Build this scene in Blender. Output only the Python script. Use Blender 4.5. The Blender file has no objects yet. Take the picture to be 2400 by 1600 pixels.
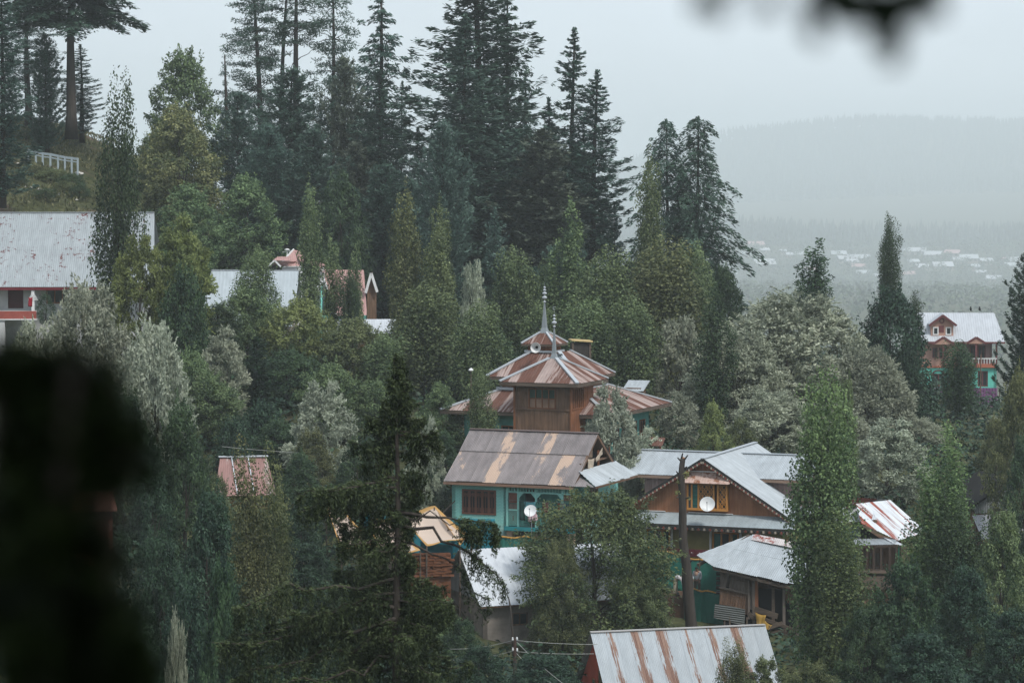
import bpy, math, random
import numpy as np
from mathutils import Vector, Matrix

# ------------------------------------------------------------------ camera, sky, sun, exposure
SC = bpy.context.scene
COL = SC.collection
RAD = math.radians
FPX = 100.0 / 36.0 * 2400.0          # focal length in photo pixels (photo is 2400 wide)
HZ = 430.0                           # photo row of the horizon
PITCH = math.atan((800.0 - HZ) / FPX)

cam_d = bpy.data.cameras.new('camera')
cam_d.lens = 100.0
cam_d.sensor_width = 36.0
cam_d.clip_start = 0.1
cam_d.clip_end = 20000.0
cam_d.dof.use_dof = True
cam_d.dof.focus_distance = 165.0
cam_d.dof.aperture_fstop = 3.2
cam = bpy.data.objects.new('camera', cam_d)
COL.objects.link(cam)
cam.location = (0, 0, 0)
cam.rotation_euler = (RAD(90) - PITCH, 0, 0)
SC.camera = cam

SUN_EL, SUN_AZ = 52.0, 142.0         # azimuth clockwise from +Y (the view direction)
world = bpy.data.worlds.new('World')
SC.world = world
world.use_nodes = True
wn, wl = world.node_tree.nodes, world.node_tree.links
wn.clear()
w_out = wn.new('ShaderNodeOutputWorld')
w_bg = wn.new('ShaderNodeBackground')
w_bg.inputs['Strength'].default_value = 0.12
w_sky = wn.new('ShaderNodeTexSky')
w_sky.sky_type = 'NISHITA'
w_sky.sun_disc = False
w_sky.sun_elevation = RAD(SUN_EL)
w_sky.sun_rotation = RAD(SUN_AZ)
w_tc = wn.new('ShaderNodeTexCoord')
w_map = wn.new('ShaderNodeMapping')
w_map.inputs['Scale'].default_value = (1, 1, 3)
w_noise = wn.new('ShaderNodeTexNoise')
w_noise.inputs['Scale'].default_value = 5.0
w_noise.inputs['Detail'].default_value = 4.0
w_ramp = wn.new('ShaderNodeValToRGB')
w_ramp.color_ramp.elements[0].position = 0.36
w_ramp.color_ramp.elements[0].color = (5.2, 5.75, 6.45, 1)
w_ramp.color_ramp.elements[1].position = 0.66
w_ramp.color_ramp.elements[1].color = (6.7, 7.35, 8.15, 1)
w_mix = wn.new('ShaderNodeMixRGB')
w_mix.inputs['Fac'].default_value = 0.85      # the overcast deck over the blue sky
wl.new(w_tc.outputs['Generated'], w_map.inputs['Vector'])
wl.new(w_map.outputs['Vector'], w_noise.inputs['Vector'])
wl.new(w_noise.outputs['Fac'], w_ramp.inputs['Fac'])
wl.new(w_sky.outputs['Color'], w_mix.inputs['Color1'])
wl.new(w_ramp.outputs['Color'], w_mix.inputs['Color2'])
wl.new(w_mix.outputs['Color'], w_bg.inputs['Color'])
wl.new(w_bg.outputs['Background'], w_out.inputs['Surface'])

sun_d = bpy.data.lights.new('sun', 'SUN')
sun_d.energy = 2.4
sun_d.angle = RAD(10)
sun_d.color = (1.0, 0.96, 0.9)
sun = bpy.data.objects.new('sun', sun_d)
COL.objects.link(sun)
_s = Vector((math.sin(RAD(SUN_AZ)) * math.cos(RAD(SUN_EL)), math.cos(RAD(SUN_AZ)) * math.cos(RAD(SUN_EL)), math.sin(RAD(SUN_EL))))
sun.rotation_euler = _s.to_track_quat('Z', 'Y').to_euler()

SC.view_settings.view_transform = 'Standard'
SC.view_settings.look = 'None'
SC.view_settings.exposure = 0.28
SC.view_settings.gamma = 1.0
SC.view_settings.use_curve_mapping = False
SC.render.engine = 'CYCLES'
SC.cycles.max_bounces = 6
SC.cycles.diffuse_bounces = 3
SC.cycles.glossy_bounces = 2
SC.cycles.transmission_bounces = 3
SC.cycles.volume_bounces = 4
SC.cycles.transparent_max_bounces = 4
SC.cycles.use_denoising = True
SC.cycles.denoiser = 'OPENIMAGEDENOISE'
SC.cycles.caustics_reflective = False
SC.cycles.caustics_refractive = False
SC.cycles.sample_clamp_indirect = 6.0

# ------------------------------------------------------------------ helpers
def at(px, py, D):
    """The place that the photo pixel (px, py) shows at depth D."""
    X, Y = (px - 1200.0) / FPX, (800.0 - py) / FPX
    d = Vector((X, math.cos(PITCH) + Y * math.sin(PITCH), -math.sin(PITCH) + Y * math.cos(PITCH)))
    return d * (D / d.y)

def tag(o, label=None, cat=None, group=None, kind=None):
    if label: o['label'] = label
    if cat: o['category'] = cat
    if group: o['group'] = group
    if kind: o['kind'] = kind
    return o

def empty(name, loc, rz=0.0, label=None, cat=None, group=None):
    o = bpy.data.objects.new(name, None)
    o.empty_display_size = 0.5
    COL.objects.link(o)
    o.location = loc
    o.rotation_euler = (0, 0, RAD(rz))
    return tag(o, label, cat, group)

class MB:
    """Collects faces and links them as one mesh object."""
    def __init__(self):
        self.v, self.f, self.uv = [], [], {}
    def add(self, vs, fs, uvs=None):
        o = len(self.v)
        self.v += [tuple(p) for p in vs]
        self.f += [tuple(i + o for i in f) for f in fs]
        if uvs:
            for i, u in enumerate(uvs): self.uv[o + i] = u
        return self
    def box(self, x0, x1, y0, y1, z0, z1):
        return self.add([(x0, y0, z0), (x1, y0, z0), (x1, y1, z0), (x0, y1, z0), (x0, y0, z1), (x1, y0, z1), (x1, y1, z1), (x0, y1, z1)],
                        [(0, 3, 2, 1), (4, 5, 6, 7), (0, 1, 5, 4), (1, 2, 6, 5), (2, 3, 7, 6), (3, 0, 4, 7)])
    def hexa(self, lo, hi):
        """A solid between two quads (same winding)."""
        n = len(lo)
        fs = [tuple(range(n - 1, -1, -1)), tuple(range(n, 2 * n))] + [(i, (i + 1) % n, n + (i + 1) % n, n + i) for i in range(n)]
        return self.add(list(lo) + list(hi), fs)
    def slab(self, poly, off):
        off = Vector(off)
        return self.hexa([Vector(p) for p in poly], [Vector(p) + off for p in poly])
    def beam(self, p, q, w, h, up=(0, 0, 1)):
        p, q = Vector(p), Vector(q)
        d = (q - p).normalized()
        s = d.cross(Vector(up))
        if s.length < 1e-4: s = d.cross(Vector((0, 1, 0)))
        s.normalize()
        u = s.cross(d)
        s, u = s * w / 2, u * h / 2
        return self.hexa([p - s - u, p + s - u, p + s + u, p - s + u], [q - s - u, q + s - u, q + s + u, q - s + u])
    def tube(self, pts, rad, n=8):
        pts = [Vector(p) for p in pts]
        if not hasattr(rad, '__len__'): rad = [rad] * len(pts)
        ring, vs = [], []
        for i, p in enumerate(pts):
            d = (pts[min(i + 1, len(pts) - 1)] - pts[max(i - 1, 0)]).normalized()
            a = d.cross(Vector((0.13, 1, 0.07))).normalized()
            b = d.cross(a)
            for k in range(n):
                t = 2 * math.pi * k / n
                vs.append(p + (a * math.cos(t) + b * math.sin(t)) * rad[i])
        fs = []
        for i in range(len(pts) - 1):
            for k in range(n):
                k2 = (k + 1) % n
                fs.append((i * n + k, (i + 1) * n + k, (i + 1) * n + k2, i * n + k2))
        fs.append(tuple(range(n)))
        fs.append(tuple(range(len(pts) * n - 1, (len(pts) - 1) * n - 1, -1)))
        return self.add(vs, fs)
    def lathe(self, prof, c=(0, 0, 0), n=14):
        vs, fs = [], []
        for r, z in prof:
            for k in range(n):
                t = 2 * math.pi * k / n
                vs.append((c[0] + r * math.cos(t), c[1] + r * math.sin(t), c[2] + z))
        for i in range(len(prof) - 1):
            for k in range(n):
                k2 = (k + 1) % n
                fs.append((i * n + k, i * n + k2, (i + 1) * n + k2, (i + 1) * n + k))
        return self.add(vs, fs)
    def build(self, name, mat, parent=None, smooth=False, kind=None):
        me = bpy.data.meshes.new(name)
        me.from_pydata(self.v, [], self.f)
        if self.uv:
            uvl = me.uv_layers.new(name='uv')
            for l in me.loops:
                uvl.data[l.index].uv = self.uv.get(l.vertex_index, (0, 0))
        if mat: me.materials.append(mat)
        if smooth: me.polygons.foreach_set('use_smooth', [True] * len(me.polygons))
        me.update()
        o = bpy.data.objects.new(name, me)
        COL.objects.link(o)
        if parent: o.parent = parent
        if kind: o['kind'] = kind
        return o

def s2l(c):
    c = c / 255.0
    return c / 12.92 if c <= 0.04045 else ((c + 0.055) / 1.055) ** 2.4
def rgb(r, g, b, k=1.0):
    return (s2l(r) * k, s2l(g) * k, s2l(b) * k, 1.0)

# ------------------------------------------------------------------ materials
class NT:
    def __init__(self, name):
        self.m = bpy.data.materials.new(name)
        self.m.use_nodes = True
        self.t = self.m.node_tree
        self.t.nodes.clear()
        self.out = self.t.nodes.new('ShaderNodeOutputMaterial')
    def n(self, typ, **kw):
        nd = self.t.nodes.new(typ)
        for k, v in kw.items():
            if hasattr(nd, k) and k not in nd.inputs: setattr(nd, k, v)
            else: self.set(nd, k.replace('_', ' ') if k not in nd.inputs else k, v)
        return nd
    def set(self, nd, sock, v):
        if hasattr(v, 'is_output'): self.t.links.new(v, nd.inputs[sock])
        elif hasattr(v, 'bl_idname') and hasattr(v, 'outputs'): self.t.links.new(v.outputs[0], nd.inputs[sock])
        else: nd.inputs[sock].default_value = v
    def math(self, op, a, b=0.0, clamp=False):
        nd = self.t.nodes.new('ShaderNodeMath'); nd.operation = op; nd.use_clamp = clamp
        self.set(nd, 0, a); self.set(nd, 1, b)
        return nd.outputs[0]
    def mix(self, fac, a, b):
        nd = self.t.nodes.new('ShaderNodeMixRGB')
        self.set(nd, 'Fac', fac); self.set(nd, 'Color1', a); self.set(nd, 'Color2', b)
        return nd.outputs[0]
    def ramp(self, fac, p0, p1):
        nd = self.t.nodes.new('ShaderNodeMapRange'); nd.interpolation_type = 'SMOOTHSTEP'
        self.set(nd, 'Value', fac); self.set(nd, 'From Min', p0); self.set(nd, 'From Max', p1)
        return nd.outputs[0]
    def noise(self, vec, scale, detail=3.0, rough=0.55):
        nd = self.t.nodes.new('ShaderNodeTexNoise')
        if vec is not None: self.set(nd, 'Vector', vec)
        self.set(nd, 'Scale', scale); self.set(nd, 'Detail', detail); self.set(nd, 'Roughness', rough)
        return nd.outputs['Fac']
    def mapping(self, vec, scale=(1, 1, 1), loc=(0, 0, 0)):
        nd = self.t.nodes.new('ShaderNodeMapping')
        self.set(nd, 'Vector', vec); self.set(nd, 'Scale', scale); self.set(nd, 'Location', loc)
        return nd.outputs[0]
    def shader(self, col, rough=0.7, metal=0.0, bump=None, bumpd=0.02, bumps=0.5, spec=0.3):
        p = self.t.nodes.new('ShaderNodeBsdfPrincipled')
        self.set(p, 'Base Color', col); self.set(p, 'Roughness', rough); self.set(p, 'Metallic', metal)
        self.set(p, 'Specular IOR Level', spec)
        if bump is not None:
            b = self.t.nodes.new('ShaderNodeBump')
            self.set(b, 'Height', bump); self.set(b, 'Distance', bumpd); self.set(b, 'Strength', bumps)
            self.t.links.new(b.outputs[0], p.inputs['Normal'])
        self.t.links.new(p.outputs[0], self.out.inputs['Surface'])
        return self.m

MATS = {}
def paint(name, col, rough=0.7, var=0.25, scale=1.5, dirt=None, spec=0.25, fine=25.0):
    """Painted or plain surface with blotchy wear."""
    if name in MATS: return MATS[name]
    t = NT(name)
    oc = t.n('ShaderNodeTexCoord').outputs['Object']
    oi = t.n('ShaderNodeObjectInfo').outputs['Random']
    a = t.noise(oc, scale, 5.0, 0.65)
    b = t.noise(oc, fine, 2.0)
    dark = tuple(c * (1 - var) for c in col[:3]) + (1,)
    light = tuple(min(1, c * (1 + var * 0.5)) for c in col[:3]) + (1,)
    c = t.mix(t.ramp(a, 0.3, 0.7), dark, light)
    c = t.mix(t.math('MULTIPLY', oi, 0.35), c, dark)
    if dirt: c = t.mix(t.math('MULTIPLY', t.ramp(t.noise(oc, scale * 0.6, 6.0, 0.7), 0.52, 0.72), 0.8), c, dirt)
    MATS[name] = t.shader(c, rough, bump=b, bumpd=0.01, bumps=0.3, spec=spec)
    return MATS[name]

def wood(name, col, col2, rough=0.8, gscale=1.0, axis='Z'):
    if name in MATS: return MATS[name]
    t = NT(name)
    oc = t.n('ShaderNodeTexCoord').outputs['Object']
    oi = t.n('ShaderNodeObjectInfo').outputs['Random']
    sc = {'Z': (9, 9, 0.7), 'X': (0.7, 9, 9), 'Y': (9, 0.7, 9)}[axis]
    off = t.n('ShaderNodeVectorMath', operation='SCALE')
    t.set(off, 0, (37.0, 11.0, 53.0)); t.set(off, 'Scale', oi)
    av = t.n('ShaderNodeVectorMath', operation='ADD')
    t.set(av, 0, t.mapping(oc, tuple(x * gscale for x in sc))); t.set(av, 1, off)
    g = t.noise(av, 1.0, 5.0, 0.65)
    c = t.mix(t.ramp(g, 0.3, 0.72), col, col2)
    big = t.noise(oc, 0.7, 4.0)
    c = t.mix(t.math('MULTIPLY', t.ramp(big, 0.45, 0.75), 0.45), c, tuple(x * 0.45 for x in col2[:3]) + (1,))
    c = t.mix(t.math('MULTIPLY', oi, 0.5), c, tuple(x * 0.5 for x in col[:3]) + (1,))
    MATS[name] = t.shader(c, rough, bump=g, bumpd=0.012, bumps=0.5, spec=0.2)
    return MATS[name]

def metal(name, base, rust=None, amount=0.3, spread=0.5, streak=(5.0, 0.5), rough=0.45, met=0.35, grime=0.2, rust2=None, speck=0.0):
    """Sheet-metal roofing: u along the eave, v up the slope (metres) in the uv layer."""
    if name in MATS: return MATS[name]
    t = NT(name)
    uv = t.n('ShaderNodeTexCoord').outputs['UV']
    oi = t.n('ShaderNodeObjectInfo').outputs['Random']
    dark = tuple(c * (1 - grime) for c in base[:3]) + (1,)
    light = tuple(min(1, c * 1.08) for c in base[:3]) + (1,)
    c = t.mix(t.ramp(t.noise(t.mapping(uv, (2.2, 0.7, 1)), 1.0, 5.0, 0.6), 0.3, 0.7), dark, light)
    c = t.mix(t.math('MULTIPLY', oi, 0.3), c, dark)
    r = rough
    if rust:
        n1 = t.noise(t.mapping(uv, (streak[0], streak[1], 1)), 1.0, 6.0, 0.68)
        v = t.math('ADD', n1, t.math('MULTIPLY', t.math('SUBTRACT', oi, 0.5), spread))
        lo = 0.5 + (0.5 - amount) * 0.9
        f = t.ramp(v, lo - 0.03, lo + 0.06)
        rc = t.mix(t.ramp(t.noise(t.mapping(uv, (12, 1.5, 1)), 1.0, 3.0), 0.3, 0.7), rust, rust2 or tuple(x * 0.55 for x in rust[:3]) + (1,))
        c = t.mix(f, c, rc)
        r = t.math('ADD', t.math('MULTIPLY', f, 0.4), rough)
    if speck:
        cl = t.math('MULTIPLY', t.math('SUBTRACT', t.noise(t.mapping(uv, (.45, .4, 1)), 1.0, 3.0), .5), .55)
        f2 = t.ramp(t.math('ADD', cl, t.noise(t.mapping(uv, (3.2, 3.0, 1)), 1.0, 7.0, 0.75)), 0.5 + 0.18 * (1 - speck), 0.535 + 0.18 * (1 - speck))
        c = t.mix(f2, c, rust or (0.1, 0.03, 0.02, 1))
    p = t.n('ShaderNodeBsdfPrincipled')
    t.set(p, 'Base Color', c); t.set(p, 'Roughness', r); t.set(p, 'Metallic', met); t.set(p, 'Specular IOR Level', 0.4)
    if rust: t.set(p, 'Metallic', t.math('MULTIPLY', t.math('SUBTRACT', 1.0, f), met))
    t.t.links.new(p.outputs[0], t.out.inputs['Surface'])
    MATS[name] = t.m
    return t.m

def leafmat(name, c1, c2, trans=0.3, rough=0.55, spec=0.25, hue=0.02):
    """Leaf colour varies leaf by leaf (face attribute 'tint') and a little tree by tree."""
    if name in MATS: return MATS[name]
    t = NT(name)
    at_ = t.n('ShaderNodeAttribute', attribute_name='tint').outputs['Fac']
    oi = t.n('ShaderNodeObjectInfo').outputs['Random']
    c = t.mix(at_, c1, c2)
    h = t.n('ShaderNodeHueSaturation')
    t.set(h, 'Hue', t.math('ADD', 0.5 - hue, t.math('MULTIPLY', oi, 2 * hue)))
    t.set(h, 'Value', t.math('ADD', 0.82, t.math('MULTIPLY', oi, 0.36)))
    t.set(h, 'Color', c)
    c = h.outputs[0]
    p = t.n('ShaderNodeBsdfPrincipled')
    t.set(p, 'Base Color', c); t.set(p, 'Roughness', rough); t.set(p, 'Specular IOR Level', spec)
    tr = t.n('ShaderNodeBsdfTranslucent')
    t.set(tr, 'Color', c)
    mx = t.n('ShaderNodeMixShader')
    t.set(mx, 'Fac', trans)
    t.t.links.new(p.outputs[0], mx.inputs[1]); t.t.links.new(tr.outputs[0], mx.inputs[2])
    t.t.links.new(mx.outputs[0], t.out.inputs['Surface'])
    MATS[name] = t.m
    return t.m

M_bark = wood('bark', (0.075, 0.062, 0.052, 1), (0.03, 0.026, 0.023, 1), 0.9)
M_barkg = wood('grey_bark', (0.13, 0.115, 0.10, 1), (0.05, 0.045, 0.04, 1), 0.9)

# ------------------------------------------------------------------ terrain
CP = []
def cp(px, py, D):
    p = at(px, py, D); CP.append((p.x, p.y, p.z))
for q in [(0, -50, 7), (-30, -50, 7), (30, -50, 7), (0, -12, 1.0), (0, 0, -1.7), (-9, 0, -1.6), (9, 0, -1.8), (0, 8, -4.0), (-8, 9, -4), (8, 9, -4.2), (0, 20, -9.5),
          (-20, 22, -9), (20, 22, -11), (0, 42, -17.5), (-22, 45, -16.5), (25, 45, -18), (0, 75, -22.5), (-22, 78, -21), (22, 78, -23)]:
    CP.append(q)
for q in [(0, 1560, 120), (500, 1600, 118), (1200, 1690, 125), (1900, 1700, 122), (2400, 1640, 122), (0, 1300, 140), (500, 1380, 140), (1000, 1480, 148), (1500, 1700, 138), (1200, 1505, 150),
          (1230, 1300, 161), (1600, 1470, 157), (1760, 1480, 156), (2050, 1420, 168), (2350, 1420, 165), (1650, 1335, 168), (1450, 1200, 172), (1300, 1100, 184), (1000, 1100, 180), (1600, 1090, 185),
          (600, 1200, 168), (800, 1180, 165), (300, 1170, 165), (0, 1150, 165), (0, 880, 205), (250, 870, 205), (600, 900, 200), (900, 900, 205), (0, 800, 222), (330, 760, 226), (650, 800, 240), (880, 800, 245),
          (0, 482, 240), (150, 484, 243), (250, 500, 246), (330, 540, 248), (60, 395, 255), (140, 392, 257), (210, 400, 258), (130, 345, 268), (220, 320, 280), (280, 340, 284), (100, 300, 290),
          (430, 470, 290), (520, 560, 268), (480, 640, 250), (560, 640, 258), (700, 660, 266), (900, 680, 275), (1100, 690, 278), (1350, 700, 280), (1600, 720, 278), (1500, 800, 230), (1250, 830, 230),
          (1750, 830, 235), (1850, 1000, 205), (2050, 1060, 195), (1950, 900, 230), (2250, 1000, 290), (2300, 1180, 182), (2390, 1000, 230), (2150, 990, 290), (2390, 1010, 295)]:
    cp(*q)
for q in [(-70, 330, 2), (-30, 330, -10), (0, 340, -22), (30, 340, -30), (70, 340, -38), (-140, 300, 18), (-200, 250, 25), (-90, 180, -6), (-90, 100, -12), (90, 100, -28), (90, 180, -30), (160, 250, -45),
          (-300, 800, -20), (0, 800, -70), (200, 800, -80), (-600, 1500, -60), (0, 1500, -98), (350, 1500, -104), (-900, 2200, -70), (0, 2200, -98), (500, 2200, -100), (1200, 2200, -90), (1000, 800, -40)]:
    CP.append(q)
for q in [(1900, 665, 4300), (2400, 665, 4300), (1600, 655, 4300), (1900, 590, 4850), (2400, 585, 4850), (1650, 575, 4850), (1900, 552, 5600), (2400, 557, 5600), (1650, 535, 5600)]:
    cp(*q)
for q in [(2380, 300, 10000), (2000, 290, 10000), (1680, 325, 10000), (1450, 400, 10000), (1200, 450, 10000), (600, 460, 10000), (0, 460, 10000), (2380, 420, 8300), (1900, 430, 8300), (1500, 470, 8300), (900, 490, 8300)]:
    cp(*q)
for q in [(-4000, 10000, -90), (3200, 10000, 170), (5900, 10000, 150), (-5900, 12500, -90), (0, 12500, -90), (5900, 12500, -90), (-5900, 0, 10), (5900, 0, -40), (5900, 3500, -60), (-5900, 3500, -20)]:
    CP.append(q)
CP = np.array(CP, dtype=float)
_n = len(CP)
_d = np.linalg.norm(CP[:, None, :2] - CP[None, :, :2], axis=2)
_A = np.zeros((_n + 3, _n + 3))
_A[:_n, :_n] = -_d - np.eye(_n) * 0.8
_P = np.c_[np.ones(_n), CP[:, :2] / 1000.0]
_A[:_n, _n:] = _P
_A[_n:, :_n] = _P.T
_w = np.linalg.solve(_A, np.r_[CP[:, 2], 0, 0, 0])
def gz_arr(xy):
    d = np.linalg.norm(xy[:, None, :] - CP[None, :, :2], axis=2)
    return -d @ _w[:_n] + np.c_[np.ones(len(xy)), xy / 1000.0] @ _w[_n:]
def gz(x, y):
    return float(gz_arr(np.array([[x, y]], dtype=float))[0])

def mesh_np(name, V, F, mat, tint=None, smooth=False):
    """Mesh from numpy: F is (n, k)."""
    me = bpy.data.meshes.new(name)
    n, k = F.shape
    me.vertices.add(len(V)); me.vertices.foreach_set('co', V.astype(np.float32).ravel())
    me.loops.add(n * k); me.loops.foreach_set('vertex_index', F.astype(np.int32).ravel())
    me.polygons.add(n)
    me.polygons.foreach_set('loop_start', np.arange(0, n * k, k, dtype=np.int32))
    me.polygons.foreach_set('loop_total', np.full(n, k, dtype=np.int32))
    if smooth: me.polygons.foreach_set('use_smooth', np.ones(n, dtype=bool))
    if tint is not None:
        a = me.attributes.new('tint', 'FLOAT', 'FACE')
        a.data.foreach_set('value', tint.astype(np.float32))
    me.update(calc_edges=True)
    if mat: me.materials.append(mat)
    return me

def link(name, me, parent=None, kind=None):
    o = bpy.data.objects.new(name, me)
    COL.objects.link(o)
    if parent: o.parent = parent
    if kind: o['kind'] = kind
    return o

def make_ground():
    ys = np.unique(np.concatenate([np.arange(-50, 90, 5.0), np.arange(90, 320, 2.5), np.geomspace(320, 12500, 110)]))
    u = np.unique(np.concatenate([np.linspace(-1, 1, 61), np.linspace(-0.045, 0.045, 75)])) * 5900.0
    X, Y = np.meshgrid(u, ys)
    xy = np.c_[X.ravel(), Y.ravel()]
    z = np.concatenate([gz_arr(c) for c in np.array_split(xy, 40)])
    rs = np.random.RandomState(5)
    near = (xy[:, 1] < 330) & (np.abs(xy[:, 0]) < 160)
    z = z + np.where(near, rs.uniform(-0.12, 0.12, len(z)), 0)
    nx, ny = len(u), len(ys)
    i = (np.arange(ny - 1)[:, None] * nx + np.arange(nx - 1)[None, :]).ravel()
    F = np.c_[i, i + 1, i + nx + 1, i + nx]
    t = NT('earth_and_grass')
    oc = t.n('ShaderNodeTexCoord').outputs['Object']
    a = t.noise(oc, 0.12, 6.0, 0.65)
    b = t.noise(oc, 1.6, 5.0, 0.7)
    c = t.mix(t.ramp(b, 0.3, 0.7), (0.036, 0.042, 0.02, 1), (0.085, 0.092, 0.042, 1))
    soil = t.mix(t.ramp(b, 0.3, 0.7), (0.07, 0.05, 0.035, 1), (0.15, 0.115, 0.085, 1))
    c = t.mix(t.ramp(a, 0.56, 0.66), c, soil)
    m = t.shader(c, 0.95, bump=b, bumpd=0.25, bumps=0.8, spec=0.1)
    link('ground', mesh_np('ground', np.c_[xy, z], F, m, smooth=True), kind='structure')
make_ground()

# the air of the valley
hz = MB().box(-6000, 6000, -60, 12700, -260, 260).build('haze', None, kind='stuff')
_t = NT('haze_air')
_v = _t.n('ShaderNodeVolumePrincipled')
_t.set(_v, 'Color', (0.90, 0.975, 1.0, 1))
_t.set(_v, 'Density', 0.00023)
_t.set(_v, 'Anisotropy', 0.0)
_t.t.links.new(_v.outputs[0], _t.out.inputs['Volume'])
hz.data.materials.append(_t.m)
# ------------------------------------------------------------------ vegetation builders
def unit(v):
    return v / (np.linalg.norm(v, axis=1, keepdims=True) + 1e-9)

class Cards:
    """Leaf-sized diamond faces."""
    def __init__(self): self.a = []
    def add(self, P, T, N, L, W, tint, fold=0.15):
        n = len(P)
        if n == 0: return
        L = np.broadcast_to(np.asarray(L, float), (n,))[:, None]; W = np.broadcast_to(np.asarray(W, float), (n,))[:, None]
        T = unit(T); B = unit(np.cross(N, T)); N2 = np.cross(T, B)
        V = np.stack([P - T * L * .5, P + B * W * .5 + N2 * W * fold, P + T * L * .5, P - B * W * .5 + N2 * W * fold], 1)
        self.a.append((V, np.broadcast_to(np.asarray(tint, float), (n,))))
    def mesh(self, name, mat, fit=None):
        V = np.concatenate([x[0] for x in self.a]).reshape(-1, 3)
        if fit:                      # crown fills its nominal height and width
            H, W, ring = fit
            V[:, 2] *= H / np.percentile(V[:, 2], 99.7)
            b = np.floor(V[:, 2] / H * 8).clip(0, 7)
            w = max(np.percentile(np.abs(V[b == k, 0]), ring) for k in range(8) if (b == k).sum() > 50)
            V[:, :2] *= W / 2 / w
        t = np.concatenate([x[1] for x in self.a])
        return mesh_np(name, V, np.arange(len(V)).reshape(-1, 4), mat, tint=np.clip(t, 0, 1))

def rnd_dirs(rs, n):
    return unit(rs.normal(size=(n, 3)))

def puff(cd, rs, C, R, n, leaf, asp, tint, squash=0.8, up=0.35, shell=0.55, droop=0.0, spread=0.25):
    """n leaves over a clump of centre C (m,3) and radius R (m,)."""
    idx = rs.choice(len(C), n, p=R ** 2 / np.sum(R ** 2))
    d = rnd_dirs(rs, n); d[:, 2] += 0.2; d = unit(d)
    r = R[idx] * (shell + (1 - shell) * rs.rand(n) ** 0.6) * rs.uniform(0.8, 1.12, n)
    P = C[idx] + d * r[:, None] * np.array([1, 1, squash])
    N = unit(d * 0.7 + np.array([0, 0, up]) + rnd_dirs(rs, n) * 0.6)
    T = np.cross(N, rnd_dirs(rs, n)); T = unit(T); T[:, 2] -= droop; T = unit(T)
    N = unit(np.cross(np.cross(T, N), T))
    L = leaf * rs.uniform(0.65, 1.35, n)
    cd.add(P, T, N, L, L * asp, np.clip(tint[idx] + rs.normal(0, spread, n), 0, 1))

def limb_tubes(mb, rs, base, tips, r0, n=5, bend=0.15):
    for tip in tips:
        b, e = Vector(base), Vector(tip)
        L = (e - b).length
        pts = []
        for i in range(5):
            s = i / 4
            p = b.lerp(e, s) + Vector((rs.normal(), rs.normal(), abs(rs.normal()))) * L * 0.04 * math.sin(math.pi * s)
            p.z += L * bend * math.sin(math.pi * s) * 0.4
            pts.append(p)
        mb.tube(pts, [r0 * (1 - 0.8 * i / 4) for i in range(5)], n)

def trunk_mesh(rs, H, r, top=0.9, lean=0.0, limbs=(), limb_r=None, n=8, wob=0.012):
    mb = MB()
    pts, rad = [], []
    ph = rs.rand() * 6
    for i in range(10):
        s = i / 9
        pts.append((lean * H * s * s + math.sin(ph + s * 5) * H * wob, math.cos(ph + s * 4) * H * wob, -0.4 + (H * top + 0.4) * s))
        rad.append(r * (1.25 if i == 0 else 1) * (1 - 0.85 * s) + 0.008)
    mb.tube(pts, rad, n)
    for z, tip in limbs:
        s = min(1, max(0, z / (H * top)))
        b = Vector(pts[int(round(s * 9))])
        limb_tubes(mb, rs, b, [tip], (limb_r or r * 0.45) * (1 - 0.6 * s))
    me = bpy.data.meshes.new('trunk')
    me.from_pydata(mb.v, [], mb.f)
    me.polygons.foreach_set('use_smooth', [True] * len(me.polygons))
    me.update()
    return me

def k_poplar(seed, H=14.0, W=2.8, n=11000, leaf=0.17, gap=0.0, stems=11, top=0.0):
    rs = np.random.RandomState(seed)
    cd = Cards(); R = W / 2
    C, Rr, tt, limbs = [], [], [], []
    for k in range(stems):
        a = k * 2.4 + rs.rand(); r = R * (0.0 if k == 0 else rs.uniform(0.35, 0.85))
        h0 = H * rs.uniform(0.03, 0.3); h1 = H * (0.97 if k == 0 else rs.uniform(0.7, 1.0))
        m = int((h1 - h0) / 0.36)
        for i in range(m):
            s = i / max(1, m - 1); z = h0 + (h1 - h0) * s
            t = z / H
            prof = min(1, t / 0.22 + 0.35) * (1 - max(0, (t - 0.5) / 0.5) ** 2.4 * 0.36)
            rr = r * prof * (0.5 + 0.5 * min(1, s * 2.5)) * (1 + 0.22 * math.sin(a * 2 + z * .55 + seed) + 0.15 * math.sin(z * 1.3 + seed * 2 + a))
            if rs.rand() < gap * (0.4 + t): continue
            C.append((rr * math.cos(a) + rs.normal() * 0.13, rr * math.sin(a) + rs.normal() * 0.13, z))
            Rr.append(R * rs.uniform(0.28, 0.5) * (0.6 + 0.4 * prof) * (1 - 0.45 * s ** 5))
            tt.append(rs.uniform(0.15, 0.75) + (0.2 if s > 0.85 else 0))
        limbs.append((h0, (r * .8 * math.cos(a), r * .8 * math.sin(a), h1 * 0.8)))
    C, Rr, tt = np.array(C), np.array(Rr), np.array(tt)
    puff(cd, rs, C, Rr, n, leaf, 0.72, tt, squash=1.35, up=0.2, shell=0.5)
    return cd.mesh('poplar_crown', None, (H, W, 95)), trunk_mesh(rs, H, 0.13 + H * 0.003, 0.74, 0, limbs[1:8], 0.04), H, W

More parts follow.
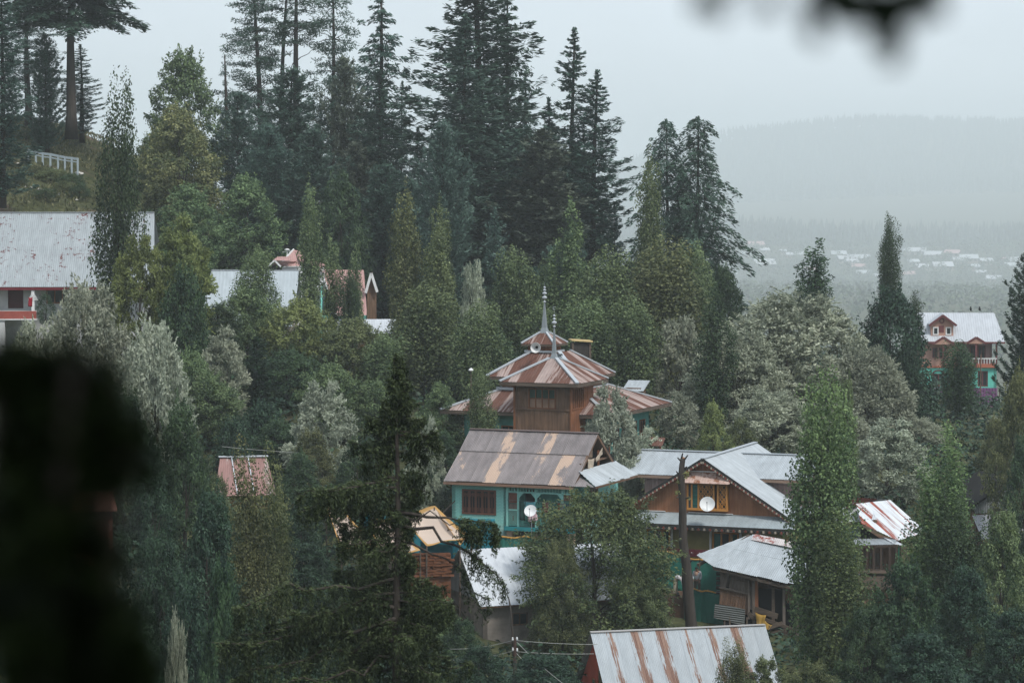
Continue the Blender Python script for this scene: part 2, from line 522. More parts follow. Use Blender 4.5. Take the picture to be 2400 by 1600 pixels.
def k_broad(seed, H=10.0, W=9.0, n=14000, leaf=0.24, asp=0.5, nc=90, cr=0.16, lo=0.12, squash=0.62, droop=0.25, up=0.5, shell=0.55, flat=1.0, peak=0.55, outer=0.55):
    """Rounded crown of leafy clumps with gaps between them."""
    rs = np.random.RandomState(seed)
    cd = Cards(); R = W / 2
    C, Rr, tt = [], [], []
    ph = rs.rand(6) * 6.28
    for k in range(nc):
        u = (k + rs.rand()) / nc
        a = k * 2.39996 + rs.uniform(-.5, .5)
        prof = math.sin(math.pi * (u ** (0.45 + peak * .6) * 0.84 + 0.12)) ** 0.7
        lump = 1 + 0.16 * math.sin(2 * a + ph[0] + 4 * u) + 0.12 * math.sin(3 * a + ph[1] - 7 * u) + 0.08 * math.sin(11 * u + ph[4])
        q = outer + (1 - outer) * rs.rand() ** 0.5
        r = R * prof * lump * q * 0.88
        t = lo + (1 - lo) * u
        C.append((r * math.cos(a), r * math.sin(a), H * t * (1 - 0.06 * rs.rand()) - H * cr * 0.3 * flat))
        Rr.append(W * cr * rs.uniform(0.65, 1.3) * (1 if u < .9 else .8))
        tt.append(rs.uniform(0.1, 0.75))
    C, Rr, tt = np.array(C), np.array(Rr), np.array(tt)
    puff(cd, rs, C, Rr, int(n * 0.9), leaf, asp, tt, squash, up, shell, droop)
    # loose twigs that break the outline
    m = int(n * 0.1 / 14)
    idx = rs.choice(len(C), m)
    d = unit(C[idx] - np.array([0, 0, H * 0.4]) + rs.normal(size=(m, 3)) * 0.6)
    st = C[idx] + d * Rr[idx][:, None] * 0.75
    for j in range(14):
        s = rs.rand(m)
        P = st + d * (Rr[idx] * 0.75 * s)[:, None] + rs.normal(size=(m, 3)) * leaf * 0.35
        T = unit(d + rs.normal(size=(m, 3)) * 0.7); T[:, 2] -= droop
        cd.add(P, T, rnd_dirs(rs, m) + np.array([0, 0, 0.6]), leaf * rs.uniform(0.6, 1.2, m), leaf * asp * 0.9, np.clip(tt[idx] + 0.15 + rs.normal(0, .2, m), 0, 1))
    far = [C[i] for i in rs.choice(len(C), min(12, len(C)), replace=False)]
    limbs = [(H * rs.uniform(0.12, 0.4), tuple(c)) for c in far]
    return cd.mesh('leafy_crown', None, (H, W, 96)), trunk_mesh(rs, H, 0.10 + H * 0.016, 0.7, rs.uniform(-.06, .06), limbs, 0.02 + H * 0.004), H, W

def k_willow(seed, H=9.0, W=9.0, n=16000, leaf=0.34, nc=120, cr=0.11, lo=0.06, asp=0.2, peak=0.6, upr=0.35):
    """Soft crown of fine narrow leaves on upswept twigs."""
    rs = np.random.RandomState(seed)
    cd = Cards(); R = W / 2
    ph = rs.rand(4) * 6.28
    C, Rr, D = [], [], []
    for k in range(nc):
        u = (k + rs.rand()) / nc; a = k * 2.39996 + rs.uniform(-.5, .5)
        t = lo + (1 - lo) * u
        prof = math.sin(math.pi * (u ** 0.75 * 0.84 + 0.12)) ** 0.6
        lump = 1 + 0.15 * math.sin(2 * a + ph[0] + 2 * u) + 0.12 * math.sin(4 * a + ph[1] - 4 * u)
        q = 0.62 + 0.38 * rs.rand() ** 0.5
        r = R * prof * lump * q * 0.9
        c = np.array((r * math.cos(a), r * math.sin(a), H * t * (0.92 + 0.08 * math.sin(3 * a + ph[2]))))
        C.append(c); Rr.append(W * cr * rs.uniform(0.6, 1.3))
        d = np.array((math.cos(a) * 0.8, math.sin(a) * 0.8, upr + u)); D.append(d / np.linalg.norm(d))
    C, Rr, D = np.array(C), np.array(Rr), np.array(D)
    tt = rs.uniform(0.2, 0.8, nc)
    per = 9
    m = n // per
    idx = rs.choice(nc, m, p=Rr ** 2 / np.sum(Rr ** 2))
    dd = unit(D[idx] + rs.normal(size=(m, 3)) * 0.55)
    st = C[idx] + rnd_dirs(rs, m) * (Rr[idx] * rs.rand(m) ** 0.5)[:, None] * np.array([1, 1, 0.8])
    tl = Rr[idx] * rs.uniform(0.5, 1.1, m)
    for j in range(per):
        s = (j + rs.rand(m)) / per
        P = st + dd * (tl * s)[:, None]; P[:, 2] -= 0.25 * tl * s ** 2
        T = unit(dd * 0.8 + rs.normal(size=(m, 3)) * 0.6 + np.array([0, 0, -0.35]))
        L = leaf * rs.uniform(0.6, 1.3, m)
        cd.add(P, T, rnd_dirs(rs, m) + np.array([0, 0, 0.9]), L, L * asp, np.clip(tt[idx] + rs.normal(0, .25, m), 0, 1))
    limbs = [(H * rs.uniform(0.08, 0.3), tuple(C[i])) for i in rs.choice(nc, 14, replace=False)]
    return cd.mesh('willow_crown', None, (H, W, 96)), trunk_mesh(rs, H, 0.09 + H * 0.014, 0.55, 0.03, limbs, 0.02 + H * 0.003), H, W

def k_conifer(seed, H=26.0, W=8.0, nb=230, crown0=0.06, power=0.75, droop=0.22, up=0.25, tuft=0.5, asp=0.34, per=7.0, irr=0.45, hang=0.25, side=0.9, flat=0.0, bald=0.0, ball=0, trunk_r=0.4, fill=0.0, curve=None):
    rs = np.random.RandomState(seed)
    cd = Cards(); R = W / 2
    limbs = []
    phs = rs.rand(3) * 6.28
    for i in range(nb):
        t = crown0 + (1 - crown0) * ((i + rs.rand()) / nb) ** 0.92
        q = (1 - t) / (1 - crown0)
        az = i * 2.39996 + rs.uniform(-.5, .5)
        prof = min(1.0, q / 0.52) ** power if curve is None else curve(t)
        L = R * max(prof, 0.05) * (1 - irr * rs.rand()) * (1 + 0.16 * math.sin(az * 2 + phs[0] + t * 9) + 0.13 * math.sin(t * 23 + phs[1]))
        if rs.rand() < max(bald, 0.0 if flat else 0.12 + 0.1 * math.sin(t * 31 + az + phs[2])): continue
        n = max(4, int(L * per) + 3)
        s = np.sort(rs.uniform(0.12 if bald == 0 else 0.4, 1.02, n)) if not flat else np.linspace(0.2, 1.0, n)
        dr = np.array([math.cos(az), math.sin(az), 0.0]); lt = np.array([-dr[1], dr[0], 0.0])
        dz = (-droop * s * (1 - 0.3 * q) + up * s ** 2.5 - flat * 0.22 * s ** 4) * L + (0.25 * L * (1 - q) if not flat else 0)
        P0 = np.outer(L * s, dr); P0[:, 2] = H * t + dz
        tb = rs.uniform(0.1, 0.75)
        k = 6
        for c in range(k):
            sg = rs.choice([-1.0, 1.0], n)
            w = np.clip(L * (1.12 - s) * 0.42, 0.12, 1.3) * (1 if L > 0.8 else 0.7)
            off = sg * rs.rand(n) * w * side * (1.5 if flat else 1)
            P = P0 + np.outer(off, lt) + rs.normal(size=(n, 3)) * np.array([.1, .1, 0.16 if flat else 0.13]) * min(1, L * .5)
            P -= np.outer(np.abs(off) * 0.35, dr)
            T = dr[None, :] * 0.75 + np.outer(sg * rs.uniform(0.1, 0.9, n), lt) + rs.normal(size=(n, 3)) * 0.22
            T[:, 2] += (up * s * 1.2 - hang * rs.rand(n) * 1.6) if not flat else -0.25 * s - 0.1
            N = rs.normal(size=(n, 3)) * 0.55 + np.array([0, 0, 1.0])
            Lc = tuft * rs.uniform(0.55, 1.25, n) * (0.75 + 0.25 * q)
            cd.add(P, T, N, Lc, Lc * asp, np.clip(tb + rs.normal(0, .22, n) + 0.15 * (s - .5), 0, 1))
        if ball:
            m = ball * 2
            e = P0[-1]
            d = rnd_dirs(rs, m) + np.array([0, 0, .3])
            cd.add(e + d * rs.rand(m)[:, None] * tuft * 0.7, d + rs.normal(0, .5, (m, 3)), rnd_dirs(rs, m), tuft * rs.uniform(.3, .6, m), tuft * asp * .6, rs.uniform(.2, .9, m))
        if i % max(1, nb // 60) == 0 and L > 0.6:
            limbs.append((H * t, (dr[0] * L * 0.85, dr[1] * L * 0.85, H * t + float(dz[-1]) * 0.8)))
    m = 60
    z = H * (1 - rs.rand(m) ** 2 * 0.05)
    cd.add(np.c_[rs.normal(0, .08, (m, 2)), z], np.c_[rs.normal(0, .5, (m, 2)), np.ones(m)], rnd_dirs(rs, m), tuft * 0.7, tuft * asp * 0.7, rs.rand(m))
    return cd.mesh('conifer_crown', None, (H, W, 97)), trunk_mesh(rs, H, trunk_r, 0.97, 0.0, limbs, trunk_r * 0.22, wob=0.004), H, W

def k_tuft_pine(seed, H=26.0, W=6.0, bare=0.55, n_br=34, sparse=1.0, stubs=9):
    """Tall pine with a long bare trunk and needle tufts on crooked branches."""
    rs = np.random.RandomState(seed)
    cd = Cards(); limbs = []
    for i in range(n_br):
        t = bare + (1 - bare) * (i + rs.rand()) / n_br
        q = (1 - t) / (1 - bare)
        az = i * 2.4 + rs.uniform(-.6, .6)
        L = W / 2 * (0.25 + 0.75 * q ** 0.7) * rs.uniform(0.45, 1.1)
        dr = np.array([math.cos(az), math.sin(az), 0])
        rise = rs.uniform(-0.15, 0.35)
        nb = max(2, int(L * 2.0 * sparse))
        for j in range(nb):
            s = 0.35 + 0.65 * (j + rs.rand()) / nb
            c = dr * L * s + np.array([rs.normal() * .3, rs.normal() * .3, H * t + rise * L * s + 0.12 * L * s * s + rs.normal() * 0.15])
            m = 44
            d = unit(rnd_dirs(rs, m) + np.array([0, 0, 0.25]) + dr * .3)
            cd.add(c + d * (rs.rand(m)[:, None] ** .5) * np.array([.62, .62, .3]), d + rs.normal(0, .5, (m, 3)), rnd_dirs(rs, m), rs.uniform(0.16, 0.32, m), 0.075, np.clip(rs.uniform(.1, .7) + rs.normal(0, .2, m), 0, 1))
        limbs.append((H * t, tuple(dr * L * 0.9 + np.array([0, 0, H * t + rise * L]))))
    for i in range(stubs):
        t = bare * rs.uniform(0.35, 1.0); az = rs.rand() * 6.28; L = rs.uniform(.5, 1.6)
        limbs.append((H * t, (math.cos(az) * L, math.sin(az) * L, H * t + rs.uniform(-.3, .2))))
    return cd.mesh('pine_crown', None, (H, W, 97)), trunk_mesh(rs, H, 0.33, 0.98, rs.uniform(-.02, .02), limbs, 0.075, wob=0.005), H, W

VAR = {}
def variants(kind):
    if kind in VAR: return VAR[kind]
    if kind == 'poplar': v = [k_poplar(11, 14, 2.6, 15000, 0.165), k_poplar(12, 14, 3.6, 18000, 0.165, stems=15), k_poplar(13, 12, 2.4, 11000, 0.16, gap=0.15, stems=9), k_poplar(14, 10, 3.6, 16000, 0.165, stems=15)]
    elif kind == 'poplarn': v = [k_poplar(21, 13, 3.0, 24000, 0.135, stems=16), k_poplar(22, 13, 3.4, 28000, 0.14, stems=18)]
    elif kind == 'poplargap': v = [k_poplar(31, 9, 2.6, 5600, 0.17, gap=0.45, stems=9), k_poplar(32, 14, 3.2, 16000, 0.165, gap=0.2, stems=12)]
    elif kind == 'broad': v = [k_broad(41, 9, 8, 22000, 0.235, 0.6, nc=130, cr=0.115), k_broad(42, 12, 7, 24000, 0.235, 0.6, nc=160, cr=0.12), k_broad(43, 8, 9, 22000, 0.235, 0.6, nc=140, cr=0.105)]
    elif kind == 'walnut': v = [k_broad(51, 9, 9, 46000, 0.2, asp=0.42, nc=190, cr=0.095, droop=0.5, outer=0.5, squash=0.75, shell=0.4, lo=.04)]
    elif kind == 'broadn': v = [k_broad(55, 9, 7, 24000, 0.2, asp=0.62, nc=130, cr=0.11, droop=0.35, outer=0.55, lo=.03), k_broad(56, 12, 7, 27000, 0.2, asp=0.62, nc=160, cr=0.11, droop=0.3, outer=0.55, lo=.03)]
    elif kind == 'round': v = [k_broad(61, 9, 7, 15000, 0.27, asp=.6, nc=150, cr=0.115, squash=0.7, lo=0.02, shell=0.7, outer=0.8, peak=.3), k_broad(62, 5, 6, 11000, 0.22, asp=.6, nc=120, cr=0.115, squash=0.7, lo=0.0, shell=0.65, outer=0.8, peak=.3)]
    elif kind == 'shrub': v = [k_broad(71, 3, 4, 5200, 0.15, asp=.6, nc=80, cr=0.13, lo=0.0, outer=0.6), k_broad(72, 4, 3.6, 5600, 0.14, asp=.6, nc=90, cr=0.13, lo=0.0, outer=0.6)]
    elif kind == 'willow': v = [k_willow(81, 9, 9, 46000, 0.33, 260, 0.075, asp=0.32), k_willow(82, 8, 6, 20000, 0.36, 90, 0.11, asp=0.3), k_willow(83, 7, 9, 36000, 0.33, 200, 0.08, asp=0.32)]
    elif kind == 'willown': v = [k_willow(85, 8, 6, 32000, 0.3, 100, 0.1, asp=0.32), k_willow(86, 5, 6, 24000, 0.27, 80, 0.11, asp=0.32)]
    elif kind == 'fir': v = [k_conifer(101, 26, 8.5, 240, 0.05, 0.72), k_conifer(102, 26, 7.5, 250, 0.04, 0.85, irr=0.5, droop=0.15), k_conifer(103, 20, 9, 200, 0.04, 0.6, tuft=0.7, droop=0.1, up=0.35)]
    elif kind == 'firloose': v = [k_conifer(111, 26, 8, 150, 0.08, 0.72, irr=0.55, up=0.4, droop=0.32, tuft=0.55), k_conifer(112, 24, 7, 120, 0.15, 0.6, irr=0.6, up=0.15, droop=0.3, hang=0.6)]
    elif kind == 'bushpine': v = [k_conifer(121, 16, 10, 190, 0.03, 0.5, irr=0.35, up=0.45, droop=0.05, tuft=0.58, asp=0.3, ball=14), k_conifer(122, 18, 8.5, 190, 0.03, 0.58, irr=0.4, up=0.5, droop=0.05, tuft=0.56, asp=0.3, ball=14), k_conifer(123, 12, 9, 150, 0.03, 0.5, irr=0.35, up=0.4, droop=0.05, tuft=0.56, asp=0.3, ball=14)]
    elif kind == 'smallfir': v = [k_conifer(131, 9, 4, 130, 0.03, 0.7, irr=0.25, tuft=0.4, up=0.4, droop=0.1, trunk_r=0.15), k_conifer(132, 12, 5, 120, 0.06, 0.65, irr=0.4, tuft=0.45, up=0.35, droop=0.12, trunk_r=0.18)]
    elif kind == 'cedar': v = [k_conifer(141, 15, 9, 96, 0.05, 0.42, irr=0.5, droop=0.16, up=0.0, flat=1.0, per=9, tuft=0.5, asp=0.3, trunk_r=0.32), k_conifer(142, 24, 11, 110, 0.5, 0.55, irr=0.45, droop=0.1, up=0.0, flat=1.0, per=13, tuft=0.55, asp=0.3, trunk_r=0.42)]
    elif kind == 'pine': v = [k_tuft_pine(151, 26, 7, 0.3, 80, 1.8), k_tuft_pine(152, 26, 4.6, 0.7, 26, 1.4, 14), k_tuft_pine(153, 22, 5.4, 0.35, 56, 1.6)]
    elif kind == 'snag': v = [k_tuft_pine(161, 10, 1.2, 0.5, 8, 0.6, 10)]
    VAR[kind] = v
    return v

G = {}
def tone(name):
    T = {
        'green': ((0.03, 0.062, 0.03, 1), (0.22, 0.29, 0.13, 1)),
        'dark': ((0.009, 0.03, 0.017, 1), (0.09, 0.145, 0.066, 1)),
        'deep': ((0.006, 0.022, 0.014, 1), (0.045, 0.09, 0.047, 1)),  # dark leaves; also carries the shade of the lower left thicket
        'yellow': ((0.075, 0.105, 0.04, 1), (0.31, 0.35, 0.125, 1)),
        'olive': ((0.038, 0.058, 0.026, 1), (0.225, 0.25, 0.11, 1)),
        'autumn': ((0.075, 0.1, 0.045, 1), (0.29, 0.28, 0.12, 1)),
        'silver': ((0.16, 0.19, 0.135, 1), (0.57, 0.6, 0.46, 1)),
        'poplar': ((0.034, 0.068, 0.03, 1), (0.2, 0.265, 0.105, 1)),
        'pale': ((0.2, 0.24, 0.175, 1), (0.62, 0.67, 0.53, 1)),
        'fir': ((0.03, 0.066, 0.05, 1), (0.1, 0.172, 0.13, 1)),
        'firblue': ((0.042, 0.084, 0.07, 1), (0.13, 0.212, 0.172, 1)),
        'firbrown': ((0.052, 0.07, 0.052, 1), (0.135, 0.158, 0.115, 1)),
        'spruce': ((0.011, 0.019, 0.009, 1), (0.083, 0.113, 0.051, 1)),
    }[name]
    return leafmat('leaves_' + name, T[0], T[1], trans=0.3 if not name.startswith(('fir', 'spruce', 'deep')) else 0.12, hue=0.006 if name in ('silver', 'pale') else 0.02)

NAMES = {'poplar': 'poplar_tree', 'poplarn': 'poplar_tree', 'poplargap': 'poplar_tree', 'broad': 'broadleaf_tree', 'walnut': 'walnut_tree', 'broadn': 'broadleaf_tree', 'round': 'broadleaf_tree',
         'shrub': 'shrub', 'willow': 'willow_tree', 'willown': 'willow_tree', 'fir': 'fir_tree', 'firloose': 'fir_tree', 'bushpine': 'pine_tree', 'smallfir': 'fir_tree', 'cedar': 'cedar_tree', 'pine': 'pine_tree', 'snag': 'dead_tree'}
WIDEN = {'fir': 1.3, 'firloose': 1.32, 'bushpine': 1.2, 'pine': 1.25, 'cedar': 1.25, 'broad': 1.06, 'broadn': 1.08, 'willow': 1.06}
TREE_XY = []
_rt = random.Random(77)
S = 2400.0 / 2352.0
def tree(kind, tn, x, ytop, w, D, label, base=None, var=None, cat=None, group=None, dz=0.0):
    """x, ytop, w: centre, top and width as seen in the photo; D: distance. It stands on the ground there."""
    p = at(x * S, ytop * S, D)
    wm = w * S * D / FPX * WIDEN.get(kind, 1.0)
    g = gz(p.x, p.y) if base is None else at(x * S, base * S, D).z
    g += dz
    h = max(p.z - g, 0.8)
    vs = variants(kind)
    if var is None:
        var = min(range(len(vs)), key=lambda i: abs(math.log((vs[i][2] / vs[i][3]) / (h / wm))))
    cm, tm, H, W = vs[var]
    nm = NAMES[kind]
    r = empty(nm, (p.x, p.y, g), _rt.uniform(0, 360), label, cat or ('shrub' if nm == 'shrub' else 'tree'), group)
    sx, sz = wm / W, h / H
    r.rotation_euler = (RAD(_rt.uniform(-1.6, 1.6)), RAD(_rt.uniform(-1.6, 1.6)), r.rotation_euler[2])
    c = link('crown', cm, r); c.scale = (sx, sx, sz)
    if not cm.materials: cm.materials.append(tone(tn))
    c.material_slots[0].link = 'OBJECT'; c.material_slots[0].material = tone(tn)
    t = link('trunk', tm, r); t.scale = (min(sx, 1.3) if kind in ('poplar', 'poplarn', 'poplargap') else sx, min(sx, 1.3) if kind in ('poplar', 'poplarn', 'poplargap') else sx, sz)
    if not tm.materials: tm.materials.append(M_bark)
    TREE_XY.append((p.x, p.y, wm))
    return r
# ------------------------------------------------------------------ far valley: woods and village
def far_woods():
    rs = np.random.RandomState(3)
    V, F, o = [], [], 0
    def cone(x, y, z, h, r):
        nonlocal o
        k = 6
        for (a, b, q) in ((0.05, 0.5, 1.0), (0.3, 0.78, 0.75), (0.58, 1.0, 0.5)):
            th = rs.rand() * 6.28
            ring = [(x + r * q * rs.uniform(.6, 1.2) * math.cos(th + 6.283 * i / k), y + r * q * rs.uniform(.6, 1.2) * math.sin(th + 6.283 * i / k), z + h * (a + rs.uniform(-.05, .05))) for i in range(k)]
            V.extend(ring + [(x + rs.normal() * r * .08, y, z + h * b)])
            F.extend([(o + i, o + (i + 1) % k, o + k) for i in range(k)])
            o += k + 1
    # hill side and ridge
    n = 6200
    y = np.r_[rs.uniform(7600, 10080, n), rs.uniform(9800, 10060, 900)]
    x = rs.uniform(-0.02, 0.215, len(y)) * y
    z = gz_arr(np.c_[x, y])
    for i in range(len(y)):
        h = rs.uniform(24, 46)
        cone(x[i], y[i], z[i] - 1, h, h * rs.uniform(.16, .26))
    m = leafmat('far_needles', (0.02, 0.035, 0.025, 1), (0.05, 0.07, 0.05, 1), trans=0.0)
    me = mesh_np('far_wood', np.array(V), np.array(F), m, tint=rs.rand(len(F)))
    link('far_hill_forest', me, kind='stuff')
    # belt of conifers behind the village
    V.clear(); F.clear(); o = 0
    for i in range(1900):
        y_ = rs.uniform(4950, 5600); x_ = rs.uniform(0.035, 0.2) * y_
        if rs.rand() < 0.3 + 0.3 * math.sin(x_ * 0.011): continue
        h = rs.uniform(18, 40)
        cone(x_, y_, gz(x_, y_) - 1, h, h * rs.uniform(.14, .24))
    me = mesh_np('valley_wood', np.array(V), np.array(F), m, tint=rs.rand(len(F)))
    link('valley_forest', me, kind='stuff')
    # round orchard trees among the houses and over the valley floor
    cd = Cards()
    n = 1700
    y = np.r_[rs.uniform(4250, 5000, 900), rs.uniform(1500, 4250, n - 900)]; x = rs.uniform(0.03, 0.2, n) * y
    C = np.c_[x, y, gz_arr(np.c_[x, y]) + 6]
    puff(cd, rs, C, rs.uniform(5, 14, n) * np.where(y < 4250, .75, 1), 60000, 3.6, 0.7, rs.rand(n), squash=1.0)
    link('orchard_foliage', cd.mesh('orchard_foliage', leafmat('far_leaves', (0.03, 0.05, 0.025, 1), (0.08, 0.1, 0.05, 1), trans=0.0)), kind='stuff')
far_woods()

def far_village():
    rs = random.Random(12)
    spots = [(1650, 574, 26), (1690, 580, 22), (1770, 575, 34), (1790, 584, 20), (1750, 605, 20), (1790, 633, 44), (1835, 592, 16), (1855, 595, 20), (1878, 604, 22), (1965, 598, 30), (1975, 612, 30), (1995, 620, 26), (2005, 607, 34), (2020, 605, 30),
             (2012, 628, 26), (2025, 645, 30), (2130, 586, 24), (2150, 592, 34), (2188, 592, 34), (2233, 600, 30), (2270, 606, 36), (2245, 618, 24), (2282, 628, 22), (2160, 632, 30), (2208, 634, 40), (2130, 650, 24), (2310, 622, 26), (2360, 606, 22),
             (2378, 612, 34), (2370, 628, 26), (2300, 640, 20), (2140, 612, 22), (1900, 640, 26), (1710, 655, 26), (2330, 660, 30), (2060, 655, 22)]
    mats = {'white': paint('far_white_roof', (0.52, 0.545, 0.57, 1), 0.5, 0.1), 'pink': paint('far_pink_roof', (0.5, 0.34, 0.33, 1), 0.6, 0.1), 'grey': paint('far_grey_roof', (0.5, 0.54, 0.56, 1), 0.5, 0.1)}
    wm = paint('far_house_wall', (0.34, 0.3, 0.26, 1), 0.8, 0.2)
    dk = paint('far_window', (0.03, 0.035, 0.04, 1), 0.4, 0.1)
    words = ['leftmost', 'second', 'third', 'fourth', 'fifth', 'sixth', 'seventh', 'eighth', 'ninth', 'tenth', 'eleventh', 'twelfth', 'thirteenth', 'fourteenth', 'fifteenth', 'sixteenth', 'seventeenth', 'eighteenth', 'nineteenth']
    spots.sort()
    seen = {}
    for i, (px, py, w) in enumerate(spots):
        D = 4330 + (660 - py) * 6 + rs.uniform(-40, 40)
        p = at(px, py + 16, D)
        g = gz(p.x, p.y)
        W = w * D / FPX * 1.15; d = W * rs.uniform(.5, .8); h = 5.0 + W * 0.1; rh = W * 0.22
        col = rs.choice(['white', 'white', 'white', 'grey', 'pink'])
        part = 'left of the see-through poplar' if px < 1915 else 'between the two lone poplars' if px < 2080 else 'right of the tallest lone poplar'
        cn = {'white': 'white', 'pink': 'pinkish', 'grey': 'grey'}[col]
        k = seen[(part, cn)] = seen.get((part, cn), -1) + 1
        lab = 'hazy far house with %s roof, %s from the left %s' % (cn, words[k], part)
        r = empty('village_house', (p.x, p.y, g), rs.uniform(-35, 35), lab, 'house', 'houses of the far valley village')
        MB().box(-W / 2, W / 2, -d / 2, d / 2, -6, h).build('wall', wm, r)
        o = 1.1
        ro = MB()
        ro.slab([(-W / 2 - o, -d / 2 - o, h - .3), (W / 2 + o, -d / 2 - o, h - .3), (W / 2 + o, 0, h + rh), (-W / 2 - o, 0, h + rh)], (0, 0, .25))
        ro.slab([(-W / 2 - o, 0, h + rh), (W / 2 + o, 0, h + rh), (W / 2 + o, d / 2 + o, h - .3), (-W / 2 - o, d / 2 + o, h - .3)], (0, 0, .25))
        ro.build('roof', mats[col], r)
        for k in range(3):
            x = -W / 2 + W * (k + .5) / 3
            MB().box(x - W * .07, x + W * .07, -d / 2 - .08, -d / 2 + .05, h * .45, h * .8).build('window', dk, r)
far_village()
CLEAR = []
# ------------------------------------------------------------------ building helpers
def clip_u(poly, u):
    """v-interval of a convex (u, v) polygon at u."""
    vs = []
    n = len(poly)
    for i in range(n):
        (a, va), (b, vb) = poly[i], poly[(i + 1) % n]
        if abs(a - b) < 1e-9:
            if abs(a - u) < 1e-6: vs += [va, vb]
            continue
        s = (u - a) / (b - a)
        if -1e-6 <= s <= 1 + 1e-6: vs.append(va + (vb - va) * s)
    return (min(vs), max(vs)) if len(vs) >= 2 else None

def plane_uv(P):
    P = [Vector(p) for p in P]
    o = P[0]; U = (P[1] - P[0]).normalized()
    N = U.cross(P[-1] - P[0])
    if N.length < 1e-6: N = U.cross(P[2] - P[0])
    N.normalize(); V = N.cross(U)
    return o, U, V, N, [((p - o).dot(U), (p - o).dot(V)) for p in P]

_rh = random.Random(4)
def sheets(parent, P, mat, w=0.8, pitch=0.11, amp=0.016, rows=(0, 1), name='roof_sheet', lap=0.1, jit=0.006, cols=4, ragged=0.0, alt=None):
    """Corrugated roofing sheets over a convex roof plane; P runs eave left, eave right, then round (anticlockwise from outside)."""
    o, U, V, N, poly = plane_uv(P)
    us = [a for a, _ in poly]; vs = [b for _, b in poly]
    u0, u1, v0, v1 = min(us), max(us), min(vs), max(vs)
    n = max(1, round((u1 - u0) / w)); w = (u1 - u0) / n
    step = pitch / cols
    for r in range(len(rows) - 1):
        ra, rb = v0 + (v1 - v0) * rows[r] - (lap if r else 0), v0 + (v1 - v0) * rows[r + 1]
        for i in range(n):
            a, b = u0 + i * w, u0 + (i + 1) * w + 0.02
            b = min(b, u1)
            k = max(2, int((b - a) / step))
            lift = 0.012 * r + _rh.uniform(0, jit) + (i % 2) * 0.004
            rag = _rh.uniform(-ragged, ragged) if r == 0 else 0.0
            vsx, uvx, fs = [], [], []
            prev = -1
            for c in range(k + 1):
                u = a + (b - a) * c / k
                cv = clip_u(poly, min(max(u, u0 + 1e-5), u1 - 1e-5))
                if cv is None: prev = -1; continue
                lo, hi = max(cv[0], ra), min(cv[1], rb)
                if r == 0 and lo <= v0 + 1e-4: lo += rag
                if hi - lo < 0.004:
                    prev = -1; continue
                h = amp * math.sin(2 * math.pi * u / pitch) + lift
                j = len(vsx)
                for v in (lo, hi):
                    vsx.append(o + U * u + V * v + N * h); uvx.append((u + i * 7.3, v))
                if prev >= 0: fs.append((prev, j, j + 1, prev + 1))
                prev = j
            if fs:
                m = MB(); m.add(vsx, fs, uvx)
                m.build(name, alt[0] if alt and i in alt[1] else mat, parent)

def planks(parent, P, mat, w=0.15, t=0.03, name='plank', gap=0.012, holes=(), jit=0.006):
    """Vertical boards over a convex wall polygon; P starts bottom left, bottom right (seen from outside). holes: (u0, u1, v0, v1)."""
    o, U, V, N, poly = plane_uv(P)
    u0, u1 = min(a for a, _ in poly), max(a for a, _ in poly)
    n = max(1, round((u1 - u0) / w)); w = (u1 - u0) / n
    for i in range(n):
        a, b = u0 + i * w + gap / 2, u0 + (i + 1) * w - gap / 2
        ca, cb = clip_u(poly, a), clip_u(poly, b)
        if ca is None or cb is None: continue
        segs = [(ca[0], ca[1], cb[0], cb[1])]
        for (h0, h1, g0, g1) in holes:
            if b > h0 + w * .3 and a < h1 - w * .3:
                new = []
                for (x0, x1, y0, y1) in segs:
                    if min(x0, y0) < g0: new.append((x0, min(x1, g0), y0, min(y1, g0)))
                    if max(x1, y1) > g1: new.append((max(x0, g1), x1, max(y0, g1), y1))
                segs = new
        q = _rh.uniform(-jit, jit)
        for (x0, x1, y0, y1) in segs:
            if x1 - x0 < 0.02 and y1 - y0 < 0.02: continue
            pts = [o + U * a + V * x0, o + U * b + V * y0, o + U * b + V * y1, o + U * a + V * x1]
            MB().hexa([p + N * (q - t) for p in pts], [p + N * q for p in pts]).build(name, mat, parent)

def wall_quad(mb, P, t=0.15):
    """Solid wall panel behind the quad P."""
    o, U, V, N, _ = plane_uv(P)
    P = [Vector(p) for p in P]
    return mb.hexa([p - N * t for p in P], P)

def wall_holes(mb, O, U, V, W, H, holes, t=0.2):
    """Rectangular wall with rectangular openings, built of solid pieces."""
    O, U, V = Vector(O), Vector(U).normalized(), Vector(V).normalized()
    N = U.cross(V)
    us = sorted(set([0, W] + [h for a in holes for h in a[:2]])); vs = sorted(set([0, H] + [h for a in holes for h in a[2:]]))
    for i in range(len(us) - 1):
        runs = []
        for j in range(len(vs) - 1):
            cu, cv = (us[i] + us[i + 1]) / 2, (vs[j] + vs[j + 1]) / 2
            if any(a[0] < cu < a[1] and a[2] < cv < a[3] for a in holes): continue
            if runs and abs(runs[-1][1] - vs[j]) < 1e-6: runs[-1][1] = vs[j + 1]
            else: runs.append([vs[j], vs[j + 1]])
        for v0, v1 in runs:
            P = [O + U * us[i] + V * v0, O + U * us[i + 1] + V * v0, O + U * us[i + 1] + V * v1, O + U * us[i] + V * v1]
            mb.hexa([p - N * t for p in P], P)
    return mb

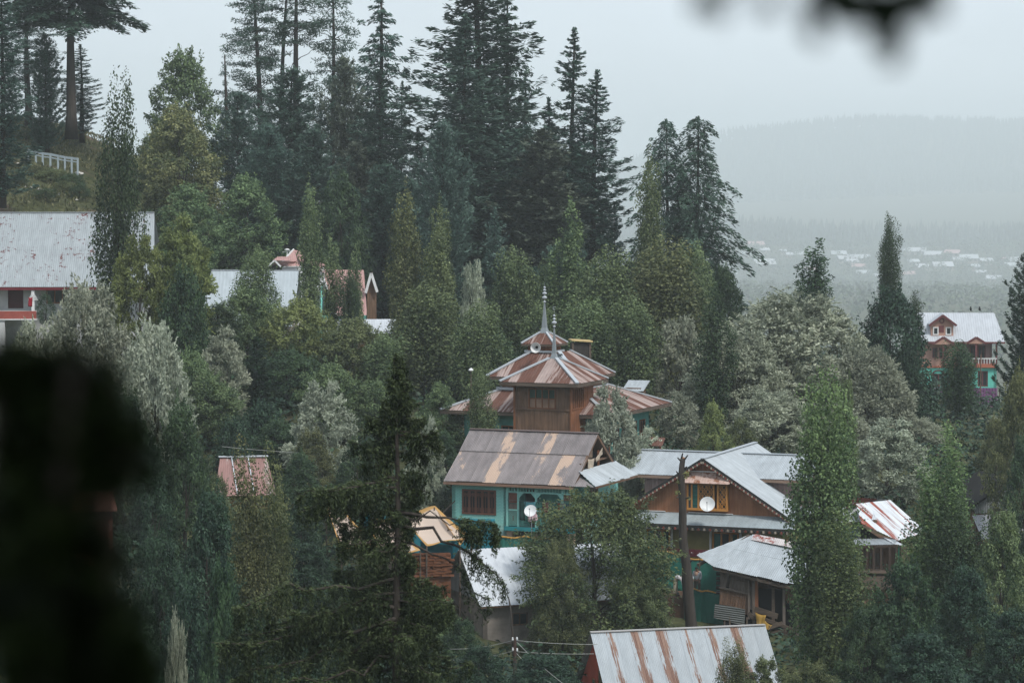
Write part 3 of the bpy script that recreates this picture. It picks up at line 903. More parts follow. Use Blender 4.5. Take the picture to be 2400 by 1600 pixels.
def window(parent, O, U, V, W, H, fm, gm, nx=3, ny=1, fr=0.07, bar=0.04, d=0.06, inset=0.05, name='window', pane_mats=None, sill=None):
    """Frame (part) with panes (sub-parts) set back in an opening; O is the lower left corner, N = U x V points out."""
    O, U, V = Vector(O), Vector(U).normalized(), Vector(V).normalized()
    N = U.cross(V)
    m = MB()
    def bar_(u0, u1, v0, v1, n0, n1):
        P = [O + U * u0 + V * v0, O + U * u1 + V * v0, O + U * u1 + V * v1, O + U * u0 + V * v1]
        m.hexa([p + N * n0 for p in P], [p + N * n1 for p in P])
    bar_(0, W, 0, fr, -d, d * .4); bar_(0, W, H - fr, H, -d, d * .4)
    bar_(0, fr, fr, H - fr, -d, d * .4); bar_(W - fr, W, fr, H - fr, -d, d * .4)
    cw = (W - 2 * fr - (nx - 1) * bar) / nx; chh = (H - 2 * fr - (ny - 1) * bar) / ny
    for i in range(1, nx): bar_(fr + i * cw + (i - 1) * bar, fr + i * (cw + bar), fr, H - fr, -d, d * .2)
    for j in range(1, ny): bar_(fr, W - fr, fr + j * chh + (j - 1) * bar, fr + j * (chh + bar), -d + .005, d * .15)
    if sill: bar_(-sill, W + sill, -0.06, 0, -d, 0.08)
    f = m.build(name, fm, parent)
    for i in range(nx):
        for j in range(ny):
            u, v = fr + i * (cw + bar), fr + j * (chh + bar)
            P = [O + U * u + V * v, O + U * (u + cw) + V * v, O + U * (u + cw) + V * (v + chh), O + U * u + V * (v + chh)]
            pm = MB().hexa([p - N * (inset + .02) for p in P], [p - N * inset for p in P])
            pm.build('pane', (pane_mats[(i + j * nx) % len(pane_mats)] if pane_mats else gm), f)
    return f

def ridge_cap(parent, pts, mat, r=0.12, name='ridge_cap', h=0.05):
    m = MB()
    for a, b in zip(pts[:-1], pts[1:]):
        m.beam(a, b, r * 2, h)
    return m.build(name, mat, parent)

X_, Y_, Z_ = Vector((1, 0, 0)), Vector((0, 1, 0)), Vector((0, 0, 1))

# materials of the buildings
M_glass = paint('dark_glass', (0.02, 0.03, 0.033, 1), 0.15, 0.3, spec=0.6)
M_black = paint('black_and_interior_shade', (0.012, 0.012, 0.012, 1), 0.9, 0.3)  # near-black: stands in for shade inside buildings, also plain black parts
M_white = paint('white_paint', (0.72, 0.73, 0.72, 1), 0.6, 0.12)
M_plankd = wood('weathered_board', (0.23, 0.135, 0.085, 1), (0.11, 0.068, 0.046, 1))
M_plankr = wood('red_brown_board', (0.31, 0.13, 0.062, 1), (0.17, 0.07, 0.038, 1))
M_planko = wood('orange_brown_board', (0.40, 0.185, 0.095, 1), (0.27, 0.115, 0.058, 1))
M_timber = wood('old_timber', (0.16, 0.12, 0.09, 1), (0.07, 0.055, 0.045, 1), axis='X')
M_greyw = wood('grey_timber', (0.20, 0.165, 0.14, 1), (0.10, 0.08, 0.065, 1))
M_rustroof = metal('rusty_red_roof', (0.36, 0.275, 0.245, 1), (0.135, 0.062, 0.044, 1), 0.6, 0.42, (3.4, 0.2), 0.6, 0.15, rust2=(0.10, 0.045, 0.032, 1))
M_cap = metal('pale_ridge_metal', (0.5, 0.54, 0.57, 1), rough=0.5, met=0.3, grime=0.25)
M_tin = metal('pale_tin', (0.40, 0.44, 0.465, 1), (0.26, 0.18, 0.14, 1), 0.08, 0.1, (3, 0.4), 0.6, 0.1, 0.2)
M_tinw = metal('white_tin', (0.54, 0.575, 0.61, 1), (0.4, 0.33, 0.29, 1), 0.06, 0.1, (3, 0.4), 0.6, 0.1, 0.14)
M_spire = metal('grey_spire_metal', (0.30, 0.335, 0.35, 1), rough=0.5, met=0.3, grime=0.35)

# ------------------------------------------------------------------ the wooden shrine
def hip(parent, a0, z0, a1, z1, mat, capm, w=0.75, fascia=None, fh=0.16, name='roof_sheet', capr=0.13, cx=0, cy=0):
    """Four hipped roof planes from half-width a0 at z0 up to a1 at z1."""
    for k in range(4):
        R = Matrix.Rotation(k * math.pi / 2, 3, 'Z')
        c = Vector((cx, cy, 0))
        P = [R @ Vector(p) + c for p in ((-a0, -a0, z0), (a0, -a0, z0), (a1, -a1, z1), (-a1, -a1, z1))]
        sheets(parent, P, mat, w, 0.19, 0.012, name=name)
        ridge_cap(parent, [P[1] + Vector((0, 0, .05)), P[2] + Vector((0, 0, .05))], capm, capr, 'hip_cap', 0.09)
        if fascia:
            q0, q1 = P[0] - Vector((0, 0, .03)), P[1] - Vector((0, 0, .03))
            MB().beam(q0 - Vector((0, 0, fh / 2)), q1 - Vector((0, 0, fh / 2)), 0.05, fh).build('fascia', fascia, parent)
    # boarded soffit under the sheets
    m = MB()
    m.hexa([(cx - a0 + .08, cy - a0 + .08, z0 - .08), (cx + a0 - .08, cy - a0 + .08, z0 - .08), (cx + a0 - .08, cy + a0 - .08, z0 - .08), (cx - a0 + .08, cy + a0 - .08, z0 - .08)],
           [(cx - a1, cy - a1, z1 - .08), (cx + a1, cy - a1, z1 - .08), (cx + a1, cy + a1, z1 - .08), (cx - a1, cy + a1, z1 - .08)])
    m.build('roof_boarding', M_plankd, parent)

def finial(parent, base, top, r0, balls, z0, zt, cx=0, cy=0):
    m = MB()
    vs = [(cx + sx * r0, cy + sy * r0, z0) for sx, sy in ((-1, -1), (1, -1), (1, 1), (-1, 1))]
    vm = [(cx + sx * r0 * .55, cy + sy * r0 * .55, z0 + (zt - z0) * .2) for sx, sy in ((-1, -1), (1, -1), (1, 1), (-1, 1))]
    vt = [(cx + sx * .035, cy + sy * .035, zt) for sx, sy in ((-1, -1), (1, -1), (1, 1), (-1, 1))]
    m.hexa(vs, vm); m.hexa(vm, vt)
    sp = m.build('spire', M_spire, parent)
    pole = MB().tube([(cx, cy, zt - .1), (cx, cy, top)], [0.03, 0.012], 6).build('pole', M_spire, sp)
    for (z, r) in balls:
        MB().lathe([(0.02, -r * .75), (r * .6, -r * .55), (r, -.02), (r * .95, r * .15), (r * .5, r * .45), (0.02, r * .8)], (cx, cy, z), 12).build('finial_ball', M_cap, sp, smooth=False)
    return sp

def shrine():
    D = 184
    b = at(1276, 1090, D)
    r = empty('wooden_shrine', b, -23, 'brown wooden shrine with tiered rusty roofs and two spires above the teal house', 'shrine')
    sx, sy, mx, my = .8, .33, .5, .2
    mc = Vector((mx, my, 0))
    # lower storey
    teal = paint('faded_teal', (0.10, 0.30, 0.26, 1), 0.7, 0.3)
    m = MB()
    wall_holes(m, (-4.6 + sx, -4.6 + sy, -1.5), X_, Z_, 9.2, 5.3, [(1 + 1.6 * k, 2 + 1.6 * k, 2.6, 4.4) for k in range(5)], .15)
    wall_holes(m, (4.6 + sx, -4.6 + sy, -1.5), Y_, Z_, 9.2, 5.3, [(1 + 1.6 * k, 2 + 1.6 * k, 2.6, 4.4) for k in range(5)], .15)
    wall_holes(m, (4.6 + sx, 4.6 + sy, -1.5), -X_, Z_, 9.2, 5.3, [], .15)
    wall_holes(m, (-4.6 + sx, 4.6 + sy, -1.5), -Y_, Z_, 9.2, 5.3, [], .15)
    m.build('wall', teal, r)
    for k in range(5):
        window(r, (-3.6 + 1.6 * k + sx, -4.63 + sy, 1.1), X_, Z_, 1.0, 1.8, M_plankr, M_glass, 2, 2)
        window(r, (4.63 + sx, -3.6 + 1.6 * k + sy, 1.1), Y_, Z_, 1.0, 1.8, M_plankr, M_glass, 2, 2)
    hip(r, 5.75, 3.85, 2.4, 5.2, M_rustroof, M_cap, 0.78, M_timber, 0.2, cx=sx, cy=sy)
    for k in range(4):
        R = Matrix.Rotation(k * math.pi / 2, 3, 'Z')
        MB().beam(R @ Vector((-2.6, -2.68, 5.12)) + mc, R @ Vector((2.6, -2.68, 5.12)) + mc, 0.4, 0.16).build('flashing', M_cap, r)
        planks(r, [R @ Vector(p) + mc for p in ((-2.5, -2.5, 5.0), (2.5, -2.5, 5.0), (2.5, -2.5, 6.0), (-2.5, -2.5, 6.0))], M_plankr, 0.22)
    hip(r, 3.2, 5.9, 0.95, 7.42, M_rustroof, M_cap, 0.72, M_timber, 0.16, cx=mx * .8, cy=my * .8)
    for k in range(4):
        R = Matrix.Rotation(k * math.pi / 2, 3, 'Z')
        planks(r, [R @ Vector(p) for p in ((-.82, -.82, 7.2), (.82, -.82, 7.2), (.82, -.82, 8.0), (-.82, -.82, 8.0))], M_plankr, 0.2)
        MB().beam(R @ Vector((-.92, -.93, 7.45)), R @ Vector((.92, -.93, 7.45)), 0.22, 0.12).build('flashing', M_cap, r)
    hip(r, 1.16, 7.93, 0.22, 8.62, M_rustroof, M_cap, 0.5, M_timber, 0.1, capr=0.07)
    finial(r, None, 11.85, 0.27, [(10.62, .10), (10.9, .17), (11.17, .155), (11.38, .11), (11.55, .09)], 8.55, 10.5)
    # roof hatch
    h = MB(); h.slab([(1.3, -2.0, 6.5), (2.0, -1.6, 6.5), (1.7, -1.0, 7.0), (1.1, -1.3, 7.0)], (0, -.1, .35))
    h.build('roof_hatch', M_glass, r)
    # projecting tower
    cx, cy = 2.66, -4.87
    a = 1.9
    for k in range(4):
        R = Matrix.Rotation(k * math.pi / 2, 3, 'Z'); c = Vector((cx, cy, 0))
        Pw = [R @ Vector(p) + c for p in ((-a, -a, -1.5), (a, -a, -1.5), (a, -a, 5.85), (-a, -a, 5.85))]
        if k == 0:
            hol = [(0.95, 2.78, 5.75, 7.02)]
            planks(r, Pw, M_plankd, 0.2, holes=hol)
        elif k == 1:
            hol = [(0.2, 2.1, 5.75, 7.02)]
            planks(r, Pw, M_plankr, 0.2, holes=hol)
        else:
            planks(r, Pw, M_plankr, 0.3)
        for q in (Pw[0], Pw[1]):
            if k == 0: MB().beam(q + Vector((0, 0, 0)), q + Vector((0, 0, 7.35)), 0.12, 0.12, (0, 1, 0)).build('corner_post', M_plankr, r)
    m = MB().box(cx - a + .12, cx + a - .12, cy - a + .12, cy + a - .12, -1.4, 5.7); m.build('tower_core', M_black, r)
    # front window: glazed above, shuttered below; side window: slats
    curtain = paint('window_curtain', (0.30, 0.19, 0.13, 1), 0.8, 0.3)
    greeng = paint('green_glass', (0.035, 0.075, 0.06, 1), 0.2, 0.4, spec=0.6)
    window(r, (cx - a + .95, cy - a - .012, 4.25), X_, Z_, 1.83, 1.27, M_plankr, M_glass, 4, 2, 0.07, 0.06, pane_mats=[curtain] * 4 + [greeng] * 4)
    w2 = MB()
    for k in range(7):
        y = cy - a + .2 + 1.9 * k / 6
        w2.box(cx + a - .02, cx + a + .05, y - .04, y + .04, 4.25, 5.52)
    w2.box(cx + a - .03, cx + a + .04, cy - a + .2, cy - a + 2.1, 4.2, 4.28); w2.box(cx + a - .03, cx + a + .04, cy - a + .2, cy - a + 2.1, 5.5, 5.56)
    w2.build('slatted_window', M_plankr, r)
    MB().beam((cx - a, cy - a - .03, 4.2), (cx + a, cy - a - .03, 4.2), .05, .07).build('rail', M_plankd, r)
    hip(r, 2.62, 5.92, 0.25, 7.28, M_rustroof, M_cap, 0.6, M_timber, 0.2, capr=0.12, cx=cx, cy=cy)
    sp = finial(r, None, 10.42, 0.22, [(9.3, .10), (9.55, .17), (9.77, .11), (9.98, .09)], 7.22, 9.15, cx, cy)
    cr = MB()
    for k in range(9):
        t0, t1 = math.radians(-60 + 300 * k / 9 + 90), math.radians(-60 + 300 * (k + 1) / 9 + 90)
        cr.beam((cx + .09 * math.cos(t0), cy, 10.45 + .09 * math.sin(t0)), (cx + .09 * math.cos(t1), cy, 10.45 + .09 * math.sin(t1)), .02, .02, (0, 1, 0))
    cr.build('crescent', M_cap, sp)
    # loudspeaker on the drum
    s = at(1257, 814, 181.6)
    ls = empty('horn_loudspeaker', s, -10, 'white horn loudspeaker facing out below the top roof of the shrine', 'loudspeaker')
    hm = MB()
    prof = [(0.33, -.30), (0.335, -.27), (0.25, -.12), (0.16, 0.02), (0.09, 0.16), (0.07, 0.3), (0.1, 0.31), (0.1, 0.45), (0.02, 0.46)]
    hm.lathe(prof, n=20)
    o = hm.build('horn', M_white, ls, smooth=True); o.rotation_euler = (RAD(-90), 0, 0)
    o2 = MB().lathe([(0.02, 0.17), (.085, .17)], n=14).build('throat', M_black, ls); o2.rotation_euler = (RAD(-90), 0, 0)
    MB().beam((0, .35, -.1), (0, 1.0, -.35), .05, .05).build('bracket', M_spire, ls)
shrine()

def small_roof_bits():
    # dark timber stack with a pale plank lid behind the shrine
    p = at(1360, 850, 192); g = gz(p.x, p.y)
    r = empty('timber_lookout', (p.x, p.y, p.z), 8, 'dark timber box with a yellow plank lid standing behind the shrine roof', 'hut')
    MB().box(-.62, .62, -.5, .5, g - p.z, 1.35).build('wall', wood('blackened_board', (.05, .045, .04, 1), (.025, .022, .02, 1)), r)
    MB().box(-.66, -.52, -.56, -.44, g - p.z, 1.4).build('post', M_timber, r); MB().box(.52, .66, -.56, -.44, g - p.z, 1.4).build('post', M_timber, r)
    MB().slab([(-.7, -.7, 1.52), (.75, -.7, 1.42), (.75, .7, 1.42), (-.7, .7, 1.52)], (0, 0, .09)).build('lid', paint('yellow_plank', (.55, .42, .2, 1), .7, .25), r)
    # little tin roof right behind the shrine
    p = at(1482, 912, 199); g = gz(p.x, p.y)
    r = empty('tin_hut', (p.x, p.y, p.z), -20, 'small hut with a pale tin roof half hidden behind the right shrine roof', 'hut')
    MB().box(-.5, .6, 0, 1.2, g - p.z - .5, .1).build('wall', M_plankd, r)
    sheets(r, [(-.7, -.3, -.1), (.9, -.3, -.1), (.9, 1.3, .55), (-.7, 1.3, .55)], M_tin, .7)
    # small pale lamp-like cap on a pole left of the shrine
    p = at(1104, 868, 176); g = gz(p.x, p.y)
    r = empty('capped_post', (p.x, p.y, g), 0, 'thin post with a small white cap left of the shrine roofs', 'post')
    MB().tube([(0, 0, -.3), (0, 0, p.z - g)], .04, 6).build('pole', M_timber, r)
    MB().lathe([(.16, 0), (.13, .08), (.02, .16)], (0, 0, p.z - g), 10).build('cap', M_white, r)
small_roof_bits()

# ------------------------------------------------------------------ the teal house
M_teal = None
def teal_brick():
    t = NT('teal_painted_brick')
    oc = t.n('ShaderNodeTexCoord').outputs['Object']
    br = t.n('ShaderNodeTexBrick')
    sep = t.n('ShaderNodeSeparateXYZ'); t.set(sep, 0, oc)
    cmb = t.n('ShaderNodeCombineXYZ')
    t.set(cmb, 'X', t.math('ADD', sep.outputs[0], sep.outputs[1])); t.set(cmb, 'Y', sep.outputs[2])
    t.set(br, 'Vector', cmb); t.set(br, 'Scale', 1.0); t.set(br, 'Brick Width', 0.24); t.set(br, 'Row Height', 0.085); t.set(br, 'Mortar Size', 0.012)
    t.set(br, 'Color1', (0.26, 0.60, 0.53, 1)); t.set(br, 'Color2', (0.31, 0.66, 0.585, 1)); t.set(br, 'Mortar', (0.18, 0.47, 0.42, 1))
    n = t.noise(oc, 1.4, 6.0, 0.7)
    c = t.mix(t.math('MULTIPLY', t.ramp(n, 0.5, 0.75), 0.55), br.outputs['Color'], (0.42, 0.62, 0.57, 1))
    low = t.ramp(t.math('ADD', sep.outputs[2], t.math('MULTIPLY', n, 0.5)), 1.95, 1.35)
    c = t.mix(t.math('MULTIPLY', low, 0.5), c, (0.36, 0.4, 0.38, 1))
    return t.shader(c, 0.75, bump=br.outputs['Fac'], bumpd=-0.012, bumps=0.8)

def dish(px, py, D, dia, label, facing=0, elev=35, pole_to=None):
    p = at(px, py, D)
    r = empty('satellite_dish', p, facing, label, 'satellite dish')
    prof = [(0.001, 0.0)] + [(dia / 2 * s, dia * 0.16 * s * s) for s in (.25, .5, .75, 1.0)] + [(dia / 2 * 1.02, dia * .165), (dia / 2, dia * .145), (dia / 4, dia * .02), (0.001, -.02)]
    o = MB().lathe(prof, n=24).build('reflector', M_white, r, smooth=True)
    o.rotation_euler = (RAD(90 - elev), 0, 0)
    R = Matrix.Rotation(RAD(90 - elev), 3, 'X')
    f = R @ Vector((0, 0, dia * .55))
    b = R @ Vector((0, dia * -.46, dia * .15))
    MB().tube([b, f * .9, f], .014, 6).build('arm', M_spire, r)
    MB().beam(f * 1.02, f * 0.86, .05, .05).build('receiver', M_black, r)
    back = R @ Vector((0, 0, -.05))
    m = MB(); m.tube([back, back + Vector((0, .12, -.06)), back + Vector((0, .14, -(pole_to or .6)))], .025, 6)
    m.build('mount', M_spire, r)
    return r

def cloth(name, pts, mat, label, cat='laundry', group=None, nu=6, nv=6, sag=0.05, rip=0.04, seed=1):
    """A hanging cloth: pts = top left, top right, bottom right, bottom left."""
    rs = np.random.RandomState(seed)
    a, b, c, d = [np.array(p) for p in pts]
    V, F = [], []
    n = np.cross(b - a, d - a); n = n / (np.linalg.norm(n) + 1e-9)
    ph = rs.rand() * 6
    for j in range(nv + 1):
        for i in range(nu + 1):
            u, v = i / nu, j / nv
            p = a * (1 - u) * (1 - v) + b * u * (1 - v) + c * u * v + d * (1 - u) * v
            p = p + n * (math.sin(u * 11 + ph) * rip * (0.3 + v) + rs.normal() * rip * .2)
            p = p - np.array([0, 0, sag * math.sin(math.pi * u) * (1 - v * .5)])
            V.append(p)
    for j in range(nv):
        for i in range(nu):
            k = j * (nu + 1) + i
            F.append((k, k + 1, k + nu + 2, k + nu + 1))
    cen = np.mean(V, axis=0)
    me = mesh_np(name, np.array(V) - cen, np.array(F), mat, smooth=True)
    o = link(name, me); o.location = cen
    md = o.modifiers.new('thickness', 'SOLIDIFY'); md.thickness = 0.012
    return tag(o, label, cat, group)

def teal_house():
    D0 = 160.0
    root = at(1347, 1300, D0)
    r = empty('teal_house', root, -22, 'teal painted brick house with a patched grey brown corrugated roof', 'house')
    T = teal_brick()
    tp = paint('teal_paint', (0.16, 0.48, 0.42, 1), 0.6, 0.2)
    tpl = paint('teal_paint_light', (0.28, 0.6, 0.53, 1), 0.6, 0.15)
    brown = paint('brown_shutter', (0.17, 0.075, 0.05, 1), 0.6, 0.25)
    blue = paint('blue_band', (0.03, 0.25, 0.27, 1), 0.6, 0.2)
    W, Dp, E = 7.55, 7.2, 4.0
    fl = 1.45
    m = MB()
    # left room front wall, side walls, back, porch back wall
    wall_holes(m, (-W, 0, -1.2), X_, Z_, 3.4, E + 1.2, [(.64, 2.74, 3.25, 4.68)])
    wall_holes(m, (-W, Dp, -1.2), -Y_, Z_, Dp, E + 1.2, [])
    wall_holes(m, (0, Dp, -1.2), -X_, Z_, W, E + 1.2, [])
    wall_holes(m, (0, 1.5, -1.2), Y_, Z_, Dp - 1.5, E + 1.35, [(.7, 2.2, 3.1, 4.75)])
    wall_holes(m, (-W + 3.4, 0.0, -1.2), Y_, Z_, 1.7, E + 1.2, [])
    m.build('wall', T, r)
    m = MB()
    wall_holes(m, (-W + 3.4, 1.7, -1.2), X_, Z_, W - 3.4, E + 1.2, [(.45, 1.3, 2.7, 4.6)], .15)
    m.build('porch_wall', tp, r)
    MB().box(-W + 3.9, -W + 4.65, 1.72, 1.8, 1.5, 3.4).build('door', paint('door_dark', (.05, .035, .03, 1), .6, .3), r)
    # window of the left room
    f = window(r, (-W + .64, -.02, 2.05), X_, Z_, 2.1, 1.43, brown, M_glass, 5, 1, .1, .13, d=.08)
    for k in range(5):   # carved fretwork over each pane
        u = -W + .64 + .1 + k * (.276 + .13) + .138
        fr = MB()
        for (z0, z1, hw) in ((2.2, 2.45, .11), (3.05, 3.3, .11)):
            fr.box(u - hw, u - hw + .03, -.05, -.02, z0, z1); fr.box(u + hw - .03, u + hw, -.05, -.02, z0, z1)
        fr.box(u - .02, u + .02, -.05, -.02, 2.2, 3.3)
        for s in range(8):
            t0, t1 = math.pi * s / 8, math.pi * (s + 1) / 8
            fr.beam((u + .1 * math.cos(t0), -.035, 3.05 + .16 * math.sin(t0)), (u + .1 * math.cos(t1), -.035, 3.05 + .16 * math.sin(t1)), .025, .025, (0, 1, 0))
        fr.build('fretwork', brown, f)
    # side window
    window(r, (.015, 2.2, 1.9), Y_, Z_, 1.5, 1.65, brown, M_glass, 3, 1, .1, .1)
    # porch floor, band and piers
    MB().box(-W + 3.35, .05, -.12, 1.7, fl - .1, fl).build('porch_floor', M_timber, r)
    MB().box(-W + 3.3, .08, -.18, -.121, fl - .22, fl + .02).build('floor_band', blue, r)
    pier = paint('stone_pier', (.42, .31, .22, 1), .9, .3)
    for x in (-4.05, -2.2, -.3):
        MB().box(x - .2, x + .2, .0, .4, -1.2, fl - .1).build('pier', pier, r)
    MB().box(-W + 3.4, 0, 1.3, 1.5, -1.2, fl - .1).build('underfloor', M_black, r)  # near-black panel stands in for the shade under the porch
    # posts, frieze of balusters, arches and rails
    for x in (-4.1, -3.42, -2.33, -.72, -.06):
        MB().box(x - .055, x + .055, -.09, .02, fl, E - .05).build('post', tpl, r)
    MB().box(-4.15, 0, -.08, .0, E - .6, E - .52).build('frieze_rail', tpl, r)
    MB().box(-4.15, 0, -.08, .0, E - .17, E - .09).build('frieze_rail', tpl, r)
    for k in range(22):
        x = -4.0 + k * .178
        MB().box(x - .03, x + .03, -.06, -.02, E - .52, E - .17).build('baluster', tpl, r)
    for (xa, xb) in ((-3.36, -2.39), (-2.27, -.78)):
        for (x, sgn) in ((xa, 1), (xb, -1)):
            MB().hexa([(x, -.075, E - .6), (x + sgn * .26, -.075, E - .6), (x, -.075, E - .88)], [(x, -.02, E - .6), (x + sgn * .26, -.02, E - .6), (x, -.02, E - .88)]).build('bracket', tpl, r)
    red = paint('red_board', (.2, .09, .065, 1), .7, .3)
    MB().box(-4.0, -3.5, -.05, -.01, E - 1.2, E - .62).build('side_panel', red, r)
    MB().box(-4.0, -3.5, -.045, -.01, fl + .1, E - 1.25).build('side_panel', M_greyw, r)
    MB().box(-.66, -.12, -.05, -.01, E - .95, E - .62).build('side_panel', M_plankd, r)
    # railing of nested squares
    for x0 in (-4.05, -3.35, -2.3, -1.5, -.7):
        x1 = x0 + .62
        g = MB()
        for q in range(5):
            i = q * .06
            z0, z1 = fl + .08 + i, fl + .9 - i
            g.box(x0 + i, x0 + i + .022, -.06, -.03, z0, z1); g.box(x1 - i - .022, x1 - i, -.06, -.03, z0, z1)
            g.box(x0 + i, x1 - i, -.061, -.031, z0 - .011, z0 + .011); g.box(x0 + i, x1 - i, -.061, -.031, z1 - .011, z1 + .011)
        g.build('railing_panel', tp, r)
    MB().box(-4.1, 0, -.09, .0, fl + .93, fl + 1.0).build('handrail', tpl, r)
    # roof
    rm = metal('patched_brown_roof', (0.25, 0.225, 0.225, 1), (0.48, 0.345, 0.27, 1), 0.16, 0.2, (1.8, 0.6), 0.6, 0.2, 0.35, rust2=(0.42, 0.32, 0.26, 1))
    rm2 = metal('patched_brown_roof_low', (0.26, 0.232, 0.23, 1), (0.50, 0.365, 0.29, 1), 0.18, 0.25, (1.6, 0.55), 0.6, 0.2, 0.35, rust2=(0.45, 0.33, 0.27, 1))
    tan = metal('tan_worn_sheet', (.26, .232, .23, 1), (.48, .36, .28, 1), .5, .15, (1.5, .55), .65, .1, .3, rust2=(.45, .34, .27, 1))
    xl, xr, yr = -W - .25, .2, 3.3
    Ez, Rz = E - .02, E + 2.62
    mid = .62
    yf = -.65
    ym, zm = yf + (yr - yf) * mid, Ez + (Rz - Ez) * (mid - .035)
    sheets(r, [(xl, yf, Ez), (xr, yf, Ez), (xr, ym, zm), (xl, ym, zm)], rm2, .78, .1, .02, ragged=.03, alt=(tan, (0, 3, 6, 8)))
    sheets(r, [(xl, ym - .12, zm - .02), (xr, ym - .12, zm - .02), (xr, yr, Rz), (xl, yr, Rz)], rm, .78, .1, .02, alt=(tan, (3, 6)))
    yb = 7.25
    sheets(r, [(xr, yb, Ez), (xl, yb, Ez), (xl, yr, Rz), (xr, yr, Rz)], rm, .9, .12, .015)
    ridge_cap(r, [(xl, yr, Rz + .03), (xr, yr, Rz + .03)], metal('brown_cap', (.2, .15, .14, 1), rough=.6, met=.2), .14)
    bd = MB()
    bd.slab([(xl + .1, yf + .1, Ez - .1), (xr - .05, yf + .1, Ez - .1), (xr - .05, ym, zm - .1), (xl + .1, ym, zm - .1)], (0, 0, .05))
    bd.slab([(xl + .1, ym, zm - .1), (xr - .05, ym, zm - .1), (xr - .05, yr, Rz - .1), (xl + .1, yr, Rz - .1)], (0, 0, .05))
    bd.slab([(xl + .1, yr, Rz - .1), (xr - .05, yr, Rz - .1), (xr - .05, yb - .1, Ez - .1), (xl + .1, yb - .1, Ez - .1)], (0, 0, .05))
    bd.build('roof_boarding', M_plankd, r)
    MB().box(xl, xr, yf - .04, yf, Ez - .2, Ez - .06).build('fascia', wood('pale_fascia', (.36, .22, .15, 1), (.2, .12, .09, 1), axis='X'), r)
    # open right gable: near-black sheet for the shade in the loft, rafters, tie beam
    MB().hexa([(-.6, .3, E), (-.6, 6.6, E), (-.6, yr, Rz - .35)], [(-.5, .3, E), (-.5, 6.6, E), (-.5, yr, Rz - .35)]).build('gable_infill', M_black, r)
    for y0, y1 in ((yf + .1, yr), (yb - .1, yr)):
        MB().beam((xr - .08, y0, Ez - .12), (xr - .08, y1, Rz - .12), .1, .16).build('rafter', M_plankd, r)
    MB().box(-.1, 0, 1.0, 5.6, E + 1.0, E + 1.1).build('tie_beam', M_plankd, r)
    for y in (2.0, 3.9): MB().box(-.1, 0, y, y + .1, E, E + 1.6).build('gable_post', M_plankr, r)
    # pent roof on the right side
    sheets(r, [(1.35, -.35, E - .02), (1.5, 6.6, E - .02), (.1, 6.3, E + .72), (.1, .35, E + .72)], M_tin, .8, .12, .018, name='pent_sheet', ragged=.04)
    sheets(r, [(-.3, -.72, E - .03), (1.45, -.72, E - .03), (.1, .4, E + .72), (-.3, -.1, E + .2)], rm2, .8, .12, .018, name='pent_sheet')
    MB().beam((1.38, -.3, E - .1), (1.46, 6.5, E - .1), .06, .1).build('pent_beam', M_plankd, r)
    # cloths
    M = Matrix.Translation(root) @ Matrix.Rotation(RAD(-22), 4, 'Z')
    def L(*p): return tuple(M @ Vector(p))
    cream = paint('cream_cloth', (.48, .40, .31, 1), .9, .3)
    cloth('cloth', [L(.12, 1.75, E + 1.3), L(.12, 2.9, E + 1.25), L(.12, 2.75, E + .75), L(.12, 1.8, E + .55)], cream, 'cream cloth hung at the left of the open gable of the teal house', seed=3)
    cloth('cloth', [L(.14, 2.95, E + 1.2), L(.14, 4.1, E + 1.75), L(.14, 4.0, E + 1.35), L(.14, 3.1, E + .95)], cream, 'twisted cream rag strung up to the right in the open gable', seed=4)
    cloth('cloth', [L(-.3, 2.9, E + 1.9), L(-.3, 3.7, E + 1.9), L(-.3, 3.6, E + 1.15), L(-.3, 3.0, E + 1.2)], paint('sack_cloth', (.2, .15, .11, 1), .9, .3), 'brown sack hanging deep in the open gable', seed=5)
    ln = fl + 1.5
    cols = [('teal cloth', (.10, .30, .33, 1), -3.0, -2.3, .55, 'pale teal cloth on the porch line, above the dish'), ('dark cloth', (.02, .06, .05, 1), -3.3, -2.9, 1.1, 'long dark green garment at the left of the porch line'),
            ('wine', (.16, .03, .05, 1), -1.9, -1.5, .62, 'wine red garment on the porch line'), ('darkg', (.02, .08, .07, 1), -1.46, -.98, .8, 'dark teal garment on the porch line between the red ones'),
            ('red', (.36, .03, .04, 1), -.95, -.82, .7, 'bright red narrow garment on the porch line'), ('grey', (.18, .2, .2, 1), -.78, -.55, .6, 'grey garment near the right end of the porch line'),
            ('night', (.02, .05, .07, 1), -.5, -.15, .85, 'dark blue garment at the right end of the porch line'), ('green', (.05, .16, .12, 1), -2.25, -1.95, .35, 'small green rag on the porch line')]
    for i, (nm, c, x0, x1, h, lab) in enumerate(cols):
        cloth('garment', [L(x0, -.2, ln), L(x1, -.2, ln), L(x1 - .03, -.2, ln - h), L(x0 + .02, -.2, ln - h * .95)], paint('cloth_' + nm.replace(' ', '_'), c, .9, .3), lab, 'laundry', 'laundry on the porch line of the teal house', seed=20 + i)
    cloth('garment', [L(-1.2, -.22, fl + .95), L(-.75, -.22, fl + .95), L(-.8, -.24, fl + .72), L(-1.15, -.24, fl + .68)], paint('cloth_coral', (.5, .09, .07, 1), .9, .2), 'red bundle laid over the porch rail', seed=40)
    cloth('garment', [L(-2.78, -.24, fl + 1.0), L(-2.2, -.24, fl + .95), L(-2.15, -.26, fl + .45), L(-2.75, -.26, fl + .35)], paint('cloth_pink', (.62, .43, .45, 1), .9, .2), 'pale pink cloth hung over the porch rail below the dish', seed=41)
    wl_ = MB(); wl_.tube([L(-4.1, -.15, ln + .03), L(-2, -.17, ln - .02), L(0, -.15, ln + .05)], .008, 5)
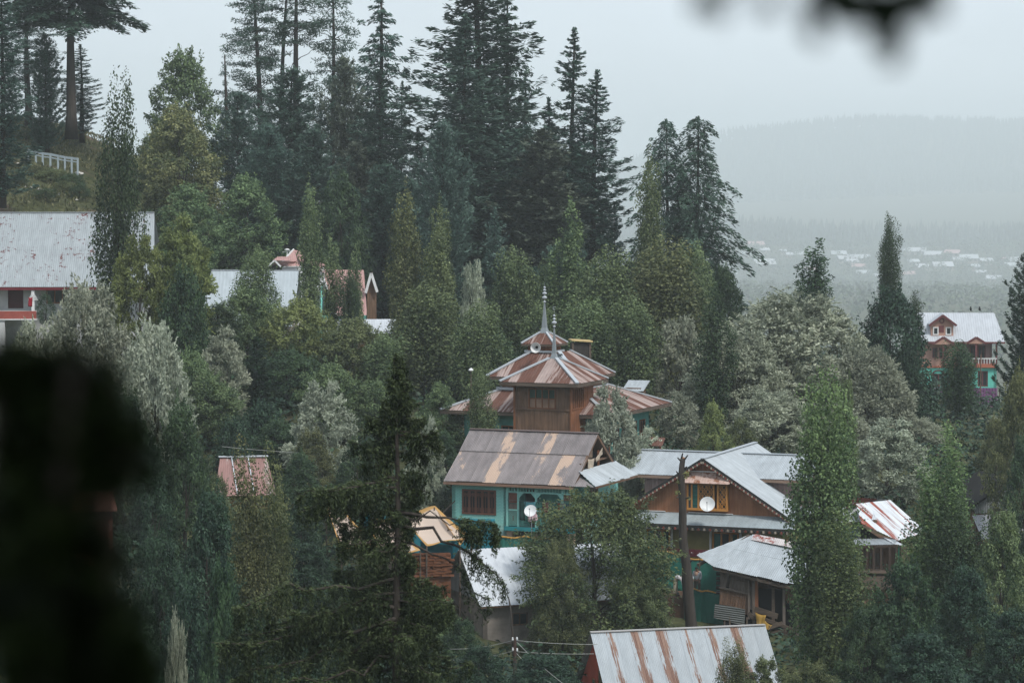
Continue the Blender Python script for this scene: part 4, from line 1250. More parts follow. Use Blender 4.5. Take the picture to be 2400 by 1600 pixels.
    tag(wl_.build('clothes_line', M_spire), 'thin clothes line across the porch of the teal house', 'line')
    p = L(-2.05, -.55, fl + .95)
    d = dish(1244, 1198, 159.6, .70, 'white satellite dish on a pole before the porch of the teal house', -14, 30, 1.6)
teal_house()
# ------------------------------------------------------------------ the olive and orange gable house
def gable_house():
    root = at(1652, 1330, 164.0)
    r = empty('gable_house', root, -21, 'olive walled house with an orange brown boarded gable and pale tin roofs', 'house')
    olive = paint('olive_plaster', (.25, .215, .08, 1), .85, .2)
    orange = paint('orange_paint', (.54, .24, .06, 1), .6, .2)
    green = paint('green_glass_pane', (.01, .12, .10, 1), .25, .3, spec=.5)
    B, A, hw = 3.1, 6.22, 5.0
    # ground floor
    m = MB()
    holes = [(1.35, 2.95, 2.9, 4.2), (5.35, 7.1, 2.9, 4.2)]
    wall_holes(m, (-5.0, .1, -2), X_, Z_, 10, 4.9, holes, .25)
    wall_holes(m, (5.0, .1, -2), Y_, Z_, 9, 4.9, [], .25)
    wall_holes(m, (5.0, 9.1, -2), -X_, Z_, 10, 4.9, [], .25)
    wall_holes(m, (-5.0, 9.1, -2), -Y_, Z_, 9, 4.9, [], .25)
    m.build('wall', olive, r)
    for (a, b, c, d) in holes:
        f = window(r, (-5 + a + .08, .05, -2 + c), X_, Z_, b - a - .16, d - c - .08, orange, M_glass, 3, 1, .09, .1, pane_mats=[green, M_glass, green])
        w = MB(); w.box(-5 + a - .04, -5 + b + .04, .0, .098, d - 2 - .06, d - 2 + .06); w.box(-5 + a - .08, -5 + a + .03, .0, .098, c - 2, d - 2 - .06); w.box(-5 + b - .03, -5 + b + .08, .0, .098, c - 2, d - 2 - .06)
        w.build('window_surround', M_white, r)
        s = MB(); x = -5 + b - .5
        s.hexa([(x, .02, c - 1.95), (x + .05, .02, c - 1.95), (x + .05, .02, d - 2.15), (x, .02, d - 2.15)], [(x + .12, -.42, c - 1.95), (x + .17, -.42, c - 1.95), (x + .17, -.42, d - 2.15), (x + .12, -.42, d - 2.15)])
        s.build('shutter', orange, r)
    # boarded gable
    planks(r, [(-hw, 0, B), (hw, 0, B), (0, 0, A)], M_planko, .16, holes=[(hw - 1.02, hw + 1.42, .32, 1.86)])
    MB().hexa([(-hw + .2, .12, B), (hw - .2, .12, B), (0, .12, A - .15)], [(-hw + .2, .2, B), (hw - .2, .2, B), (0, .2, A - .15)]).build('gable_backing', M_plankd, r)
    # bay window with lattice
    x0, x1, z0, z1 = -1.02, 1.42, B + .32, B + 1.86
    bay = MB(); d = .3
    bay.box(x0, x1, -d, 0, z0 - .06, z0 + .08); bay.box(x0, x1, -d, 0, z1 - .08, z1)
    for x in (x0, x0 + .25, x0 + .65, x0 + 1.58, x0 + 1.82, x1 - .09): bay.box(x, x + .09, -d, -d + .1, z0 + .08, z1 - .08)
    bay.box(x0, x0 + .06, -d + .1, 0, z0 + .08, z1 - .08); bay.box(x1 - .06, x1, -d + .1, 0, z0 + .08, z1 - .08)
    bw = bay.build('bay_window', orange, r)
    for (a, b, mt) in ((x0 + .09, x0 + .25, M_glass), (x0 + .34, x0 + .65, green), (x0 + .74, x0 + 1.58, M_glass), (x0 + 1.91, x1 - .09, M_glass)):
        MB().box(a, b, -d + .06, -d + .08, z0 + .08, z1 - .08).build('pane', mt, bw)
    def lattice(a, b, n, mname):
        g = MB(); y = -d + .03
        w = (b - a) / n; rows = 5; hh = (z1 - z0 - .16) / rows
        for j in range(rows):
            for i in range(n):
                cx, cz = a + w * (i + .5), z0 + .08 + hh * (j + .5)
                q = [(cx - w / 2, cz), (cx, cz + hh / 2), (cx + w / 2, cz), (cx, cz - hh / 2)]
                for k in range(4):
                    p0, p1 = q[k], q[(k + 1) % 4]
                    g.beam((p0[0], y, p0[1]), (p1[0], y, p1[1]), .025, .025, (0, 1, 0))
                if (i + j) % 2 == 0:
                    g.beam((cx - w * .3, y - .004, cz), (cx + w * .3, y - .004, cz), .02, .02, (0, 1, 0)); g.beam((cx, y - .004, cz - hh * .3), (cx, y - .004, cz + hh * .3), .02, .02, (0, 1, 0))
        for i in range(n + 1): g.beam((a + w * i, y + .006, z0 + .08), (a + w * i, y + .006, z1 - .08), .022, .022, (0, 1, 0))
        g.build(mname, orange, bw)
    lattice(x0 + .74, x0 + 1.58, 4, 'lattice'); lattice(x0 + 1.91, x1 - .09, 2, 'lattice')
    for k in range(5): MB().box(x0 + .34, x0 + .65, -d + .02, -d + .045, z0 + .3 + k * .26, z0 + .315 + k * .26).build('glazing_bar', paint('teal_bar', (.02, .2, .17, 1)), bw)
    # hood over the bay
    hm = metal('pink_hood', (.55, .40, .34, 1), (.30, .13, .07, 1), .42, .2, (1.6, 1.6), .55, .1, .15)
    h0, h1 = z1 + .03, z1 + .62
    sheets(r, [(x0 - .25, -.75, h0), (x1 + .3, -.75, h0), (x1 - .1, -.03, h1), (x0 + .15, -.03, h1)], hm, 3.2, .16, .004, name='hood_sheet')
    MB().hexa([(x0 - .2, -.7, h0 - .03), (x1 + .25, -.7, h0 - .03), (x1 + .1, -.02, h0 - .03), (x0, -.02, h0 - .03)], [(x0 - .2, -.7, h0 - .005), (x1 + .25, -.7, h0 - .005), (x1 - .1, -.02, h1 - .06), (x0 + .15, -.02, h1 - .06)]).build('hood_frame', M_plankd, r)
    MB().beam((x0 + .1, -.06, h1 + .03), (x1 - .05, -.06, h1 + .03), .08, .05).build('hood_flashing', M_white, r)
    # main roof over the gable
    o = .55
    sl = (A - B) / hw
    ex, ez = hw + .35, B - .35 * sl
    RL = 10.5
    sheets(r, [(ex, -o, ez + .12), (ex, RL, ez + .12), (0, RL, A + .16), (0, -o, A + .16)], M_tin, .85, .1, .014, rows=(0, .52, 1))
    sheets(r, [(-ex, RL, ez + .12), (-ex, -o, ez + .12), (0, -o, A + .16), (0, RL, A + .16)], M_tin, .85, .1, .014, rows=(0, .52, 1))
    ridge_cap(r, [(0, -o, A + .2), (0, RL, A + .2)], M_cap, .13)
    bd = MB()
    bd.slab([(ex - .1, -o + .06, ez + .04), (ex - .1, RL, ez + .04), (0, RL, A + .06), (0, -o + .06, A + .06)], (0, 0, .05))
    bd.slab([(-ex + .1, RL, ez + .04), (-ex + .1, -o + .06, ez + .04), (0, -o + .06, A + .06), (0, RL, A + .06)], (0, 0, .05))
    bd.build('roof_boarding', M_plankd, r)
    # barge boards with scalloped painted edge
    dk = paint('dark_barge', (.03, .03, .028, 1), .7, .3)
    sc1 = paint('scallop_cream', (.45, .38, .3, 1), .7, .3); sc2 = paint('scallop_red', (.26, .07, .05, 1), .7, .3)
    for sgn in (-1, 1):
        p0, p1 = Vector((sgn * (ex + .02), -o - .03, ez + .08)), Vector((0, -o - .03, A + .12))
        MB().beam(p0, p1, .05, .17, (0, 0, 1)).build('barge_board', dk, r)
        n = 44
        for k in range(n):
            c = p0.lerp(p1, (k + .5) / n)
            MB().box(c.x - .045, c.x + .045, c.y - .03, c.y + .02, c.z - .19, c.z - .07).build('scallop', sc1 if k % 2 else sc2, r)
    # pent roof across the front
    pm = metal('blue_grey_tin', (.33, .38, .40, 1), (.3, .2, .15, 1), .05, .05, (3, .4), .6, .1, .2)
    sheets(r, [(-5.75, -1.35, 2.62), (5.75, -1.35, 2.62), (5.3, .02, 3.16), (-5.3, .02, 3.16)], pm, .85, .09, .014, name='pent_sheet')
    MB().slab([(-5.6, -1.28, 2.54), (5.6, -1.28, 2.54), (5.2, .0, 3.06), (-5.2, .0, 3.06)], (0, 0, .04)).build('pent_boarding', M_plankd, r)
    MB().box(-5.7, 5.7, -1.37, -1.33, 2.42, 2.58).build('pent_fascia', dk, r)
    for k in range(64):
        x = -5.6 + k * .176
        MB().box(x - .05, x + .05, -1.41, -1.36, 2.33, 2.47).build('scallop', sc2 if k % 4 == 0 else (sc1 if k % 4 == 2 else dk), r)
    for xa, xb in ((-4.1, -2.4), (-1.0, 1.7)): MB().beam((xa, -.07, 3.2), (xb, -.07, 3.2), .1, .04).build('flashing', M_white, r)
    # cross roof behind
    cy0, cyr, cy1 = 3.3, 6.1, 8.9
    xl, xr = -5.9, 5.2
    ce, cr = 4.95, 6.12
    sheets(r, [(xl - .25, cy0, ce), (xr + .25, cy0, ce), (xr, cyr, cr), (xl, cyr, cr)], M_tin, .85, .1, .014)
    sheets(r, [(xr + .25, cy1, ce), (xl - .25, cy1, ce), (xl, cyr, cr), (xr, cyr, cr)], M_tin, .9, .1, .014)
    ridge_cap(r, [(xl, cyr, cr + .05), (xr, cyr, cr + .05)], M_cap, .12)
    MB().box(xl - .2, xr + .2, cy0 - .03, cy0 + .02, ce - .2, ce - .04).build('fascia', wood('pale_fascia_b', (.38, .26, .19, 1), (.24, .16, .12, 1), axis='X'), r)
    grey = wood('mauve_board', (.32, .225, .20, 1), (.22, .15, .135, 1))
    planks(r, [(-4.9, cy0 + .35, 2.7), (4.9, cy0 + .35, 2.7), (4.9, cy0 + .35, ce), (-4.9, cy0 + .35, ce)], grey, .22)
    planks(r, [(-4.9, cy1 - .3, 2.7), (-4.9, cy0 + .35, 2.7), (-4.9, cy0 + .35, ce), (-4.9, cyr, cr - .1), (-4.9, cy1 - .3, ce)], grey, .22)
    planks(r, [(4.9, cy0 + .35, 2.7), (4.9, cy1 - .3, 2.7), (4.9, cy1 - .3, ce), (4.9, cyr, cr - .1), (4.9, cy0 + .35, ce)], grey, .22)
    dish(1658, 1182, 162.2, .86, 'white satellite dish under the lattice window of the orange gable', -8, 22, .45)
    # dark red veranda rail with white rosettes
    rail = empty('veranda_rail', at(1600, 1296, 162.4), -21, 'dark red board rail with white dots above the green sheeting', 'railing')
    for k in range(7):
        MB().box(-1.6 + k * .48, -1.14 + k * .48, -.03, .03, -.16, .26).build('rail_board', paint('dark_red_board', (.10, .018, .025, 1), .6, .3), rail)
        MB().lathe([(.001, 0), (.045, .004), (.045, .02), (.001, .024)], n=8).build('rosette', M_white, rail).location = (-1.37 + k * .48, -.05, .06)
gable_house()

# ------------------------------------------------------------------ green sheeting, bare pollard, people
M_tarp = None
def tarp_mat():
    t = NT('green_tarpaulin')
    oc = t.n('ShaderNodeTexCoord').outputs['Object']
    a = t.noise(oc, 0.8, 5, .6); b = t.noise(oc, 7.0, 4, .7)
    c = t.mix(t.ramp(a, .3, .7), (.012, .105, .08, 1), (.022, .17, .125, 1))
    c = t.mix(t.math('MULTIPLY', t.ramp(b, .62, .75), .35), c, (.12, .26, .21, 1))
    return t.shader(c, .55, bump=t.noise(oc, 3.0, 4), bumpd=.08, bumps=.6, spec=.35)

def tarp_wall(pts, h, label, name='green_sheeting', wave=.07):
    """A strung sheet along ground points pts = [(px, py_top, D)] with top edge at those pixels, h metres tall."""
    P = [at(*p) for p in pts]
    o = empty(name, (sum((p.x for p in P)) / len(P), sum((p.y for p in P)) / len(P), P[0].z - h), 0, label, 'sheeting')
    loc = Vector(o.location)
    n = 40
    V, F = [], []
    for i in range(n + 1):
        s = i / n * (len(P) - 1); k = min(int(s), len(P) - 2); f = s - k
        p = P[k].lerp(P[k + 1], f)
        for j in range(9):
            z = p.z - h * j / 8
            off = wave * math.sin(i * 1.1 + j * .35) * (.4 + .6 * math.sin(i * .37)) + .04 * math.sin(i * 2.7)
            V.append((p.x - loc.x, p.y - loc.y + off, z - loc.z - .08 * math.sin(i / n * math.pi * 3) ** 2 * (j == 0)))
    for i in range(n):
        for j in range(8):
            a = i * 9 + j
            F.append((a, a + 1, a + 10, a + 9))
    global M_tarp
    M_tarp = M_tarp or tarp_mat()
    s = link('sheet', mesh_np('sheet', np.array(V), np.array(F), M_tarp, smooth=True), o)
    s.modifiers.new('thickness', 'SOLIDIFY').thickness = .02
    e = MB()
    e.tube([Vector(V[i * 9]) + Vector((0, -.03, .02)) for i in range(n + 1)], .045, 6)
    e.build('edge_band', paint('yellow_edge', (.5, .27, .06, 1), .6, .2), o)
    for k in range(len(P)):
        q = P[k] - loc
        MB().tube([q + Vector((0, .08, .1)), q + Vector((.02, .08, -h - .6))], [.05, .06], 6).build('post', M_timber, o)
    return o
tarp_wall([(1452, 1262, 161.6), (1545, 1287, 160.6), (1600, 1303, 160.2), (1640, 1310, 159.9), (1672, 1318, 159.5), (1722, 1338, 159)], 2.1, 'upper green sheeting with a yellow edge behind the standing man')
tarp_wall([(1604, 1374, 157.9), (1622, 1378, 157.8), (1660, 1385, 157.6), (1712, 1389, 157.4)], 2.0, 'lower green sheeting with a yellow edge below the standing man')
tarp_wall([(1150, 1254, 158.5), (1178, 1258, 158.5), (1230, 1257, 158.5), (1300, 1262, 158.4)], .75, 'low teal sheeting with a yellow edge under the porch of the teal house', wave=.03)
def terrace():
    pts = [(1440, 1405, 158.6), (1560, 1400, 158.3), (1730, 1402, 157.8)]
    P = [at(*p) for p in pts]
    m = MB()
    for a, b in zip(P[:-1], P[1:]):
        m.hexa([a + Vector((0, 0, -3.5)), b + Vector((0, 0, -3.5)), b + Vector((0, 5, -3.5)), a + Vector((0, 5, -3.5))], [a, b, b + Vector((0, 5, .25)), a + Vector((0, 5, .25))])
    m.build('terrace', paint('terrace_earth', (.13, .075, .05, 1), .95, .4, 2.5), kind='structure')
terrace()

def pollard():
    D = 154.5
    pts = [(1622, 1505), (1621, 1470), (1616, 1420), (1612, 1370), (1608, 1320), (1602, 1280), (1600, 1230), (1600, 1180), (1597, 1130), (1598, 1095), (1601, 1073)]
    P = [at(x, y, D) for x, y in pts]
    base = P[0].copy(); base.z = gz(base.x, base.y)
    r = empty('pollard_trunk', base, 0, 'bare lopped tree trunk standing before the orange gable house', 'tree')
    rad = [.38, .34, .30, .31, .27, .235, .22, .20, .185, .155, .14]
    m = MB()
    Q = [base - Vector((0, 0, .5))] + P[1:]
    Q = [q - base for q in Q]
    dense, dr = [], []
    rr = random.Random(8)
    for i in range(len(Q) - 1):
        for s in (0, .33, .66):
            dense.append(Q[i].lerp(Q[i + 1], s) + Vector((rr.uniform(-.012, .012), rr.uniform(-.01, .01), 0))); dr.append((rad[i] * (1 - s) + rad[i + 1] * s) * rr.uniform(.95, 1.06))
    dense.append(Q[-1]); dr.append(rad[-1])
    m.tube(dense, dr, 12)
    m.build('trunk', M_bark, r, smooth=True)
    st = MB()
    for (x, y, ex, ey) in ((1598, 1082, 1588, 1072), (1602, 1080, 1612, 1066), (1597, 1075, 1600, 1062), (1600, 1100, 1610, 1093), (1594, 1115, 1585, 1104), (1606, 1168, 1616, 1165), (1595, 1160, 1586, 1166), (1612, 1330, 1600, 1326), (1612, 1322, 1622, 1312)):
        a, b = at(x, y, D) - base, at(ex, ey, D - .2) - base
        st.tube([a, a.lerp(b, .6), b], [.06, .045, .03], 6)
    st.build('branch_stub', M_bark, r)
    MB().tube([P[-1] - base - Vector((0, 0, .02)), P[-1] - base + Vector((.02, 0, .05))], [.12, .07], 8).build('cut_face', paint('fresh_cut', (.33, .16, .08, 1), .9, .4), r)
    cd = Cards(); rs = np.random.RandomState(4)
    C = np.array([list(at(1606, 1112, D) - base), list(at(1592, 1130, D) - base), list(at(1590, 1155, D) - base), list(at(1614, 1168, D) - base), list(at(1604, 1332, D) - base)])
    puff(cd, rs, C, np.array([.28, .22, .22, .16, .2]), 260, .13, .5, rs.rand(5))
    link('sprout', cd.mesh('sprout', tone('yellow')), r)
pollard()

# people: one skinned surface each for body, clothes follow it
def skin_mesh(name, verts, edges, radii, mat, parent, sub=2, root=0):
    me = bpy.data.meshes.new(name)
    me.from_pydata(verts, edges, [])
    o = link(name, me, parent)
    md = o.modifiers.new('skin', 'SKIN')
    for i, rr in enumerate(radii):
        v = me.skin_vertices[0].data[i]
        v.radius = rr if hasattr(rr, '__len__') else (rr, rr)
        v.use_root = (i == root)
    md.use_smooth_shade = True
    s = o.modifiers.new('smooth', 'SUBSURF'); s.levels = sub; s.render_levels = sub
    me.materials.append(mat)
    return o

M_skin = paint('skin', (.28, .16, .11, 1), .6, .1)
M_hair = paint('black_hair', (.008, .008, .008, 1), .6, .2)
def head(parent, c, mat_hair, tilt=(0, 0, 0), cap=None):
    """Head with brow, nose, chin and ears, looking along -Y; c is the neck top."""
    e = bpy.data.objects.new('head', None); COL.objects.link(e); e.parent = parent; e.location = c; e.rotation_euler = tilt
    rs = [(0.045, -.02), (.058, .0), (.068, .03), (.077, .075), (.082, .12), (.08, .16), (.066, .2), (.04, .225), (.004, .235)]
    m = MB(); n = 14; vs = []
    for (q, z) in rs:
        for k in range(n):
            t = 2 * math.pi * k / n
            y = q * 1.18 * math.sin(t)
            if y < 0 and z < .05: y *= 1.05
            vs.append((q * math.cos(t), y, z))
    m.add(vs, [(i * n + k, i * n + (k + 1) % n, (i + 1) * n + (k + 1) % n, (i + 1) * n + k) for i in range(len(rs) - 1) for k in range(n)])
    m.hexa([(-.014, -.082, .062), (.014, -.082, .062), (.006, -.085, .115), (-.006, -.085, .115)], [(-.01, -.115, .068), (.01, -.115, .068), (.004, -.095, .115), (-.004, -.095, .115)])
    for s in (-1, 1): m.hexa([(s * .078, -.01, .07), (s * .078, .02, .07), (s * .082, .02, .125), (s * .082, -.01, .125)], [(s * .093, .0, .075), (s * .093, .025, .075), (s * .097, .025, .12), (s * .097, .0, .12)])
    m.build('face', M_skin, e, smooth=True)
    f = MB()
    for s in (-1, 1): f.box(s * .03 - .012, s * .03 + .012, -.094, -.084, .105, .117)
    f.box(-.022, .022, -.092, -.08, .035, .042)
    f.build('features', M_hair, e)
    h = MB(); vs = []
    hr = [(.082, .1), (.09, .13), (.09, .17), (.076, .21), (.046, .24), (.004, .25)]
    for (q, z) in hr:
        for k in range(n):
            t = 2 * math.pi * k / n
            y = q * 1.2 * math.sin(t)
            zz = z
            if y > 0 and z < .14: zz -= .075
            if y < -.03 and z < .14: zz += .05
            vs.append((q * math.cos(t), y + .008, zz))
    h.add(vs, [(i * n + k, i * n + (k + 1) % n, (i + 1) * n + (k + 1) % n, (i + 1) * n + k) for i in range(len(hr) - 1) for k in range(n)])
    h.build('hair', mat_hair, e, smooth=True)
    return e

def hand(parent, w, d, side=1):
    """Small hand at wrist w along direction d: palm, four curled fingers and a thumb."""
    d = Vector(d).normalized(); s = d.cross(Vector((0, 1, 0))); s = s.normalized() if s.length > .1 else Vector((1, 0, 0)); n = s.cross(d)
    w = Vector(w); m = MB()
    m.hexa([w - s * .03 - n * .012, w + s * .03 - n * .012, w + s * .03 + n * .012, w - s * .03 + n * .012], [w + d * .085 - s * .042 - n * .012, w + d * .085 + s * .042 - n * .012, w + d * .085 + s * .042 + n * .012, w + d * .085 - s * .042 + n * .012])
    for i, L in enumerate((.065, .075, .07, .055)):
        b = w + d * .083 + s * (-.031 + .021 * i)
        m.tube([b, b + d * L * .5 + n * .008, b + d * L * .85 + n * .03], [.0095, .009, .007], 6)
    b = w + d * .03 + s * .035 * side
    m.tube([b, b + d * .03 + s * .03 * side, b + d * .06 + s * .032 * side + n * .01], [.012, .0105, .008], 6)
    return m.build('hand', M_skin, parent)

def people():
    grey = paint('white_shirt', (.42, .44, .47, 1), .9, .15)
    vest = paint('peach_vest', (.55, .36, .27, 1), .9, .15)
    trou = paint('olive_grey_trousers', (.11, .105, .085, 1), .9, .25)
    beige = paint('beige_trousers', (.34, .31, .24, 1), .9, .2)
    pale = paint('pale_shirt', (.46, .44, .45, 1), .9, .15)
    shoe = paint('dark_shoe', (.02, .018, .016, 1), .7, .2)
    # standing man: head top at (1629, 1327)
    ft = at(1634, 1396, 158.9); ft.z = at(1634, 1327, 158.9).z - 1.66
    r = empty('person', ft, -28, 'person standing on the terrace in a peach vest and pale shirt, head bowed', 'person', 'people on the terrace')
    V = [(0, 0, .93), (0, .01, 1.15), (0, .0, 1.34), (0, -.02, 1.44), (.09, 0, .86), (.11, .02, .48), (.115, .05, .08), (.12, -.12, .03), (-.09, 0, .86), (-.12, -.02, .48), (-.14, .02, .08), (-.15, -.15, .03),
         (.19, .0, 1.36), (.245, .02, 1.1), (.2, -.13, .9), (-.19, 0, 1.36), (-.24, .0, 1.1), (-.17, -.17, .93)]
    E = [(0, 1), (1, 2), (2, 3), (0, 4), (4, 5), (5, 6), (6, 7), (0, 8), (8, 9), (9, 10), (10, 11), (2, 12), (12, 13), (13, 14), (2, 15), (15, 16), (16, 17)]
    Rd = [(.13, .1), (.13, .1), (.15, .1), .05, .085, .058, .04, .04, .085, .058, .04, .04, .055, .042, .03, .055, .042, .03]
    skin_mesh('body', V, E, Rd, M_skin, r)
    skin_mesh('trousers', [(0, 0, .96), (.09, 0, .86), (.115, .015, .48), (.12, .05, .12), (-.09, 0, .86), (-.125, -.02, .48), (-.145, .02, .12)], [(0, 1), (1, 2), (2, 3), (0, 4), (4, 5), (5, 6)], [(.15, .12), .115, .085, .075, .115, .085, .075], trou, r)
    skin_mesh('shirt', [(0, .0, .88), (0, .01, 1.1), (0, .0, 1.33), (0, -.01, 1.43), (.19, .0, 1.35), (.25, .02, 1.1), (.21, -.12, .93), (-.19, 0, 1.35), (-.245, .0, 1.1), (-.18, -.155, .95)], [(0, 1), (1, 2), (2, 3), (2, 4), (4, 5), (5, 6), (2, 7), (7, 8), (8, 9)], [(.17, .13), (.155, .12), (.17, .115), .065, .075, .06, .05, .075, .06, .05], grey, r)
    skin_mesh('vest', [(-.03, -.03, 1.1), (-.03, -.03, 1.3), (-.01, -.03, 1.41)], [(0, 1), (1, 2)], [(.135, .11), (.155, .11), (.1, .08)], vest, r)
    head(r, (0, -.05, 1.43), M_hair, (RAD(28), 0, 0))
    hand(r, (.2, -.13, .9), (-.1, -.25, -.9)); hand(r, (-.17, -.17, .93), (.1, -.3, -.9), -1)
    for x, y in ((.12, -.05), (-.15, -.07)):
        MB().hexa([(x - .045, y - .13, 0), (x + .045, y - .13, 0), (x + .04, y + .14, 0), (x - .04, y + .14, 0)], [(x - .035, y - .1, .07), (x + .035, y - .1, .07), (x + .035, y + .13, .1), (x - .035, y + .13, .1)]).build('shoe', shoe, r)
    # bending man: back arched up at (1585, 1349), feet near (1587, 1397)
    ft = at(1586, 1404, 158.2); ft.z = at(1586, 1349, 158.2).z - 1.12
    r = empty('person', ft, 75, 'person bending far over left of the bare trunk, pale shirt and beige trousers', 'person', 'people on the terrace')
    V = [(0, .1, .95), (0, -.12, 1.06), (0, -.36, .95), (0, -.45, .84), (.09, .08, .86), (.1, .04, .45), (.1, .07, .08), (.1, -.1, .03), (-.09, .08, .86), (-.1, .1, .45), (-.1, .14, .08), (-.1, -.03, .03),
         (.19, -.36, .92), (.2, -.42, .64), (.12, -.5, .42), (-.19, -.36, .92), (-.2, -.4, .64), (-.1, -.48, .44)]
    skin_mesh('body', V, E, Rd, M_skin, r)
    skin_mesh('trousers', [(0, .1, .94), (.09, .08, .85), (.105, .04, .46), (.105, .07, .1), (-.09, .08, .85), (-.105, .1, .46), (-.105, .14, .1)], [(0, 1), (1, 2), (2, 3), (0, 4), (4, 5), (5, 6)], [(.15, .14), .12, .09, .08, .12, .09, .08], beige, r)
    skin_mesh('shirt', [(0, .12, .99), (0, -.12, 1.07), (0, -.34, .96), (0, -.43, .86), (.19, -.35, .9), (.205, -.41, .64), (.14, -.48, .48), (-.19, -.35, .9), (-.205, -.4, .64), (-.12, -.47, .5)], [(0, 1), (1, 2), (2, 3), (2, 4), (4, 5), (5, 6), (2, 7), (7, 8), (8, 9)], [(.17, .16), (.18, .15), (.18, .14), .07, .08, .065, .055, .08, .065, .055], pale, r)
    head(r, (0, -.47, .82), M_hair, (RAD(110), 0, 0))
    hand(r, (.12, -.5, .42), (0, -.15, -1)); hand(r, (-.1, -.48, .44), (0, -.15, -1), -1)
    for x, y in ((.1, -.03), (-.1, .05)):
        MB().hexa([(x - .045, y - .13, 0), (x + .045, y - .13, 0), (x + .04, y + .14, 0), (x - .04, y + .14, 0)], [(x - .035, y - .1, .07), (x + .035, y - .1, .07), (x + .035, y + .13, .1), (x - .035, y + .13, .1)]).build('shoe', shoe, r)
people()
# ------------------------------------------------------------------ grey building with the white roof
def grey_building():
    # gable end visible on the left, long front to the right
    root = at(1132, 1505, 149.0)
    th = 20
    r = empty('grey_building', root, th, 'grey plastered building with a white tin roof left of the walnut tree', 'building')
    plaster = paint('grey_plaster', (.25, .22, .19, 1), .9, .25, 1.2, (.14, .125, .11, 1))
    s = FPX / 149.0
    E = (1505 - 1417) / s + .15
    Rz = E + 2.45; L = 8.5; Wd = 6.0
    m = MB()
    wall_holes(m, (0, 0, -1.5), X_, Z_, L, E + 1.5, [(1.62, 2.5, E + .2, E + .88)], .25)
    wall_holes(m, (0, Wd, -1.5), -Y_, Z_, Wd, E + 1.5, [], .25)
    wall_holes(m, (L, 0, -1.5), Y_, Z_, Wd, E + 1.5, [], .25)
    wall_holes(m, (L, Wd, -1.5), -X_, Z_, L, E + 1.5, [], .25)
    m.build('wall', plaster, r)
    window(r, (1.62, -.02, E - 1.3), X_, Z_, .88, .68, M_plankd, M_glass, 2, 1, .06, .05)
    yr = Wd / 2
    sheets(r, [(-.35, -.55, E - .12), (L + .4, -.55, E - .12), (L + .4, yr, Rz), (-.35, yr, Rz)], M_tinw, .95, .2, .008, rows=(0, .55, 1))
    sheets(r, [(L + .4, Wd + .55, E - .12), (-.35, Wd + .55, E - .12), (-.35, yr, Rz), (L + .4, yr, Rz)], M_tinw, .95, .2, .008)
    MB().slab([(-.3, -.5, E - .22), (L + .35, -.5, E - .22), (L + .35, yr, Rz - .1), (-.3, yr, Rz - .1)], (0, 0, .06)).build('roof_boarding', M_plankd, r)
    # gable clad in sheets laid crosswise
    cor = metal('grey_corrugated', (.40, .42, .43, 1), (.2, .12, .09, 1), .1, .1, (3, .4), .6, .1, .3)
    sheets(r, [(-.03, Wd - .2, E + .05), (-.03, .2, E + .05), (-.03, yr - .25, Rz - .35), (-.03, yr + .25, Rz - .35)], cor, .85, .12, .02, name='gable_sheet')
    MB().hexa([(.05, .2, E), (.05, Wd - .2, E), (.05, yr, Rz - .2)], [(.15, .2, E), (.15, Wd - .2, E), (.15, yr, Rz - .2)]).build('gable_frame', M_black, r)
grey_building()

